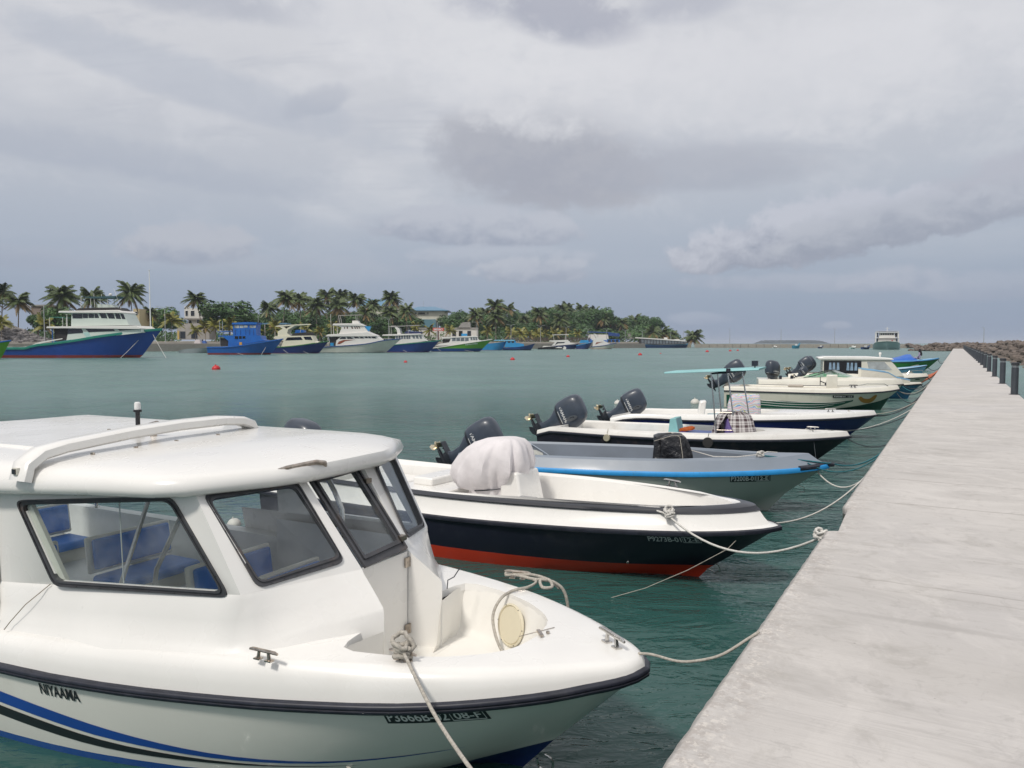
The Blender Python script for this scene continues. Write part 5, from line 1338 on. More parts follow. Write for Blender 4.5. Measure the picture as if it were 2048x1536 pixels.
# ------------------------------------------------------------------ far side : quay, land, breakwaters
QA, QB = Vector((-175, 190)), Vector((105, 452))       # water edge of the long quay
qd = (QB - QA).normalized(); qn = Vector((-qd.y, qd.x))
QL = (QB - QA).length; QRZ = math.atan2(qd.y, qd.x)
def Q(u, v, z=0.):                                     # u along the quay, v inland
    p = QA + qd * u + qn * v; return Vector((p.x, p.y, z))
def qdepth(px, v=0.):
    """where a sight line bearing meets the line parallel to the quay, v metres inland : plan position only"""
    k = (px - 1024) / 1540; p0 = QA + qn * v
    u = (k * p0.y - p0.x) / (qd.x - k * qd.y)
    return p0 + qd * u
mb = MB()
mb.rings([[Q(u, 0, -2), Q(u, 0, 2.2), Q(u, .5, 2.2), Q(u, .5, 2.5), Q(u, 9, 2.55)] for u in [-60 + 10 * i for i in range(int((QL + 60) / 10) + 1)]], closed=False)
kind(mb.build('quay', CONCW, smooth=20), 'structure')
PAVE = mat('promenade_paving', (.42, .39, .34), .85, var=.12, vs=.3)
SOIL = mat('sandy_ground', (.30, .27, .20), .95, var=.25, vs=.15, dirt=(.07, .10, .03), dk=.8, ds=.08)
mb = MB(); mb.rings([[Q(u, 9, 2.55), Q(u, 9, 3.0), Q(u, 9.6, 3.05), Q(u, 16, 3.05)] for u in (-60, QL / 2, QL)], closed=False)
kind(mb.build('promenade', PAVE, smooth=20), 'structure')
mb = MB(); mb.rings([[Q(u, 16, 3.06), Q(u, 60, 3.4), Q(u, 240, 3.4), Q(u, 242, -2)] for u in (-160, QL / 2, QL - 25, QL + 15)], closed=False)
mb.rings([[Q(QL, 0, -2), Q(QL + 15, 16, -2), Q(QL + 15, 242, -2)], [Q(QL, 0, 2.5), Q(QL + 1, 16, 3.0), Q(QL + 15, 242, 3.4)]], closed=False)
kind(mb.build('land', SOIL, smooth=0), 'structure')
# end wall across the harbour
EW = [Vector((96, 445)), Vector((230, 408)), Vector((214, 402))]
mb = MB(); a, b = Vector((104, 440)), Vector((207, 402)); d = (b - a).normalized(); n = Vector((-d.y, d.x))
L_ = (b - a).length; N = 26
def E(u, v, z): p = a + d * u + n * v; return (p.x, p.y, z)
for i in range(N):
    u0, u1 = L_ * i / N + .08, L_ * (i + 1) / N - .08
    mb.hexa([E(u0, 0, -2), E(u1, 0, -2), E(u1, 5, -2), E(u0, 5, -2)], [E(u0, .2, 1.0), E(u1, .2, 1.0), E(u1, 5, 1.0), E(u0, 5, 1.0)])
    mb.hexa([E(u0, .6, 1.0), E(u1, .6, 1.0), E(u1, 5, 1.0), E(u0, 5, 1.0)], [E(u0, .7, 2.1), E(u1, .7, 2.1), E(u1, 5, 2.1), E(u0, 5, 2.1)])
ewo = mb.build('harbour_wall', CONCW, smooth=0); kind(ewo, 'structure')
# rock heaps
ROCK = mat('coral_rock', (.155, .125, .105), .9, var=.45, vs=.6, bump=.05, bs=5, dirt=(.07, .06, .055), dk=.7, ds=.5)
ROCKG = mat('grey_rock', (.19, .175, .17), .9, var=.5, vs=.6, bump=.05, bs=4, dirt=(.08, .075, .075), dk=.7, ds=.5)
def rocks(name, m, spots, seed):
    rr = random.Random(seed); mb = MB()
    ico = [(0, 0, 1), (.894, 0, .447), (.276, .851, .447), (-.724, .526, .447), (-.724, -.526, .447), (.276, -.851, .447), (.724, .526, -.447), (-.276, .851, -.447), (-.894, 0, -.447), (-.276, -.851, -.447), (.724, -.526, -.447), (0, 0, -1)]
    fc = [(0, 1, 2), (0, 2, 3), (0, 3, 4), (0, 4, 5), (0, 5, 1), (1, 6, 2), (2, 7, 3), (3, 8, 4), (4, 9, 5), (5, 10, 1), (6, 7, 2), (7, 8, 3), (8, 9, 4), (9, 10, 5), (10, 6, 1), (11, 7, 6), (11, 8, 7), (11, 9, 8), (11, 10, 9), (11, 6, 10)]
    for (p, s) in spots:
        k = len(mb.v); M = Matrix.Rotation(rr.uniform(0, 6.3), 3, 'Z') @ Matrix.Rotation(rr.uniform(-.5, .5), 3, 'X')
        sx, sy, sz = s * rr.uniform(.7, 1.3), s * rr.uniform(.6, 1.), s * rr.uniform(.4, .75)
        for v in ico: mb.av(Vector(p) + M @ Vector((v[0] * sx * rr.uniform(.8, 1.15), v[1] * sy * rr.uniform(.8, 1.15), v[2] * sz * rr.uniform(.8, 1.1))))
        for f in fc: mb.af([k + i for i in f])
    me = bpy.data.meshes.new(name); me.from_pydata(mb.v, [], mb.f); me.materials.append(m)
    o = bpy.data.objects.new(name, me); col.objects.link(o); kind(o, 'stuff'); return o
rr = random.Random(9); sp = []
def pw(perp, along): q = pier_w(perp, along); return q[0], q[1]
# breakwater right of the pier, and its arm behind the pier's end
al = 18.0
while al < 330:
    step_ = .42 + al * .0035
    W = 8.0 + 1.2 * math.sin(al * .07)
    pr_ = 7.0
    while pr_ < 19:
        h = min(1, (pr_ - 7.0) / 4.5)
        top = 2.35 + .25 * math.sin(al * .11) + .2 * math.sin(al * .31)
        z = -.3 + (top + .3) * h
        x, y = pw(pr_ + rr.uniform(-.4, .4), al + rr.uniform(-.4, .4)); sp.append(((x, y, z + rr.uniform(-.3, .3)), rr.uniform(.30, .72) * (1 + al * .003)))
        pr_ += step_ * 1.25
    al += step_ * 1.5
pa = [Vector(pw(3, 262)), Vector((108, 262)), Vector(pw(30, 300))]
for i in range(900):
    k = rr.random(); p = Vector((139.5, 261)).lerp(Vector(pw(22, 300)), k); w = rr.uniform(-1, 1)
    z = 2.5 * (1 - abs(w)) ** .6 - .2
    if k < .08: z *= k / .08
    sp.append(((p.x + rr.uniform(-1, 1) - w * 2, p.y + w * 6, z + rr.uniform(-.2, .2)), rr.uniform(.6, 1.3)))
for i in range(260):      # mound at the far wall end, left of the gap
    k = rr.random(); w = rr.uniform(-1, 1); sp.append(((206 + k * 11, 402 + w * 4, (2.3 * (1 - abs(w)) ** .6) * (1 - k * .75) - .1), rr.uniform(.6, 1.3)))
rocks('breakwater_rocks', ROCK, sp, 1)
mb = MB()
mb.rings([[(*pw(7.6, a_), -1.5), (*pw(12, a_), 2.0), (*pw(30, a_), 2.2), (*pw(31, a_), -2)] for a_ in (10, 120, 330)], closed=False)
q0, q1 = Vector((140.5, 262)), Vector(pw(22, 300))
mb.rings([[(p.x, p.y - 4.5, -1), (p.x, p.y - 1, 1.7), (p.x, p.y + 3, 1.8), (p.x, p.y + 8, -1)] for p in (q0, q1)], closed=False)
kind(mb.build('breakwater_core', ROCK, smooth=0), 'structure')
sp = []
UH = (qdepth(118, 12) - QA).dot(qd); UL = (qdepth(-260, 12) - QA).dot(qd)
for i in range(3200):       # rubble heap behind the quay at far left
    u = rr.uniform(UL, UH); v = rr.uniform(10, 34)
    e = min(1, max(0, (UH - u) / 14)) ; z = 2.9 + min(1, (v - 10) / 9) * 6.3 * e * (1 - .25 * abs(math.sin(u * .13)))
    p = Q(u, v); sp.append(((p.x, p.y, z + rr.uniform(-.4, .3)), rr.uniform(.5, 1.35)))
rocks('rubble_heap', ROCKG, sp, 2)
mb = MB(); mb.rings([[Q(u, 10, 2.5), Q(u, 19, 2.4 + 5.6 * min(1, max(.02, (UH - u) / 14))), Q(u, 34, 2.4 + 5.6 * min(1, max(.02, (UH - u) / 14))), Q(u, 36, 2.5)] for u in (UL - 5, UH - 14, UH - 9, UH - 4, UH)], closed=False)
kind(mb.build('rubble_core', ROCKG, smooth=0), 'structure')
# distant wooded island
ISL = mat('island_forest', (.030, .045, .045), .95, var=.3, vs=.01)
mb = MB(); rr = random.Random(2); rows = []
for i in range(90):
    x = i / 89; h = (14 * min(1, x * 9) * min(1, (1 - x) * 7)) ** 1. * (.75 + .25 * rr.random()) + .3
    X0 = 1052 + 294 * x
    rows.append([(X0, 3300 - 60, 0), (X0, 3300 - 40, h), (X0, 3300 + 60, h * 1.05), (X0, 3400, 0)])
mb.rings(rows, closed=False); kind(mb.build('distant_island', ISL, smooth=0), 'structure')

# ------------------------------------------------------------------ vegetation
LEAFM = mat('palm_leaf', (.080, .115, .030), .5, var=.35, vs=.8, dirt=(.11, .10, .02), dk=.45, ds=.5)
LEAFY = mat('young_palm_leaf', (.21, .20, .03), .5, var=.35, vs=.8, dirt=(.06, .11, .02), dk=.6, ds=.6)
LEAFD = mat('dead_frond', (.22, .15, .06), .8, var=.3, vs=1)
BARK = mat('palm_bark', (.24, .20, .16), .9, var=.25, vs=2)
BROAD = mat('broad_leaf', (.058, .130, .028), .5, var=.4, vs=.5, dirt=(.10, .17, .035), dk=.7, ds=.5)
TWIG = mat('tree_bark', (.12, .09, .07), .9, var=.3, vs=2)
def crown_mesh(name, seed, n, Lf, m, droop=1., up=0.):
    rr = random.Random(seed); mb = MB(); lifts = [-.9 + 2.5 * (i + .5) / n for i in range(n)]; rr.shuffle(lifts)
    for k in range(n):
        a = k * 2.39996 + rr.uniform(-.25, .25); lift = lifts[k] + up
        L_ = Lf * rr.uniform(.8, 1.1); d = Vector((math.cos(a), math.sin(a), 0)); side = Vector((-math.sin(a), math.cos(a), 0))
        wob = rr.uniform(-.25, .25)
        pts = []; N_ = 9
        for i in range(N_ + 1):
            t = i / N_; r = L_ * (t * 1.0 - .12 * t * t) * (1.05 - .28 * abs(lift)); z = L_ * (lift * .78 * t - droop * (.40 + .20 * lift) * t * t * 1.0 + .05)
            pts.append(d * r * 1.0 + side * wob * L_ * t * t + Vector((0, 0, z)))
        mb.mi = 1 if lift < -.35 and rr.random() < .6 else 0
        for i in range(N_):
            p, q = pts[i], pts[i + 1]; t = (i + .5) / N_; w = .05
            mb.poly([p - side * w, p + side * w, q + side * w, q - side * w])
            for s_ in (-1, 1):
                for j in range(3):
                    f = (i + j / 3) / N_
                    if f < .08: continue
                    b0_ = p.lerp(q, j / 3); ll = Lf * .26 * math.sin(math.pi * min(1, f * .8 + .18)) * rr.uniform(.8, 1.1)
                    dr_ = (side * s_ * .75 + (q - p).normalized() * .55 + Vector((0, 0, -.55 - .3 * rr.random()))).normalized()
                    e = b0_ + dr_ * ll; wd = (q - p).normalized() * .15
                    mb.poly([b0_ - wd, b0_ + wd, e])
    me = bpy.data.meshes.new(name); me.from_pydata(mb.v, [], mb.f)
    for mm in (m, LEAFD): me.materials.append(mm)
    me.polygons.foreach_set('material_index', mb.m); return me
CROWNS = [crown_mesh('palm_crown', s, 44, 4.9, LEAFM) for s in (1, 2, 3, 4)]
YCROWNS = [crown_mesh('young_palm_crown', s, 22, 3.9, LEAFY, 1.0, .30) for s in (5, 6, 7)]
def trunk_mesh(h, lean, r=.2):
    mb = MB(); pts = [(lean * h * (t ** 1.8), .1 * math.sin(3 * t), h * t) for t in [i / 8 for i in range(9)]]
    mb.tube(pts, [r * 1.5] + [r * (1 - .35 * i / 8) for i in range(8)], 7); return mb, pts[-1]
PK = ['tall coconut palm', 'bushy coconut palm', 'leaning coconut palm', 'slim coconut palm']
def palm(px, py, v, s=1., lean=0., young=False, idx=0, label=None):
    p = qdepth(px, v); zg = 3.1 if v > 9 else 2.6; D = p.y
    zt = 2.7 + (686 - py) * D / 1540        # crown heart height
    h = max(.8, zt - zg)
    t = thing('young_palm' if young else 'palm_tree', label, 'palm tree', (p.x - lean * h, p.y, zg), 0, 'young palms along the promenade' if young else 'coconut palms behind the quay')
    mb, tip = trunk_mesh(h, lean, .13 if young else .2); mb.build('trunk', BARK, t, smooth=60)
    c = bpy.data.objects.new('crown', (YCROWNS if young else CROWNS)[idx % (3 if young else 4)]); col.objects.link(c); c.parent = t
    c.location = tip; c.rotation_euler = (rnd.uniform(-.12, .12), rnd.uniform(-.12, .12), rnd.uniform(0, 6.3)); c.scale = (s * 1.12, s * 1.12, s * rnd.uniform(1.0, 1.25))
    return t
palms = [
 (10, 588, 45, .95, .05, 'bushy coconut palm at the left border of the picture above the rubble'),
 (42, 604, 38, 1.0, .05, 'coconut palm second from the left border above the rubble'),
 (-25, 600, 40, 1.0, .0, 'coconut palm cut by the left border of the picture'),
 (128, 594, 40, 1.25, -.05, 'broad dark coconut palm above the stern of the big blue and white vessel'),
 (188, 596, 46, 1.05, .03, 'coconut palm directly behind the flybridge of the big blue and white vessel'),
 (264, 588, 36, 1.2, -.04, 'full golden green coconut palm left of the white flagpole'),
 (303, 628, 60, .8, 0, 'small brownish coconut palm just right of the white flagpole'),
 (394, 598, 30, .95, -.14, 'lone coconut palm in front of the small white two storey house'),
 (540, 617, 40, .95, 0, 'lower coconut palm right of the big round tree'),
 (574, 598, 34, 1.15, .10, 'tall coconut palm with bent trunk above the cream hardtop boat'),
 (600, 602, 52, 1.1, -.05, 'coconut palm partly behind the bent tall palm'),
 (634, 611, 42, 1.15, 0, 'dark coconut palm above the bow of the cream hardtop boat'),
 (655, 592, 60, 1.1, 0, 'high coconut palm left of the palm pair over the white yacht'),
 (681, 594, 64, 1.1, .04, 'high coconut palm right of the palm pair over the white yacht'),
 (677, 613, 38, 1.15, 0, 'yellowish coconut palm low over the roof of the white yacht'),
 (713, 600, 46, 1.15, -.10, 'coconut palm with slanting trunk behind the white yacht mast'),
 (733, 626, 34, 1.0, 0, 'short golden coconut palm right of the white yacht'),
 (748, 612, 58, 1.0, .0, 'coconut palm before the blue hipped roof'),
 (784, 599, 54, 1.15, .03, 'tallest coconut palm between the two blue roofs'),
 (781, 626, 40, 1.05, 0, 'coconut palm in front and below the tallest one'),
 (815, 622, 36, 1.0, .03, 'fan shaped coconut palm left of the blue roofed cream building'),
 (951, 630, 50, 1.05, 0, 'coconut palm above the double lamp right of the blue roofed building'),
 (991, 612, 58, 1.3, 0, 'highest coconut palm of the middle clump'),
 (1017, 618, 74, 1.2, .03, 'windblown coconut palm right of the highest one'),
 (992, 634, 36, 1.2, 0, 'lower front coconut palm of the middle clump'),
 (970, 626, 76, 1.0, 0, 'coconut palm peeping out behind the middle clump'),
 (1078, 629, 42, 1.15, 0, 'coconut palm at the left end of the right grove'),
 (1098, 626, 80, 1.1, 0, 'coconut palm second in the right grove'),
 (1122, 620, 86, 1.3, 0, 'coconut palm high in the right grove'),
 (1120, 641, 36, 1.25, 0, 'drooping coconut palm low at the front of the right grove'),
 (1134, 618, 96, 1.2, 0, 'coconut palm behind the high ones of the right grove'),
 (1163, 620, 88, 1.3, 0, 'coconut palm with pointed top in the right grove'),
 (1188, 627, 80, 1.25, .02, 'coconut palm sloping down to the right in the grove'),
 (1206, 638, 72, 1.1, 0, 'coconut palm on the falling side of the grove'),
 (1224, 641, 72, 1.1, 0, 'coconut palm next down on the falling side of the grove'),
 (1244, 647, 66, 1.1, 0, 'low coconut palm near the end of the grove'),
 (1048, 640, 60, 1.0, 0, 'coconut palm in the dip between the two groves'),
 (1270, 641, 86, 1.3, 0, 'left one of the two round palms standing out near the end of the grove'),
 (1285, 642, 92, 1.2, 0, 'right one of the two round palms standing out near the end of the grove'),
]
for i, (px, py, v, s, l, lab) in enumerate(palms): palm(px, py, v, s * 1.12, l, False, i, lab)
ypalms = [(92, 652, 12, 1., 'young yellow palm against the rubble heap behind the blue and white vessel'), (5, 648, 12, .8, 'small yellow palm at the left border before the rubble'),
 (345, 643, 12, 1.1, 'large young yellow palm right of the blue and white vessel bow'), (392, 662, 11, .7, 'small young palm in front of the white house wall'), (412, 656, 18, .9, 'second young palm in front of the white house wall'),
 (432, 652, 12, .9, 'young green palm below the round tree'), (462, 652, 13, 1.0, 'young palm behind the bright blue boat stern'), (512, 660, 12, .7, 'young palm behind the bright blue wheelhouse'), (552, 655, 14, .9, 'young palm left of the cream hardtop boat'),
 (612, 662, 12, .9, 'orange tinted young palm between cream hardtop boat and white yacht'), (640, 664, 14, .7, 'young palm at the stern of the white yacht'), (668, 655, 16, .8, 'young palm behind the posts of the white yacht'),
 (860, 663, 14, .9, 'young palm left of the red signboard'), (900, 662, 14, .9, 'young palm right of the red signboard'), (832, 655, 18, .8, 'young palm behind the awning boat'),
 (975, 664, 14, .9, 'young palm behind the bow of the green hulled boat'), (1022, 667, 12, 1.1, 'golden young palm in the row behind the sky blue boats'), (1040, 668, 13, 1.1, 'second golden young palm in the row behind the sky blue boats'),
 (1058, 670, 12, .9, 'green young palm at the right of the golden pair'), (1075, 669, 13, 1., 'young palm left of the dark pointed boat'), (1090, 670, 12, .9, 'orange young palm by the tall double lamp'),
 (1110, 668, 14, 1., 'young palm behind the black and white cruiser'), (1130, 665, 16, 1., 'wide young palm right of the black and white cruiser'), (1155, 668, 14, .9, 'young palm left of the blue double decker'),
 (1305, 667, 20, 1.3, 'bushy palm left of the gap before the open quay end'), (1325, 668, 22, 1.3, 'bushy palm ending the planted quay'), (1386, 676, 12, 1.5, 'lone low palm bush at the tip of the quay'), (1345, 672, 16, .9, 'low palm shrub right of the grove end')]
for i, (px, py, v, s, lab) in enumerate(ypalms): palm(px, py - 1, v, s * 1.08, 0, px < 1300, i, lab)
def crown_cloud(name, seed, rx, ry, rz_, n, ls, m=BROAD):
    """broadleaf crown : several uneven lobes filled with leaf tufts"""
    rr = random.Random(seed); mb = MB(); lobes = []
    for k in range(13):
        a = rr.uniform(0, 6.28); q = rr.uniform(.25, .75)
        lobes.append((Vector((math.cos(a) * q * rx, math.sin(a) * q * ry, rr.uniform(-.45, .55) * rz_)), rr.uniform(.30, .52)))
    lobes.append((Vector((0, 0, .1 * rz_)), .7))
    for i in range(n):
        c_, q = lobes[rr.randrange(len(lobes))]
        d = Vector((rr.gauss(0, 1), rr.gauss(0, 1), rr.gauss(0, 1))).normalized(); r_ = q * rr.uniform(.72, 1.05)
        p = c_ + Vector((d.x * rx * r_, d.y * ry * r_, d.z * rz_ * r_))
        nrm = (d + Vector((rr.gauss(0, .5), rr.gauss(0, .5), rr.gauss(0, .5) + .3))).normalized(); u = nrm.orthogonal().normalized(); w = nrm.cross(u)
        s_ = ls * rr.uniform(.6, 1.3); a = rr.uniform(0, 6.28); U = u * math.cos(a) + w * math.sin(a); W = nrm.cross(U)
        mb.poly([p - U * s_, p - W * s_ * .55, p + U * s_, p + W * s_ * .55])
    me = bpy.data.meshes.new(name); me.from_pydata(mb.v, [], mb.f); me.materials.append(m); return me
BC = [crown_cloud('leaf_crown', s, 1, 1, 1, 3400, .085) for s in (11, 12, 13)]
def tree(px, py, v, w, h, idx, label, cat='tree', nm='broadleaf_tree'):
    w *= 1.15; h *= 1.2
    """px,py crown centre ; w,h half sizes in metres"""
    p = qdepth(px, v); D = p.y; zc = 2.7 + (686 - py) * D / 1540; zg = 3.1
    t = thing(nm, label, cat, (p.x, p.y, zg), 0, 'broadleaf trees and bushes behind the quay')
    H_ = max(.5, zc - zg)
    MB().tube([(0, 0, 0), (.1, 0, H_ * .5), (0, .1, H_)], [.32, .24, .14], 7).tube([(.05, 0, H_ * .4), (w * .4, 0, H_ + h * .2)], [.15, .06], 5).tube([(.05, 0, H_ * .45), (-w * .4, .2, H_ + h * .3)], [.15, .06], 5).build('trunk', TWIG, t, smooth=60)
    c = bpy.data.objects.new('crown', BC[idx % 3]); col.objects.link(c); c.parent = t; c.location = (0, 0, H_); c.scale = (w, w * .8, h); c.rotation_euler = (0, 0, rnd.uniform(0, 6.3))
bush = 'bush'
T_ = [(460, 630, 26, 8.2, 5.2, 'big round dark green tree between the white house and the bright blue boat'), (432, 640, 30, 4.5, 4.2, 'left shoulder tree joined to the big round tree'), (492, 645, 30, 4.6, 4.0, 'lower tree right of the big round tree'),
 (112, 640, 30, 5.0, 4.2, 'dark green tree under the palm behind the vessel stern'), (78, 644, 26, 3.4, 2.6, 'low bush at the top of the rubble'), (325, 640, 80, 8.5, 4.5, 'far tree line behind the flagpole'), (150, 648, 34, 4.5, 3.4, 'bush behind the aft railing of the blue and white vessel'), (290, 645, 70, 5, 3.5, 'far bush right of the blue and white vessel wheelhouse'),
 (520, 652, 40, 5.5, 3.6, 'bush between the bright blue boat and the cream hardtop boat'), (570, 655, 44, 6, 4, 'bush under the bent palm'), (640, 650, 60, 8, 4.6, 'dark undergrowth behind the cream hardtop boat bow'), (700, 650, 60, 7.5, 4.6, 'dark undergrowth behind the white yacht'), (755, 655, 40, 7, 4.6, 'dark tree between the white yacht and the awning boat'), (790, 645, 70, 6, 5, 'tree below the tallest palm'), (590, 640, 90, 8, 5, 'far tree behind the bent palm'),
 (900, 648, 44, 6.2, 4.6, 'round pale green tree before the blue roofed building'), (922, 650, 60, 5.5, 4.6, 'tree right of the round pale green tree'), (945, 655, 60, 8, 4.6, 'dark tree below the lamp right of the building'), (985, 650, 66, 10, 6, 'broad dark tree under the middle palm clump'), (1020, 655, 70, 8, 5, 'tree right under the middle palm clump'), (1050, 660, 44, 7, 4, 'bright green bush in the dip of the tree line'), (1062, 650, 90, 8, 5, 'far tree in the dip of the tree line'),
 (1090, 655, 80, 9, 6, 'tree at the left of the right grove'), (1130, 648, 90, 12, 8, 'large dark tree filling the right grove'), (1165, 645, 94, 12, 8.5, 'large rounded tree at the top of the right grove'), (1160, 662, 60, 9, 5, 'front bush of the right grove'), (1200, 655, 86, 11, 7, 'tree on the falling side of the right grove'), (1235, 660, 80, 11, 6, 'next tree down on the falling side'), (1215, 668, 50, 9, 4, 'bush behind the blue double decker'), (1268, 664, 80, 10, 6, 'tree below the two round palms'), (1305, 656, 96, 12, 7, 'smooth rounded tree at the end of the grove'), (1285, 672, 50, 8, 4, 'bush left of the grey gable'), (1335, 672, 60, 8, 4.5, 'bush at the right end of the grove'), (1110, 672, 40, 7, 3.6, 'bush behind the black and white cruiser')]
for i, (px, py, v, w, h, lab) in enumerate(T_): tree(px, py, v, w, h, i, lab)
rr = random.Random(33)
for i in range(34):
    px = 500 + i * 24.5 + rr.uniform(-9, 9); top = 650 - 7 * math.sin((px - 480) / 260) - (8 if px > 1060 else 0) + rr.uniform(-4, 5) + max(0, (px - 1210) * .10)
    if 830 < px < 900 or px > 1330: continue
    LM = ['behind the cream hardtop boat', 'behind the stern of the white yacht', 'behind the middle of the white yacht', 'behind the awning boat', 'behind the red signboard', 'above the green hulled boat', 'under the middle palm clump', 'behind the sky blue boats', 'behind the golden young palms', 'behind the black and white cruiser', 'behind the blue double decker', 'between double decker and ferry', 'behind the long ferry']
    k_ = min(12, int((px - 490) / 66)); tree(px, top, rr.uniform(60, 105), rr.uniform(6, 10), rr.uniform(4.5, 6.5), i, ['dark green', 'mid green', 'broad green'][i % 3] + ' tree in the foliage belt ' + LM[k_])
# low undergrowth closing the view below the crowns, one uncountable thicket
rr = random.Random(21); mb = MB()
for i in range(26000):
    px = rr.uniform(60, 1350) ; v = rr.uniform(34, 110)
    if rr.random() < .5: px = rr.uniform(480, 1350)
    p = qdepth(px, v); z = 3.2 + rr.random() ** .8 * (5.5 + 1.5 * math.sin(px * .05) + 1.2 * math.sin(px * .021)) * (1 if px > 480 else .7) * (1.3 if px > 1050 else 1)
    if 355 < px < 425: continue
    d = Vector((rr.gauss(0, .6), rr.gauss(-.5, .5), rr.gauss(.5, .6))).normalized(); u = d.orthogonal().normalized(); w = d.cross(u); s_ = rr.uniform(.35, .8)
    c_ = Vector((p.x + rr.uniform(-2, 2), p.y, z)); mb.poly([c_ - u * s_, c_ - w * s_ * .6, c_ + u * s_, c_ + w * s_ * .6])
me = bpy.data.meshes.new('undergrowth'); me.from_pydata(mb.v, [], mb.f); me.materials.append(BROAD)
ug = bpy.data.objects.new('undergrowth', me); col.objects.link(ug); kind(ug, 'stuff')

# lamp posts with two curved arms
LAMP = mat('lamp_galvanised', (.42, .43, .44), .5, .3, var=.1)
def lamp(px, top, v, label, arms=2):
    p = qdepth(px, v); z0 = 2.6; h = 2.7 + (686 - top) * p.y / 1540 - z0
    t = thing('street_lamp', label, 'street lamp', (p.x, p.y, z0), 0, 'double armed street lamps on the quay')
    k = h / 10.5
    MB().tube([(0, 0, 0), (0, 0, h * .88)], [.14, .09], 8).build('pole', LAMP, t, smooth=60)
    for s_ in ((-1, 1) if arms == 2 else (1,)):
        a = MB().tube([(0, 0, h * .86), (s_ * .25 * k, 0, h * .93), (s_ * .8 * k, 0, h * .985), (s_ * 1.8 * k, 0, h)], [.07, .06, .05, .045], 6).build('arm', LAMP, t, smooth=60)
        MB().box((s_ * 2.15 * k, 0, h), (.8 * k, .28, .10)).build('lamp_head', LAMP, a)
for px, top, v, lab in [(91, 603, 8, 'street lamp standing against the rubble heap'), (332, 613, 8, 'street lamp right of the blue and white vessel bow'), (518, 627, 30, 'street lamp behind the bright blue wheelhouse'), (778, 636, 10, 'street lamp between white yacht and awning boat'), (875, 642, 8, 'street lamp beside the red signboard'), (954, 644, 8, 'street lamp behind the green hulled boat'), (1022, 649, 8, 'street lamp before the golden young palms'), (1081, 651, 8, 'tall street lamp behind the black and white cruiser'), (1132, 654, 8, 'street lamp left of the blue double decker'), (1176, 657, 8, 'street lamp behind the blue double decker'), (1213, 658, 8, 'street lamp right behind the blue double decker'), (1250, 660, 8, 'street lamp between double decker and ferry'), (1284, 661, 8, 'street lamp above the long ferry')]:
    lamp(px, top, v, lab)
for px, lab in [(1341, 'thin pole left of the low palm bush'), (1366, 'thin pole beside the low palm bush')]: lamp(px, 660, 4, lab, 1)
for px, y_, top, zb, lab in [(1462, 415, 658, 2.1, 'thin lamp on the harbour wall, leftmost'), (1565, 410, 658, 2.1, 'thin lamp on the harbour wall above the distant island'), (1673, 405, 657, 2.1, 'thin lamp on the harbour wall left of the ship'), (1966, 290, 656, 2.2, 'thin lamp on the rock breakwater right of the pier')]:
    h = 2.7 + (686 - top) * y_ / 1540 - zb
    t = thing('harbour_lamp', lab, 'street lamp', ((px - 1024) / 1540 * y_, y_ + (3 if y_ > 300 else 0), zb), 0, 'single lamps on the harbour walls')
    MB().tube([(0, 0, 0), (0, 0, h)], [.14, .09], 6).build('pole', LAMP, t); MB().tube([(0, 0, h), (-.9, 0, h + .15)], .06, 5).build('arm', LAMP, t)
fp = qdepth(303, 10)
t = thing('flagpole', 'tall white flagpole rising right of the blue and white vessel', 'flagpole', (fp.x, fp.y, 3.0)); hh = 2.7 + (686 - 543) * fp.y / 1540 - 3
MB().tube([(0, 0, 0), (0, 0, hh)], [.22, .13], 8).lathe([(.01, 0), (.25, .15), (.25, .3), (.01, .4)], 8, (0, 0, hh)).build('pole', WHPRINT, t, smooth=60)

# ------------------------------------------------------------------ buildings
WALLW = mat('white_render', (.66, .64, .60), .85, var=.06, vs=.3, dirt=(.35, .32, .28), dk=.3, ds=.3)
WALLC = mat('cream_render', (.62, .60, .50), .85, var=.06, vs=.3)
WALLG = mat('grey_render', (.36, .34, .32), .9, var=.12, vs=.3)
ROOFB = mat('blue_metal_roof', (.10, .22, .33), .5, var=.08, vs=.3)
ROOFG = mat('grey_roof', (.30, .29, .27), .7, var=.12, vs=.5)
TEALW = mat('teal_cladding', (.10, .22, .27), .6, var=.06)
def build_at(px, v, name, label, cat='building', group=None):
    p = qdepth(px, v); t = thing(name, label, cat, (p.x, p.y, 3.0), 0, group); k = p.y / 1540
    def cv(x, y): return ((x - px) * k, 2.7 + (686 - y) * k - 3.0)
    return t, cv, k
def block(t, cv, name, m, x0, x1, y0, y1, dep=8., front=0.):
    a, b = cv(x0, y1); c_, d = cv(x1, y0); a2 = min(b, d); d2 = max(b, d)
    return MB().box(((a + c_) / 2, front + dep / 2, (a2 + d2) / 2), (c_ - a, dep, d2 - a2)).build(name, m, t, smooth=0)
def windows(t, cv, rects, m=DGLASS, front=0., fr=WHPRINT):
    for (x0, y0, x1, y1) in rects:
        a, d = cv(x0, y0); c_, b = cv(x1, y1)
        f = MB().box(((a + c_) / 2, front - .06, (b + d) / 2), (c_ - a + .16, .10, d - b + .16)).build('window', fr, t, smooth=0)
        MB().box(((a + c_) / 2, front - .10, (b + d) / 2), (c_ - a, .10, d - b)).build('pane', m, f, smooth=0)
t, cv, k = build_at(391, 45, 'house', 'small white two storey house with flat parapet roof behind the lone palm')
w = block(t, cv, 'upper_wall', WALLW, 371, 413, 617, 637, 9); block(t, cv, 'lower_wall', WALLW, 376, 411, 637, 652, 8, 1.); block(t, cv, 'balcony_slab', WALLG, 370, 414, 636, 639, 10, -.6)
for x in (371.5, 377, 397, 410): block(t, cv, 'parapet_post', WALLW, x, x + 3, 613, 618, 1.)
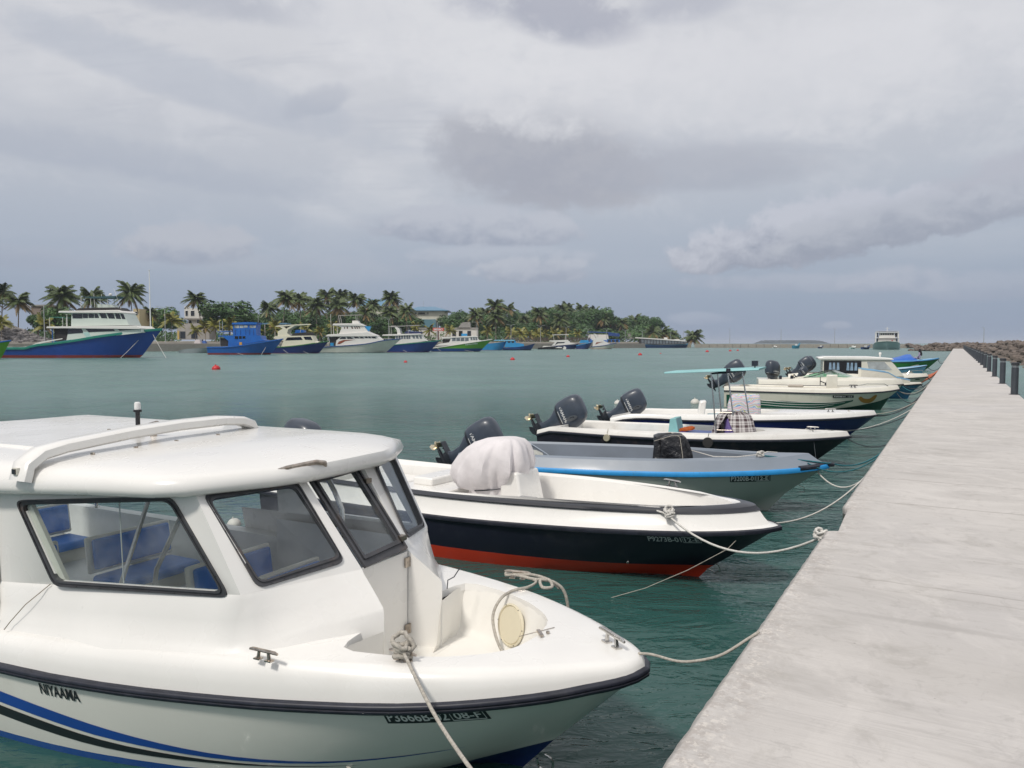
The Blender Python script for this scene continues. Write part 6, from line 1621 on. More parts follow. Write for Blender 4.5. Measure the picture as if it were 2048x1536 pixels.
windows(t, cv, [(373.5, 622, 378, 632), (384, 622, 391, 632), (400, 622, 404, 632)]); windows(t, cv, [(378, 641, 383, 648), (394, 640, 404, 646)], front=1.)
t, cv, k = build_at(384, 26, 'boundary_building', 'low grey walled shed in front of the white house with yellow door posts', 'shed')
MB().prism([cv(355, 679), cv(355, 658), cv(372, 647), cv(420, 647), cv(420, 679)], 0, 6).build('wall', WALLG, t, smooth=0)
block(t, cv, 'door_post', mat('yellow_paint', (.55, .40, .12), .7), 357, 360, 662, 679, .4, -.3); windows(t, cv, [(362, 663, 372, 677), (384, 663, 396, 677)], fr=WALLG)
t, cv, k = build_at(862, 95, 'building', 'cream three storey building with blue hipped roof behind the awning boat')
block(t, cv, 'wall', WALLC, 826, 889, 622, 642, 25); block(t, cv, 'lower_wall', TEALW, 826, 872, 639, 655, 20, -.5)
a, b = cv(814, 623); c_, d = cv(897, 613); e1, h1 = cv(822, 612); e2, _ = cv(862, 612)
mb = MB(); a0, z0 = cv(816, 621); a1, _ = cv(897, 621); zr = cv(0, 612)[1]; r0 = cv(832, 0)[0]; r1_ = cv(866, 0)[0]
mb.poly([(a0, -2, z0), (a1, -2, z0), (r1_, 12, zr), (r0, 12, zr)]); mb.poly([(a1, -2, z0), (a1, 27, z0), (r1_, 14, zr), (r1_, 12, zr)]); mb.poly([(a0, 27, z0), (a0, -2, z0), (r0, 12, zr), (r0, 14, zr)]); mb.poly([(a0, 27, z0), (a1, 27, z0), (r1_, 14, zr), (r0, 14, zr)])
mb.poly([(a0, -2, z0 - .4), (a1, -2, z0 - .4), (a1, 27, z0 - .4), (a0, 27, z0 - .4)]); mb.poly([(a0, -2, z0 - .4), (a1, -2, z0 - .4), (a1, -2, z0), (a0, -2, z0)])
rf = mb.build('roof', ROOFB, t, smooth=0); MB().tube([(cv(843, 0)[0], 12, zr), (cv(843, 0)[0], 12, cv(0, 600)[1])], .1, 5).build('antenna', LAMP, rf)
windows(t, cv, [(837, 625.5, 851, 628.5), (831, 625.5, 834, 628.5), (854, 625.5, 858, 627.5), (837, 629.5, 858, 630.5)], fr=WALLC)
t, cv, k = build_at(742, 110, 'building', 'grey blue hipped roof building half hidden by palms')
block(t, cv, 'wall', WALLC, 727, 800, 612, 650, 20)
mb = MB(); a0, z0 = cv(722, 612); a1, _ = cv(806, 612); zr = cv(0, 597)[1]; r0 = cv(728, 0)[0]; r1_ = cv(760, 0)[0]
mb.poly([(a0, -2, z0), (a1, -2, z0), (r1_, 10, zr), (r0, 10, zr)]); mb.poly([(a1, -2, z0), (a1, 22, z0), (r1_, 10, zr)]); mb.poly([(a0, 22, z0), (a0, -2, z0), (r0, 10, zr)]); mb.build('roof', ROOFB, t, smooth=0)
t, cv, k = build_at(905, 36, 'warehouse', 'low warehouse with pale gabled roof right of the round pale green tree', 'warehouse')
block(t, cv, 'wall', WALLW, 838, 955, 657, 680, 10); MB().prism([cv(915, 657), cv(925, 645), cv(940, 644), cv(941, 657)], -.5, 8).build('gable_roof', ROOFG, t, smooth=0)
rfp = block(t, cv, 'roof_sheet', WALLG, 836, 956, 655.5, 657.5, 11, -.5)
windows(t, cv, [(905, 662, 912, 672), (918, 662, 925, 672), (935, 662, 942, 672)], fr=WALLG)
t, cv, k = build_at(690, 75, 'house', 'white house with blue framed windows glimpsed between the palms over the yacht')
block(t, cv, 'wall', WALLW, 662, 720, 626, 665, 12); windows(t, cv, [(680, 632, 684, 640), (689, 632, 693, 640), (697, 632, 701, 640), (672, 632, 676, 640)]); block(t, cv, 'eave', WALLG, 658, 722, 624, 627, 14, -1)
t, cv, k = build_at(86, 50, 'house', 'brownish grey house roof above the rubble between the palms')
block(t, cv, 'wall', mat('brown_render', (.27, .22, .19), .9), 66, 100, 612, 645, 12); block(t, cv, 'roof', ROOFG, 64, 102, 610, 613, 13, -.5)
t, cv, k = build_at(276, 55, 'house', 'pale yellow building strip left of the flagpole')
block(t, cv, 'wall', mat('yellow_render', (.55, .46, .28), .85), 269, 281, 618, 652, 8); windows(t, cv, [(272, 624, 278, 630)])
t, cv, k = build_at(560, 24, 'shelter', 'low shelter with grey blue roof behind the cream hardtop boat', 'shelter')
block(t, cv, 'roof', ROOFB, 526, 575, 646, 649, 6); block(t, cv, 'counter', mat('red_render', (.40, .10, .07), .8), 540, 560, 651, 655, 3)
for x in (530, 550, 572): block(t, cv, 'post', WALLG, x, x + 1.5, 649, 680, .3)
t, cv, k = build_at(1262, 60, 'house', 'small pale gabled house between the bushes left of the ferry')
block(t, cv, 'wall', WALLG, 1255, 1268, 668, 678, 6); block(t, cv, 'roof', ROOFG, 1253, 1270, 665, 668, 7)
t, cv, k = build_at(1298, 60, 'house', 'grey gable wall in front of the smooth rounded tree')
MB().prism([cv(1292, 676), cv(1292, 659), cv(1303, 660), cv(1303, 676)], 0, 5).build('wall', WALLG, t, smooth=0)
# long white wall and red sign
t, cv, k = build_at(1085, 20, 'fence', 'dark slatted fence running behind the young palms', 'fence')
for x in range(1010, 1180, 3):
    a, b = cv(x, 683); c_, d = cv(x + 2, 675); MB().box(((a + c_) / 2, 0, (b + d) / 2), (c_ - a, .1, d - b)).build('slat', mat('fence_brown', (.08, .055, .045), .8), t, smooth=0)
t, cv, k = build_at(876, 10, 'signboard', 'red signboard with white lettering on a brown post', 'sign')
sb = block(t, cv, 'board', mat('sign_red', (.55, .05, .03), .5), 866, 888, 656, 662, .15); block(t, cv, 'post', mat('sign_post', (.12, .06, .05), .7), 875.5, 878, 662, 680, .2)
a, b = cv(868, 661); c_, d = cv(886, 657.2)
lettering('EMERGENCY', lambda u, v: (a + (c_ - a) * u, -.04, b + (d - b) * v), bold=.03).build('lettering', WHPRINT, sb, smooth=0)
# far quay clutter
for px, s_, c_, lab in [(398, 1.1, (.5, .45, .45), 'heap of pale nets on the quay left of the bright blue boat'), (409, .8, (.05, .12, .35), 'blue crate on the quay beside the pale nets')]:
    p = qdepth(px, 3); o = MB().hexa([(-s_, -s_, 0), (s_, -s_, 0), (s_, s_, 0), (-s_, s_, 0)], [(-s_ * .7, -s_ * .7, s_), (s_ * .6, -s_ * .7, s_ * 1.2), (s_ * .7, s_ * .7, s_), (-s_ * .7, s_ * .7, s_ * .8)]).build('crate' if 'crate' in lab else 'net_heap', mat('clutter_%d' % px, c_, .8), smooth=30)
    o.location = (p.x, p.y, 2.55); tag(o, lab, 'crate' if 'crate' in lab else 'nets')
# ------------------------------------------------------------------ large boats along the far quay
def Z1(x, y): return x / 5.12, 520 + y / 5.12
def Z2(x, y): return 350 + x / 5.851, 540 + y / 5.851
def Z3(x, y): return 620 + x / 5.851, 560 + y / 5.851
def Z4(x, y): return 900 + x / 3.938, 580 + y / 3.938
FBLUE = mat('boat_deep_blue', (.012, .048, .20), .3, var=.08, vs=.5, coat=.3, dirt=(.05, .09, .2), dk=.3, ds=.5)
FWHITE = mat('boat_white', (.72, .70, .66), .4, var=.04, vs=.4, dirt=(.42, .37, .3), dk=.15, ds=.4)
FCREAM = mat('boat_cream', (.70, .66, .52), .4, var=.05, vs=.4)
FPALE = mat('boat_pale_green', (.60, .66, .60), .4, var=.04, vs=.4)
FGREEN = mat('boat_teal_green', (.02, .20, .15), .4, var=.1, vs=1)
FBR = mat('boat_bright_blue', (.012, .125, .46), .4, var=.12, vs=.5, dirt=(.02, .06, .2), dk=.4, ds=.6)
FSKY = mat('boat_sky_blue', (.03, .27, .55), .4, var=.12, vs=.6)
DKIN = mat('dark_parts_and_shade', (.025, .022, .022), .7, var=.2)  # near-black: solid blocks standing in for interior shade, also black rails and screens
def zoned(name, base, red=.55, redc=(.22, .03, .025)):
    return mat(name, base, .32, var=.08, vs=.4, coat=.2, zones=[(red, redc), (-.05, (.02, .05, .05))], dirt=tuple(min(1, k * 1.6 + .02) for k in base), dk=.25, ds=.5)
class Far:
    def __init__(s, name, label, cv, stern, tip, foot, wl, sheer, beam, hullm, cat='boat', rz=0., group='vessels moored along the far quay', railm=None, deckm=None, bottom=None, full=.75, railr=.12):
        """all arguments in photo survey units of the zoom cv; converted to metres at the boat's own distance"""
        s.cv = cv; tx, ty = cv(*tip); wy = cv(0, wl)[1] if not isinstance(wl, tuple) else cv(*wl)[1]
        s.D = 2.7 * 1540 / (wy - 686); s.k = s.D / 1540; s.tx = tx; s.wy = wy
        s.t = thing(name, label, cat, ((tx - 1024) * s.k, s.D, 0), rz, group)
        L = (tx - cv(*stern)[0]) * s.k; s.L = L; fx = (tx - cv(*foot)[0]) * s.k
        sh = sorted([((tx - cv(*p)[0]) * s.k, (wy - cv(*p)[1]) * s.k) for p in sheer + [tip, stern]])
        sh = [(max(0, u), z) for u, z in sh]; o = [sh[0]]
        for q in sh[1:]:
            if q[0] > o[-1][0] + .05: o.append(q)
        s.B = beam / 2; B = s.B
        s.H = Hull(L, [(0, 0), (.02 * L, .18 * B), (.08 * L, .42 * B), (.2 * L, .75 * B), (.38 * L, .97 * B), (.7 * L, B), (L, full * B)], o,
                   [(0, 0), (.08 * L, .14 * B), (.2 * L, .42 * B), (.4 * L, .72 * B), (.7 * L, .8 * B), (L, full * .7 * B)], [(0, .5), (.3 * L, -.1), (L, -.1)], [(0, -.2), (.3 * L, -1), (L, -1)], rc=fx * .88, rk=fx + .4, flare=.0, ce=1.2)
        s.H.mesh('hull', [hullm, bottom or hullm], s.t, bottom=1)
        r = railr
        if railm: s.H.rail('rub_rail', railm, s.t, prof=((-.05, -r), (.10, -r), (.13, 0), (.10, r), (-.05, r)))
        ring = s.H.ring(0, .99, dz=lambda u: -.12); loft_strip('deck', deckm or FWHITE, s.t, [ring, [Vector((p.x, 0, p.z + .05)) for p in ring]], smooth=40)
    def c(s, p):
        x, y = s.cv(*p); return ((x - s.tx) * s.k, (s.wy - y) * s.k)
    def prism(s, name, m, pts, hw, parent=None, bev=0):
        o = MB().prism([s.c(p) for p in pts], -hw, hw).build(name, m, parent or s.t, smooth=20)
        if bev: bevel(o, bev)
        return o
    def win(s, quads, hw, m=DGLASS, parent=None, name='window', both=True):
        for q in quads:
            for sg in ((-1, 1) if both else (-1,)):
                MB().prism([s.c(p) for p in q], sg * (hw - .02), sg * (hw + .05)).build(name, m, parent or s.t, smooth=0)
    def post(s, a, b, hw, r=.05, m=FWHITE, name='post', parent=None):
        for sg in (-1, 1):
            x0, z0 = s.c(a); x1, z1 = s.c(b); MB().tube([(x0, sg * hw, z0), (x1, sg * hw, z1)], r, 6).build(name, m, parent or s.t, smooth=60)
    def bow_line(s, label, a, b, r=.04, m=ROPEW):
        x0, z0 = s.c(a); x1, z1 = s.c(b)
        w0 = Vector((s.t.location.x + x0, s.t.location.y - .3, z0)); w1 = Vector((s.t.location.x + x1, s.t.location.y - 3, z1))
        rope('mooring_rope', label, sag(w0, w1, .15, 8), r, m, group='bow lines of the far vessels')
def q4(x0, y0, x1, y1): return [(x0, y1), (x1, y1), (x1, y0), (x0, y0)]

# F0 green bow at the left border
f = Far('fishing_boat', 'bright green bow of a boat cut off by the left border', Z1, (-700, 900), (115, 826), (18, 1010), 1012, [(50, 840), (-100, 860), (-400, 890)], 4.5, zoned('hull_lime', (.10, .30, .02), .0), railm=FBR, railr=.10)
# F1 big blue and white vessel
f = Far('fishing_vessel', 'large navy blue fishing vessel with white two deck superstructure at the left', Z1, (60, 905), (1665, 712), (1440, 1000), 1000,
        [(1560, 722), (1300, 758), (1080, 790), (900, 822), (620, 860), (450, 880), (400, 898), (250, 903)], 6.5, zoned('hull_royal_blue', (.013, .058, .28), .5), railm=FGREEN, railr=.22, full=.6)
film(f.H, 'white_stripe', FWHITE, f.t, [(f.c((130, 0))[0], 2.0, 1.75), (f.c((410, 0))[0], 2.15, 1.85), (f.c((500, 0))[0], 2.75, 2.45), (f.c((755, 0))[0], 3.55, 3.40)], off=.03)
film(f.H, 'teal_stripe', FSKY, f.t, [(f.c((470, 0))[0], 2.35, 2.20), (f.c((845, 0))[0], 3.30, 3.22)], off=.03)
h = f.prism('lower_house', FPALE, [(768, 835), (785, 765), (800, 700), (1520, 705), (1530, 745), (1000, 810)], 2.6)
f.win([[(785, 760), (945, 748), (925, 706), (790, 706)], [(998, 742), (1262, 730), (1240, 702), (962, 704)], [(1310, 727), (1515, 712), (1500, 706), (1272, 700)]], 2.6, parent=h)
f.win([[(940, 745), (995, 740), (1030, 800), (980, 805)]], 2.62, FSKY if 0 else mat('mint_trim', (.42, .62, .58), .5), h, 'trim_panel')
f.prism('upper_deck', FWHITE, [(585, 702), (590, 686), (1490, 678), (1528, 705), (1520, 712)], 3.0, bev=.05)
h2 = f.prism('upper_house', FPALE, [(812, 682), (822, 545), (1335, 545), (1368, 610), (1395, 672)], 2.3)
f.win([q4(830, 556, 930, 603), q4(935, 556, 985, 600), q4(992, 556, 1045, 598), [(1052, 598), (1098, 598), (1078, 556), (1052, 556)]], 2.3, parent=h2)
f.win([[(1120, 600), (1180, 602), (1160, 550), (1098, 550)], [(1195, 603), (1258, 605), (1240, 552), (1175, 552)], [(1270, 606), (1318, 608), (1300, 556), (1255, 553)], [(1328, 608), (1362, 610), (1340, 560), (1312, 557)]], 2.3, parent=h2)
f.prism('roof', FWHITE, [(700, 548), (705, 530), (1300, 520), (1345, 545), (1340, 552)], 2.7, bev=.06)
f.prism('roof_railing', DKIN, [(850, 525), (880, 500), (1260, 492), (1310, 522)], 1.9)
cs = f.prism('flybridge_console', FPALE, [(1045, 492), (1045, 458), (1190, 462), (1212, 492)], 1.0)
f.prism('flybridge_canopy', mat('canopy_dark_teal', (.03, .08, .09), .6), [(895, 385), (1240, 376), (1235, 398), (1000, 400)], 1.5)
for x in (1080, 1155): f.post((x, 470), (x, 380), 1.2, .05)
f.post((895, 505), (900, 385), 1.6, .05); f.post((1025, 490), (1020, 350), 1.3, .04)
MB().lathe([(.05, 0), (.3, .1), (.3, .35), (.05, .5)], 10, (f.c((1150, 0))[0], 0, f.c((0, 372))[1])).build('radar_dome', FWHITE, f.t)
MB().tube([(f.c((1282, 0))[0], -1, f.c((0, 505))[1]), (f.c((1215, 0))[0], -1, f.c((0, 300))[1])], .04, 5).build('antenna', FWHITE, f.t)
f.post((770, 680), (770, 560), 2.2, .07); f.post((632, 850), (632, 700), 2.6, .08, FBR); f.post((608, 685), (608, 590), 2.6, .04); f.post((740, 685), (740, 590), 2.6, .04)
f.prism('aft_rail', FGREEN, [(608, 594), (740, 594), (740, 589), (608, 589)], 2.65)
f.prism('aft_locker', FSKY, q4(630, 820, 700, 850), 2.0); f.prism('aft_deck_shade', DKIN, q4(640, 705, 790, 835), 2.2)  # solid dark block painted in for the shade on the aft deck
MB().tube([(f.c((1575, 0))[0], 0, f.c((0, 700))[1]), (f.c((1575, 0))[0], 0, f.c((0, 590))[1])], .06, 5).build('bow_post', mat('yellow_post', (.5, .45, .1), .6), f.t)
f.bow_line('slack anchor rope from the bow of the large navy blue vessel, left one', (1515, 730), (1310, 1010)); f.bow_line('taut rope from the bow of the large navy blue vessel into the water, right one', (1560, 720), (1795, 1030))
# F2 bright blue boat and grey dinghy
fd = Far('dinghy', 'small grey dinghy moored at the stern of the bright blue boat', Z2, (60, 945), (470, 905), (390, 972), 972, [(300, 915), (150, 925)], 2.6, mat('dinghy_grey', (.30, .33, .34), .5), deckm=DKIN)
f = Far('fishing_boat', 'bright blue wooden fishing boat with tall blue wheelhouse', Z2, (405, 905), (1268, 808), (1125, 990), 990,
        [(1180, 825), (1000, 855), (850, 880), (660, 900)], 5.2, zoned('hull_bright_blue', (.012, .10, .36), .4), railm=FBR, deckm=FBR, full=.55)
h = f.prism('lower_house', FBR, [(660, 895), (665, 830), (600, 780), (545, 780), (545, 770), (960, 765), (1035, 770), (1050, 815), (1100, 825), (900, 860)], 1.9)
f.win([q4(740, 775, 778, 808), q4(788, 775, 820, 806), q4(830, 775, 862, 803)], 1.9, parent=h)
h2 = f.prism('wheelhouse', FBR, [(714, 770), (714, 640), (985, 640), (980, 700), (985, 770)], 1.6)
f.win([q4(733, 645, 790, 682), q4(798, 645, 838, 680), q4(845, 648, 885, 676), q4(910, 650, 945, 680), q4(952, 650, 980, 680)], 1.6, mat('pale_window', (.40, .42, .42), .2, var=.5, vs=1.), h2)
f.prism('wheelhouse_roof', FBR, [(706, 640), (712, 622), (900, 612), (1002, 618), (990, 640)], 1.9)
for x in (740, 800, 860, 905, 950): f.prism('batten', FBLUE, q4(x, 700, x + 6, 766), 1.64, h2)
f.prism('stern_railing', FBR, [(548, 722), (706, 714), (706, 720), (548, 728)], 1.9)
for x in (556, 610, 660): f.post((x, 775), (x, 722), 1.85, .04, FBR)
f.post((552, 895), (548, 595), .9, .07, LAMP, 'stern_post'); f.prism('orange_float', mat('float_orange', (.6, .3, .05), .6), q4(792, 845, 822, 880), 1.98)
f.prism('under_deck_shade', DKIN, q4(560, 800, 660, 890), 1.3)  # dark block in place of the shade below deck
f.bow_line('bow rope of the bright blue boat slanting to the water', (1110, 830), (1045, 1010)); f.bow_line('long line from the bright blue boat running left into the water', (560, 900), (870, 995), .03)
# F3 cream hardtop
f = Far('motor_cruiser', 'navy hulled cruiser with cream cabin and curved open hardtop', Z2, (1100, 905), (1800, 835), (1690, 975), 975, [(1700, 850), (1500, 880), (1300, 900)], 4.8, zoned('hull_navy_far', (.012, .025, .14), .12), railm=mat('rail_green', (.04, .16, .05), .5))
h = f.prism('cabin', FCREAM, [(1270, 898), (1300, 830), (1180, 800), (1200, 775), (1630, 768), (1655, 830), (1700, 850), (1450, 885)], 1.9)
f.win([[(1320, 825), (1522, 818), (1500, 785), (1345, 790)], [(1548, 815), (1635, 820), (1615, 780), (1530, 782)]], 1.9, parent=h)
f.prism('hardtop', FCREAM, [(1195, 660), (1250, 650), (1560, 634), (1590, 642), (1400, 655), (1230, 668)], 1.8)
f.prism('hardtop_arch', FCREAM, [(1230, 775), (1235, 720), (1290, 690), (1240, 660), (1290, 655), (1330, 690), (1400, 650), (1440, 650), (1350, 700), (1340, 740), (1380, 775)], 1.75)
f.post((1490, 735), (1500, 645), 1.5, .05, FCREAM); f.prism('windscreen', DKIN, [(1390, 772), (1400, 745), (1610, 732), (1615, 765)], 1.6); f.prism('folded_cover', FBR, [(1420, 740), (1430, 702), (1520, 702), (1530, 732)], 1.1)
f.bow_line('bow line of the cream hardtop cruiser, short one', (1160, 830), (1360, 970)); f.bow_line('bow line of the cream hardtop cruiser, long one', (1440, 905), (1600, 975), .03)
# F4 white yacht
f = Far('yacht', 'big white motor yacht with brown swoosh and enclosed upper deck', Z3, (115, 850 - 60), (1068, 690), (890, 850), 850, [(900, 705), (700, 745), (500, 765), (300, 778), (220, 785)], 6.2, zoned('hull_white_far', (.60, .60, .54), .1, (.03, .05, .08)), railm=FBLUE, full=.8)
h = f.prism('saloon', FWHITE, [(325, 775), (335, 710), (385, 665), (240, 660), (780, 640), (860, 710), (700, 745)], 2.5)
f.win([[(370, 692), (448, 690), (440, 668), (400, 670)], [(462, 690), (535, 688), (500, 668), (462, 668)], [(550, 685), (605, 683), (575, 662), (535, 664)], [(612, 684), (655, 684), (640, 668), (612, 665)]], 2.5, parent=h)
f.win([[(670, 678), (700, 682), (690, 660), (660, 655)], [(710, 680), (740, 682), (725, 662), (700, 658)], [(750, 682), (800, 684), (775, 662), (740, 660)]], 2.5, parent=h)
f.win([[(345, 750), (375, 750), (440, 715), (555, 700), (420, 702), (365, 720)]], 2.5, mat('brown_print', (.25, .07, .035), .4), h, 'swoosh')
f.prism('upper_deck', FWHITE, [(212, 662), (240, 640), (700, 610), (805, 655), (780, 662)], 2.9, bev=.06)
h2 = f.prism('upper_house', FWHITE, [(365, 632), (395, 560), (355, 540), (640, 535), (700, 610), (690, 632)], 2.2)
f.win([q4(455, 548, 468, 572), [(512, 572), (530, 572), (520, 548), (505, 548)], [(548, 572), (562, 572), (552, 546), (540, 546)], [(572, 572), (588, 572), (576, 546), (562, 546)], [(598, 570), (612, 570), (598, 546), (586, 546)], q4(425, 552, 434, 572)], 2.2, mat('brown_glass', (.12, .06, .04), .15), h2)
f.prism('roof', FWHITE, [(290, 535), (300, 515), (600, 510), (655, 540)], 2.5, bev=.06)
cs = f.prism('flybridge', FWHITE, [(508, 510), (510, 478), (575, 478), (592, 512)], 1.2); f.prism('flybridge_canopy', WALLG, [(350, 415), (610, 408), (612, 414), (350, 421)], 1.3)
f.post((368, 510), (350, 418), 1.2, .05); f.post((555, 480), (550, 412), 1.1, .05); f.post((240, 770), (240, 650), 2.6, .09); f.post((305, 635), (300, 530), 2.3, .08)
f.prism('aft_deck_shade', DKIN, q4(255, 668, 340, 770), 2.0); f.prism('blue_tarp', FSKY, [(640, 565), (650, 540), (720, 545), (695, 600)], .7)  # dark block stands for the shaded aft deck
f.prism('cooler', FSKY, q4(262, 735, 300, 770), 2.3)
MB().tube([(f.c((245, 0))[0], 1.0, f.c((0, 650))[1]), (f.c((238, 0))[0], 1.0, f.c((0, 400))[1])], .05, 5).build('mast', FWHITE, f.t)
# F5 awning boat
f = Far('motor_cruiser', 'navy hulled cruiser with awning, white arch and row of slanted windows', Z3, (900, 775), (1520, 708), (1400, 845), 845, [(1400, 722), (1200, 742), (1000, 760)], 4.8, zoned('hull_navy_far2', (.012, .04, .19), .12), railm=FGREEN)
h = f.prism('cabin', FWHITE, [(970, 760), (1010, 690), (1020, 640), (1310, 635), (1345, 690), (1385, 712)], 1.9)
f.win([[(x, 690), (x + 22, 690), (x + 18, 650), (x + 2, 650)] for x in (1020, 1050, 1080, 1110, 1140, 1165)] + [[(x + 12, 686), (x + 40, 686), (x + 28, 652), (x + 2, 652)] for x in (1205, 1245, 1285)], 1.9, mat('hazy_far_glass', (.16, .18, .2), .2, var=.4, vs=1.), h)
f.prism('roof', FWHITE, [(862, 655), (870, 640), (1300, 628), (1330, 640), (1000, 655)], 2.3, bev=.05)
f.prism('arch', FWHITE, [(1035, 635), (1030, 590), (1000, 550), (955, 540), (1010, 538), (1060, 570), (1075, 635)], 1.8); f.prism('awning', WALLG, [(930, 545), (1290, 528), (1292, 536), (935, 552)], 1.9)
f.post((950, 650), (945, 545), 1.7, .05); f.post((1160, 630), (1160, 535), 1.6, .04); f.prism('windscreen', mat('navy_canvas', (.02, .03, .10), .6), [(1110, 628), (1135, 600), (1320, 608), (1310, 630)], 1.6)
f.prism('aft_rail', FWHITE, [(865, 690), (965, 690), (965, 686), (865, 686)], 1.9); f.bow_line('bow line of the awning cruiser', (1010, 765), (1150, 840)); 
# F6 green hull
f = Far('passenger_boat', 'green over blue hulled passenger boat with long white window cabin', Z3, (1420, 800), (2130, 695), (1990, 838), 838, [(2000, 715), (1800, 745), (1600, 775)], 4.6, mat('hull_green_far', (.10, .30, .03), .35, var=.08, vs=.5, zones=[(1.0, (.012, .05, .20)), (.1, (.10, .04, .02))]), railm=FWHITE)
h = f.prism('cabin', FWHITE, [(1470, 770), (1530, 745), (1635, 730), (1655, 690), (1545, 688), (1550, 672), (1950, 660), (1975, 700), (2040, 712), (1700, 760)], 1.8)
f.win([[(x, 716), (x + 44, 713), (x + 42, 678), (x + 2, 680)] for x in (1668, 1718, 1768, 1818)] + [[(x, 704), (x + 22, 703), (x + 14, 672), (x - 4, 673)] for x in (1885, 1915, 1942)], 1.8, mat('hazy_far_glass', (.16, .18, .2), .2), h)
f.prism('roof', FWHITE, [(1545, 690), (1548, 672), (1945, 655), (1965, 668), (1700, 676)], 2.0, bev=.05); f.prism('roof_box', FSKY, q4(1775, 628, 1840, 656), .7)
f.prism('aft_cockpit_shade', DKIN, q4(1560, 692, 1640, 740), 1.5)  # dark block replaces shade in the open cockpit
x0 = f.c((1825, 0))[0]; x1 = f.c((1965, 0))[0]
hull_text(f.H, 'boat_name', ('DHOORES',), WHPRINT, f.t, x0, x1, 2.35, .38, slope=.10, off=.05, bold=.03)
f.bow_line('bow line of the green hulled passenger boat, left', (1400, 700), (1540, 830), .035); f.bow_line('long line under the green hulled passenger boat', (1700, 790), (1920, 838), .03)
# F7,F8 sky blue boats
f = Far('fishing_boat', 'sky blue boat with plain upswept bow behind the green hull', Z4, (235, 425), (445, 405), (412, 475), 475, [(330, 420)], 4., zoned('hull_sky_far', (.03, .24, .50), .12), deckm=FSKY)
f = Far('fishing_boat', 'sky blue cabin boat with dark blue pointed bow', Z4, (415, 455), (670, 420), (640, 475), 475, [(630, 432), (560, 445)], 3.8, mat('hull_dark_blue_far', (.02, .06, .20), .4, var=.15, vs=.6, zones=[(.35, (.01, .02, .05))]), deckm=FSKY)
h = f.prism('cabin', FSKY, [(430, 450), (445, 395), (510, 393), (520, 415), (580, 425), (585, 450)], 1.6); f.prism('roof', mat('roof_pale_blue', (.20, .50, .68), .5), [(345, 400), (350, 393), (515, 393), (500, 402)], 1.8); f.win([q4(455, 400, 475, 416), q4(485, 400, 505, 416)], 1.6, parent=h)
# F9 black & white cruiser and low speedboat
f = Far('motor_cruiser', 'white cruiser with navy bow and black arched side windows', Z4, (790, 440), (1015, 422), (985, 465), 465, [(900, 435)], 3.8, zoned('hull_navy_far3', (.012, .03, .12), .1))
h = f.prism('cabin', FWHITE, [(800, 440), (825, 410), (780, 405), (785, 398), (925, 393), (945, 415), (1000, 425)], 1.5); f.win([[(825, 432), (840, 410), (905, 410), (895, 418), (850, 420)]], 1.5, parent=h)
f.prism('hardtop', FWHITE, [(805, 352), (935, 349), (935, 353), (805, 356)], 1.2); f.post((820, 398), (812, 354), 1.0, .04); f.post((905, 395), (910, 352), 1.0, .04)
f = Far('speedboat', 'low black and white speedboat lying stern out before the white cruiser', Z4, (690, 455), (905, 450), (900, 468), 468, [(800, 445)], 2.4, mat('hull_black_far', (.02, .02, .025), .3, zones=[(.0, (.02, .02, .02))]), deckm=FWHITE)
f.prism('deck_cover', FWHITE, [(720, 455), (740, 440), (800, 442), (880, 450), (880, 458)], 1.0); f.prism('outboard_cowl', FWHITE, [(888, 468), (886, 450), (900, 444), (915, 450), (912, 468)], .3)
f = Far('fishing_boat', 'dark blue wooden boat between the white cruiser and the flybridge cruiser', Z4, (990, 440), (1120, 410), (1090, 465), 465, [(1060, 425)], 3.8, zoned('hull_blue_far4', (.015, .05, .18), .1), railm=FSKY, deckm=FSKY)
f.prism('cabin', FSKY, [(1020, 420), (1030, 395), (1085, 395), (1090, 415)], 1.4)
# F10 double decker behind
f = Far('ferry_boat', 'dark blue double deck boat with blue canopies moored against the quay', Z4, (1060, 440), (1345, 425), (1320, 455), 455, [(1200, 435)], 5., zoned('hull_blue_far5', (.02, .06, .2), .1), deckm=FSKY)
h = f.prism('house', FBR, [(1085, 430), (1090, 385), (1330, 390), (1335, 430)], 2.0); f.win([q4(x, 392, x + 22, 412) for x in (1240, 1270, 1300)], 2.0, parent=h)
f.prism('upper_house', FWHITE, [(1085, 385), (1095, 350), (1240, 352), (1245, 385)], 1.8); f.prism('canopy', FBLUE, [(1078, 335), (1085, 327), (1245, 332), (1330, 345), (1330, 368), (1240, 360), (1240, 340)], 2.3); 
for x in (1100, 1160, 1230, 1320): f.post((x, 385), (x, 342), 2.0, .05, FBLUE)
# F11 flybridge cruiser
f = Far('motor_cruiser', 'white flybridge cruiser with brown curved stripe before the blue double decker', Z4, (1110, 448), (1310, 418), (1272, 465), 465, [(1270, 425), (1200, 438)], 3.8, zoned('hull_cream_far', (.55, .53, .45), .18, (.3, .06, .04)), railm=FBLUE)
h = f.prism('cabin', FWHITE, [(1120, 445), (1125, 395), (1200, 395), (1245, 420), (1270, 428), (1200, 440)], 1.5); f.win([[(1140, 430), (1150, 412), (1210, 408), (1180, 414)]], 1.5, mat('brown_print', (.25, .07, .035), .4), h, 'swoosh')
f.prism('flybridge', FWHITE, [(1115, 395), (1118, 385), (1150, 380), (1130, 345), (1140, 345), (1165, 378), (1225, 382), (1235, 395)], 1.5)
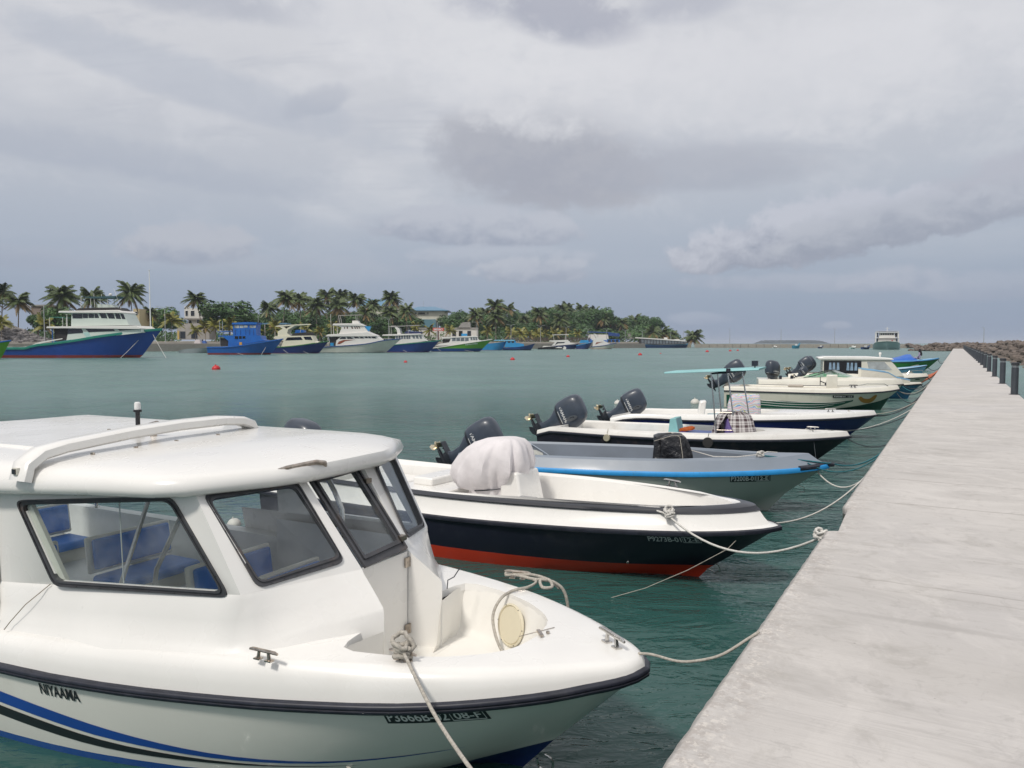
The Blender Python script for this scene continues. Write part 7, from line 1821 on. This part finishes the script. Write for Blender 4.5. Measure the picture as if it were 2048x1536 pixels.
# F12 long ferry
f = Far('ferry', 'long low passenger ferry with white roof and light blue upper hull', Z4, (1440, 430), (1875, 418), (1862, 455), 456, [(1460, 428), (1600, 432), (1800, 428)], 5.5, mat('hull_ferry', (.06, .26, .42), .4, var=.1, vs=.4, zones=[(1.6, (.012, .04, .12))]), full=.9, group='vessels moored along the far quay')
f.prism('roof', FWHITE, [(1460, 380), (1462, 373), (1840, 396), (1855, 404), (1840, 406)], 2.6)
h = f.prism('saloon_frame', DKIN, [(1490, 428), (1490, 380), (1850, 404), (1850, 428)], 2.3)
f.win([[(x, 424), (x + 18, 424), (x + 18, 388 + (x - 1490) * .055), (x, 387 + (x - 1490) * .055)] for x in range(1500, 1840, 24)], 2.3, mat('hazy_far_glass', (.16, .18, .2), .2), h)
f.prism('roof_box', FWHITE, q4(1685, 374, 1708, 388), .8); f.prism('roof_dome', FWHITE, [(1762, 396), (1766, 388), (1800, 388), (1810, 398)], .8)

# ------------------------------------------------------------------ ship seen bow-on at the harbour mouth
D = 313.; k = D / 1540
sx = (1773.5 - 1024) * k
SH = mat('ship_hull_greygreen', (.24, .35, .35), .45, var=.06, vs=.2, dirt=(.2, .26, .26), dk=.2, ds=.2)
t = thing('passenger_ship', 'white and grey green passenger ship moored bow-on in front of the harbour wall', 'ship', (sx, D, 0), R(-114.5))
SHH = Hull(30, [(0, 0), (.5, 1.2), (1.5, 2.7), (4, 4.2), (8, 4.9), (30, 4.9)], [(0, 3.5), (3, 3.1), (8, 2.3), (30, 2.2)], [(0, 0), (2, 2.0), (5, 3.9), (9, 4.6), (30, 4.6)], [(0, .3), (5, -.2), (30, -.2)], [(0, -1), (30, -1.5)], rc=1.8, rk=2.6, flare=.15)
SHH.mesh('hull', SH, t); SHH.rail('rub_rail', FPALE, t, prof=((-.05, -.08), (.1, -.08), (.1, .08), (-.05, .08)))
rg_ = SHH.ring(0, .98, dz=-.3); loft_strip('deck', WALLG, t, [rg_, [Vector((p.x, 0, p.z)) for p in rg_]])
MB().box((-14, 0, 4.2), (16, 6.6, 3.4)).build('lower_house', FWHITE, t)
up = MB().rings([[(-5.2 - .6 * (y / 3) ** 2, y, z) for y in (-3.0, -2, -1, 0, 1, 2, 3.0)] for z in (5.9, 7.2)], closed=False).rings([[(-5.8, s_ * 3.0, z) for z in (5.9, 7.2)] + [(-18, s_ * 3.0, z) for z in (7.2, 5.9)] for s_ in (-1, 1)], closed=True).build('bridge_front', FWHITE, t)
MB().box((-12, 0, 7.9), (12.2, 5.6, 2.0)).build('bridge', FWHITE, t)
for y in (-2.15, -1.3, -.45, .4, 1.25, 2.1): MB().box((-5.86, y + .02, 8.05), (.1, .6, .8)).build('window', DGLASS, t)
MB().box((-11.8, 0, 9.0), (13.5, 8.6, .25)).build('bridge_roof', FWHITE, t); MB().box((-12, 0, 9.75), (12, 8.2, .12)).build('sun_deck_rail', FWHITE, t)
MB().box((-12.2, 0, 5.85), (14.0, 9.4, .16)).build('side_deck', FWHITE, t)
for s_ in (-1, 1):
    for x in (-5.4, -9, -13):
        MB().box((x, s_ * 4.15, 7.3), (.25, .4, 3.2)).build('pillar', FWHITE, t); MB().box((x, s_ * 4.3, 4.2), (.25, .3, 3.2)).build('pillar', FWHITE, t)
    MB().box((-12, s_ * 3.5, 7.6), (12, .3, 2.4)).build('gangway_shade', DKIN, t); MB().box((-13, s_ * 3.6, 4.3), (13, .3, 2.6)).build('gangway_shade', mat('green_gangway', (.02, .06, .06), .6), t)  # dark slabs put in for the shade along the side gangways
    MB().box((-5.6, s_ * 4.2, 9.35), (.1, .1, .8)).build('rail_post', FWHITE, t)
MB().tube([(-6.5, 0, 9.1), (-6.5, 0, 12.3)], [.16, .08], 6).box((-6.5, 0, 11.4), (.1, 1.9, .12)).build('mast', FWHITE, t)
MB().box((-4.3, 1.9, 4.2), (.5, .5, .9)).build('life_ring_box', mat('red_paint', (.4, .05, .04), .6), t)
for o in t.children:
    if o.name.split('.')[0] not in ('hull', 'rub_rail', 'deck'): o.scale = (1, 1, .72); o.location.z = .55
# small boats at the harbour wall
for px, wlp, L, c_, zc_, lab, cat in [(1549, 696.3, 9, (.55, .55, .52), 1.2, 'tiny white boat left of the teal one at the harbour wall', 'boat'), (1592, 697.0, 16, (.03, .22, .33), 3., 'small teal blue boat with raised prow at the harbour wall', 'boat'), (1641, 696.8, 10, (.012, .03, .10), 1.4, 'small dark blue boat at the harbour wall', 'boat'), (1705, 697.8, 12, (.45, .62, .60), 1.5, 'small white boat with pale green hull left of the ship', 'boat'), (1731, 698.6, 18, (.012, .05, .15), 1.9, 'dark blue boat partly behind the ship bow', 'boat')]:
    D = 2.7 * 1540 / (wlp - 686); kx = D / 1540; L_ = L * kx * 1.0
    t = thing('small_boat', lab, cat, ((px - 1024) * kx + L_ / 2, D, 0), R(4), 'small boats at the harbour wall')
    h_ = Hull(L_, [(0, 0), (.15 * L_, .8), (.5 * L_, 1.1), (L_, .9)], [(0, zc_), (.3 * L_, zc_ * .55), (L_, zc_ * .5)], [(0, 0), (.2 * L_, .4), (L_, .6)], [(0, .1), (L_, 0)], [(0, -.2), (L_, -.4)], rc=.6, rk=.9)
    m = mat('small_hull_%d' % px, c_, .45); h_.mesh('hull', m, t); rg_ = h_.ring(0, .98, dz=-.08); loft_strip('deck', FWHITE if 'white' in lab else m, t, [rg_, [Vector((p.x, 0, p.z)) for p in rg_]])
    MB().box((-L_ * .55, 0, zc_ * .5 + .35), (L_ * .22, .9, .9)).build('cabin', FWHITE, t)
# buoys
RB = mat('buoy_red', (.50, .015, .02), .45, var=.1); WB = mat('buoy_white', (.62, .60, .55), .5, var=.1)
for px, py, r, m, lab in [(432, 737, .42, RB, 'largest red mooring buoy, in the open water below the dinghy'), (1025, 718, .38, RB, 'red buoy left of centre of the far water'), (1136, 712, .34, RB, 'red buoy in front of the black and white speedboat'), (811, 724, .25, RB, 'faint small red buoy below the awning cruiser'), (1280, 708.5, .45, RB, 'red buoy in front of the blue double decker'), (1321, 706.5, .2, RB, 'tiny red buoy between two larger ones'), (1414, 702, .5, RB, 'red buoy right of the ferry bow'), (1460, 700.5, .45, RB, 'red buoy before the left part of the harbour wall'), (1475, 699.5, .4, RB, 'red buoy close beside another before the harbour wall'),
      (1236, 804, .16, WB, 'white float left of the tilted motor of the navy boat'), (1391, 806, .20, WB, 'white float behind the white seat of the navy boat'), (462, 1050, .10, WB, 'white bottle float seen through the cabin window of the foreground boat'), (1820, 711, .15, BLACKR, 'dark floating speck before the green boat')]:
    D = 2.7 * 1540 / (py + (2 if r > .3 else 4 if r < .17 and py > 800 else 1) - 686)
    o = MB().lathe([(.0, -r * .75), (r * .7, -r * .6), (r, -.1 * r), (r * .95, r * .35), (r * .6, r * .75), (r * .12, r * .95), (r * .1, r * 1.15), (0, r * 1.15)], 16).build('mooring_buoy', m, smooth=60)
    o.location = ((px - 1024) / 1540 * D, D, .12 * r); o.rotation_euler = (R(8), R(-6), 0); tag(o, lab, 'buoy', 'mooring buoys')

# ------------------------------------------------------------------ mooring ropes between near boats and pier
G_ = 'mooring ropes to the pier'
def pe(along, z=1.02, perp=-.95): return Vector(pier_w(perp, along, z))
F6 = frame(T6, -23); F7 = frame(T7, -15); F8 = frame(T8, -20); F9 = frame(T9, -18)
t = thing('mooring_rope', 'white rope from the black and red boat bow cleat to the pier notch', 'rope', group=G_)
MB().tube([F2(-1.28, -.56, .86), F2(-1.08, -.62, .84)] + sag(F2(-1.0, -.64, .81), pe(7.02, 1.04), .26, 16), .0115, 7).build('line', ROPEW, t, smooth=80)
knot(t, F2(-1.02, -.62, .80), 1.3, ROPEW, seed=6); knot(t, pe(7.02, .99, -.97), 1.3, ROPEW, 'knot', 9)
rope('mooring_rope', 'white sagging rope from behind the black and red hulled bow to the pier', sag(F2(-.3, .25, .66), pe(11.3, 1.0), .22, 16), .010, ROPEW, group=G_)
rope('bow_line', 'thin grey line hanging from the black hull bow down into the water', [F2(-.36, -.36, .58), F2(-.42, -.46, .50), F2(-.8, -.62, .25), F2(-1.15, -.95, .08), F2(-1.75, -1.5, -.10)], .004, ROPE, group=G_)
MB().tube([F2(-.60, -.10, .28) + Vector((.055 * math.sin(a), 0, .055 * math.cos(a))) for a in [i * .45 for i in range(13)]], .006, 6).build('bow_eye', STEEL, None) if 0 else None
rope('mooring_rope', 'teal rope from the grey boat bow to the pier', sag(F3(-.95, -.30, .93), F3(.0, -.05, .82), .0, 4) + sag(F3(.05, 0, .82), pe(13.4, 1.0), .12, 10), .013, ROPET, group=G_)
rope('mooring_rope', 'second teal rope beside the first on the grey boat bow', sag(F3(-.30, -.18, .83), pe(12.9, 1.0), .20, 10), .010, ROPET, group=G_)
rope('mooring_rope', 'white slack rope under the grey boat bow fender', sag(F3(-.15, -.05, .68), pe(12.3, .95), .30, 12), .012, ROPEW, group=G_)
t = thing('mooring_rope', 'white rope laid along the grey foredeck and knotted at its cleat', 'rope', group=G_)
MB().tube([F3(-2.1, .05, .915), F3(-1.7, -.52, .91), F3(-1.35, -.44, .91), F3(-1.1, -.36, .94), F3(-.98, -.28, .95), F3(-.9, -.12, .97), F3(-.75, 0, .95)], .009, 6).build('line', ROPEW, t, smooth=80); knot(t, F3(-1.0, -.30, .90), 1.2, ROPEW, seed=12)
def ml(label, a, b, drop, r=.011, m=ROPED): rope('mooring_rope', label, sag(a, b, drop, 12), r, m, group=G_)
ml('dark rope from the canopy boat bow to the pier, upper one', F4(-.5, 0, .80), pe(20.0), .14)
ml('dark rope from the canopy boat bow to the pier, lower one', F4(-.1, -.05, .66), pe(18.4, .7), .22)
ml('white rope from the canopy boat foredeck to the pier', F4(-.9, -.1, .80), pe(22.0), .25, .011, ROPEW)
rope('bow_line', 'thin dark line hanging down the black hull of the canopy boat', [F4(-.75, -.12, .80), F4(-.70, -.45, .55), F4(-.62, -.55, .0)], .008, ROPED, group=G_)
ml('pale rope from the navy boat foredeck to the pier', F5(-.8, -.2, .80), pe(25.2), .22, .012, ROPE)
ml('dark rope from the navy boat bow to the pier', F5(-.1, 0, .68), pe(27.0), .2, .012)
ml('brown rope crossing behind the navy boat bow', F5(-.3, .2, .66), pe(29.0), .3, .012)
ml('grey rope from the green streaked boat bow to the pier', F6(-.2, 0, .88), pe(36.0), .3, .014, ROPE)
ml('dark rope from the green streaked boat bow to the pier', F6(-.05, -.05, .80), pe(34.0), .25, .014)
ml('slack dark rope low behind the green streaked boat', F6(-.1, -.05, .70), pe(32.0, .8), .35, .014)
ml('blue knotted rope from the white motorboat to the pier', F7(-.1, 0, .78), pe(37.5), .35, .015, ROPET)
ml('dark rope from the white motorboat bow to the pier', F7(-.05, .05, .78), pe(40.5), .3, .015)
ml('dark rope from the blue hulled boat to the pier', F8(-.05, 0, .70), pe(43), .3, .015)
ml('grey rope from the blue hulled boat to the pier', F8(-.2, 0, .74), pe(46), .3, .015, ROPE)
ml('dark rope from the cabin boat down the pier', F9(-.05, 0, .75), pe(50.5), .3, .017)
ml('grey rope from the cabin boat to the pier further along', F9(-.1, 0, .78), pe(54), .3, .017, ROPE)
ml('dark rope from the small pale blue boat', Vector((T10[0], T10[1], .95)), pe(66), .3, .02)
ml('white rope from the green boat bow to the pier', F11(-.1, 0, 1.1), pe(92), .3, .02, ROPEW)
ml('dark rope from the green boat bow to the pier', F11(-.1, 0, 1.0), pe(88), .35, .02)
# orange net hung on the pier side
rr = random.Random(8); mb = MB()
for k_ in range(5):
    a_ = 53 + k_ * .9; mb.tube([pe(a_ + 1.2, .95 - .05 * k_, -1.0), pe(a_ + .3, .62 + .06 * (k_ % 2), -1.35), pe(a_ - .7, .30, -1.9 - .1 * k_)], .07, 5)
tag(mb.build('rope_bundle', mat('faded_orange', (.45, .13, .07), .8, var=.2), smooth=60), 'faded orange rope bundle hanging on the pier side near the small pale blue boat', 'rope')

# ------------------------------------------------------------------ people
SKIN = mat('skin_brown', (.20, .10, .06), .55, var=.05)
def person(name, label, loc, rz, pose, shirt, hairm, veil=False, s=1.):
    """one skinned body: joints (pos, radius) joined by edges"""
    J, Ed = pose
    me = bpy.data.meshes.new('body'); me.from_pydata([Vector(j[0]) * s for j in J], Ed, [])
    t = thing(name, label, 'person', loc, rz)
    o = bpy.data.objects.new('body', me); col.objects.link(o); o.parent = t; me.materials.append(shirt)
    sk = o.modifiers.new('skin', 'SKIN'); 
    me.skin_vertices.new() if not me.skin_vertices else None
    for i, j in enumerate(J): me.skin_vertices[0].data[i].radius = (j[1] * s, j[1] * s * (j[2] if len(j) > 2 else 1)); 
    me.skin_vertices[0].data[0].use_root = True
    ss = o.modifiers.new('sub', 'SUBSURF'); ss.levels = 2; ss.render_levels = 2
    return t
SIT = ([((0, 0, .10), .16), ((0, 0, .34), .145), ((.02, 0, .50), .155, 1.2), ((.03, 0, .62), .06), ((.05, 0, .70), .055),
        ((.02, -.17, .52), .06), ((.06, -.22, .30), .045), ((.20, -.14, .16), .035), ((.02, .17, .52), .06), ((.06, .22, .30), .045), ((.20, .14, .16), .035),
        ((.05, -.10, .08), .09), ((.42, -.12, .14), .075), ((.48, -.12, -.25), .05), ((.58, -.12, -.28), .04), ((.05, .10, .08), .09), ((.42, .12, .14), .075), ((.48, .12, -.25), .05), ((.58, .12, -.28), .04)],
       [(0, 1), (1, 2), (2, 3), (3, 4), (2, 5), (5, 6), (6, 7), (2, 8), (8, 9), (9, 10), (0, 11), (11, 12), (12, 13), (13, 14), (0, 15), (15, 16), (16, 17), (17, 18)])
pp = person('person', 'person in a pale lilac top and long black headscarf sitting on the green boat', F11(-1.75, -.15, 1.12), R(150), SIT, mat('lilac_top', (.34, .30, .40), .8), None, s=1.12)
hd_ = MB().lathe([(.0, -.13), (.06, -.12), (.085, -.04), (.095, .03), (.08, .10), (.04, .135), (0, .14)], 16, (.06, 0, .86)).lathe([(.0, 0), (.012, .01), (.0, .025)], 6, (.15, 0, .85), Matrix.Rotation(R(90), 3, 'Y')).build('head', SKIN, pp, smooth=60)
MB().rings([ell(.035, 0, 1.015, .02, .02, 16), ell(.03, 0, .99, .08, .08, 16), ell(.02, 0, .90, .125, .115, 16), ell(-.01, 0, .80, .13, .125, 16), ell(-.04, 0, .68, .14, .16, 16), ell(-.09, 0, .50, .13, .19, 16), ell(-.13, 0, .34, .08, .17, 16)], True, True).build('headscarf', mat('black_scarf', (.012, .012, .016), .8), pp, smooth=70)
# ------------------------------------------------------------------ sea air
hz = MB().box((0, 0, 21.5), (28400, 28400, 46)).build('haze', [], smooth=0)
hm = bpy.data.materials.new('sea_haze'); hm.use_nodes = True; hn = hm.node_tree; hn.nodes.clear()
pv = hn.nodes.new('ShaderNodeVolumePrincipled'); pv.inputs['Color'].default_value = (.80, .87, 1.0, 1); pv.inputs['Density'].default_value = .00014
ho = hn.nodes.new('ShaderNodeOutputMaterial'); hn.links.new(pv.outputs[0], ho.inputs['Volume']); hz.data.materials.append(hm); kind(hz, 'stuff')
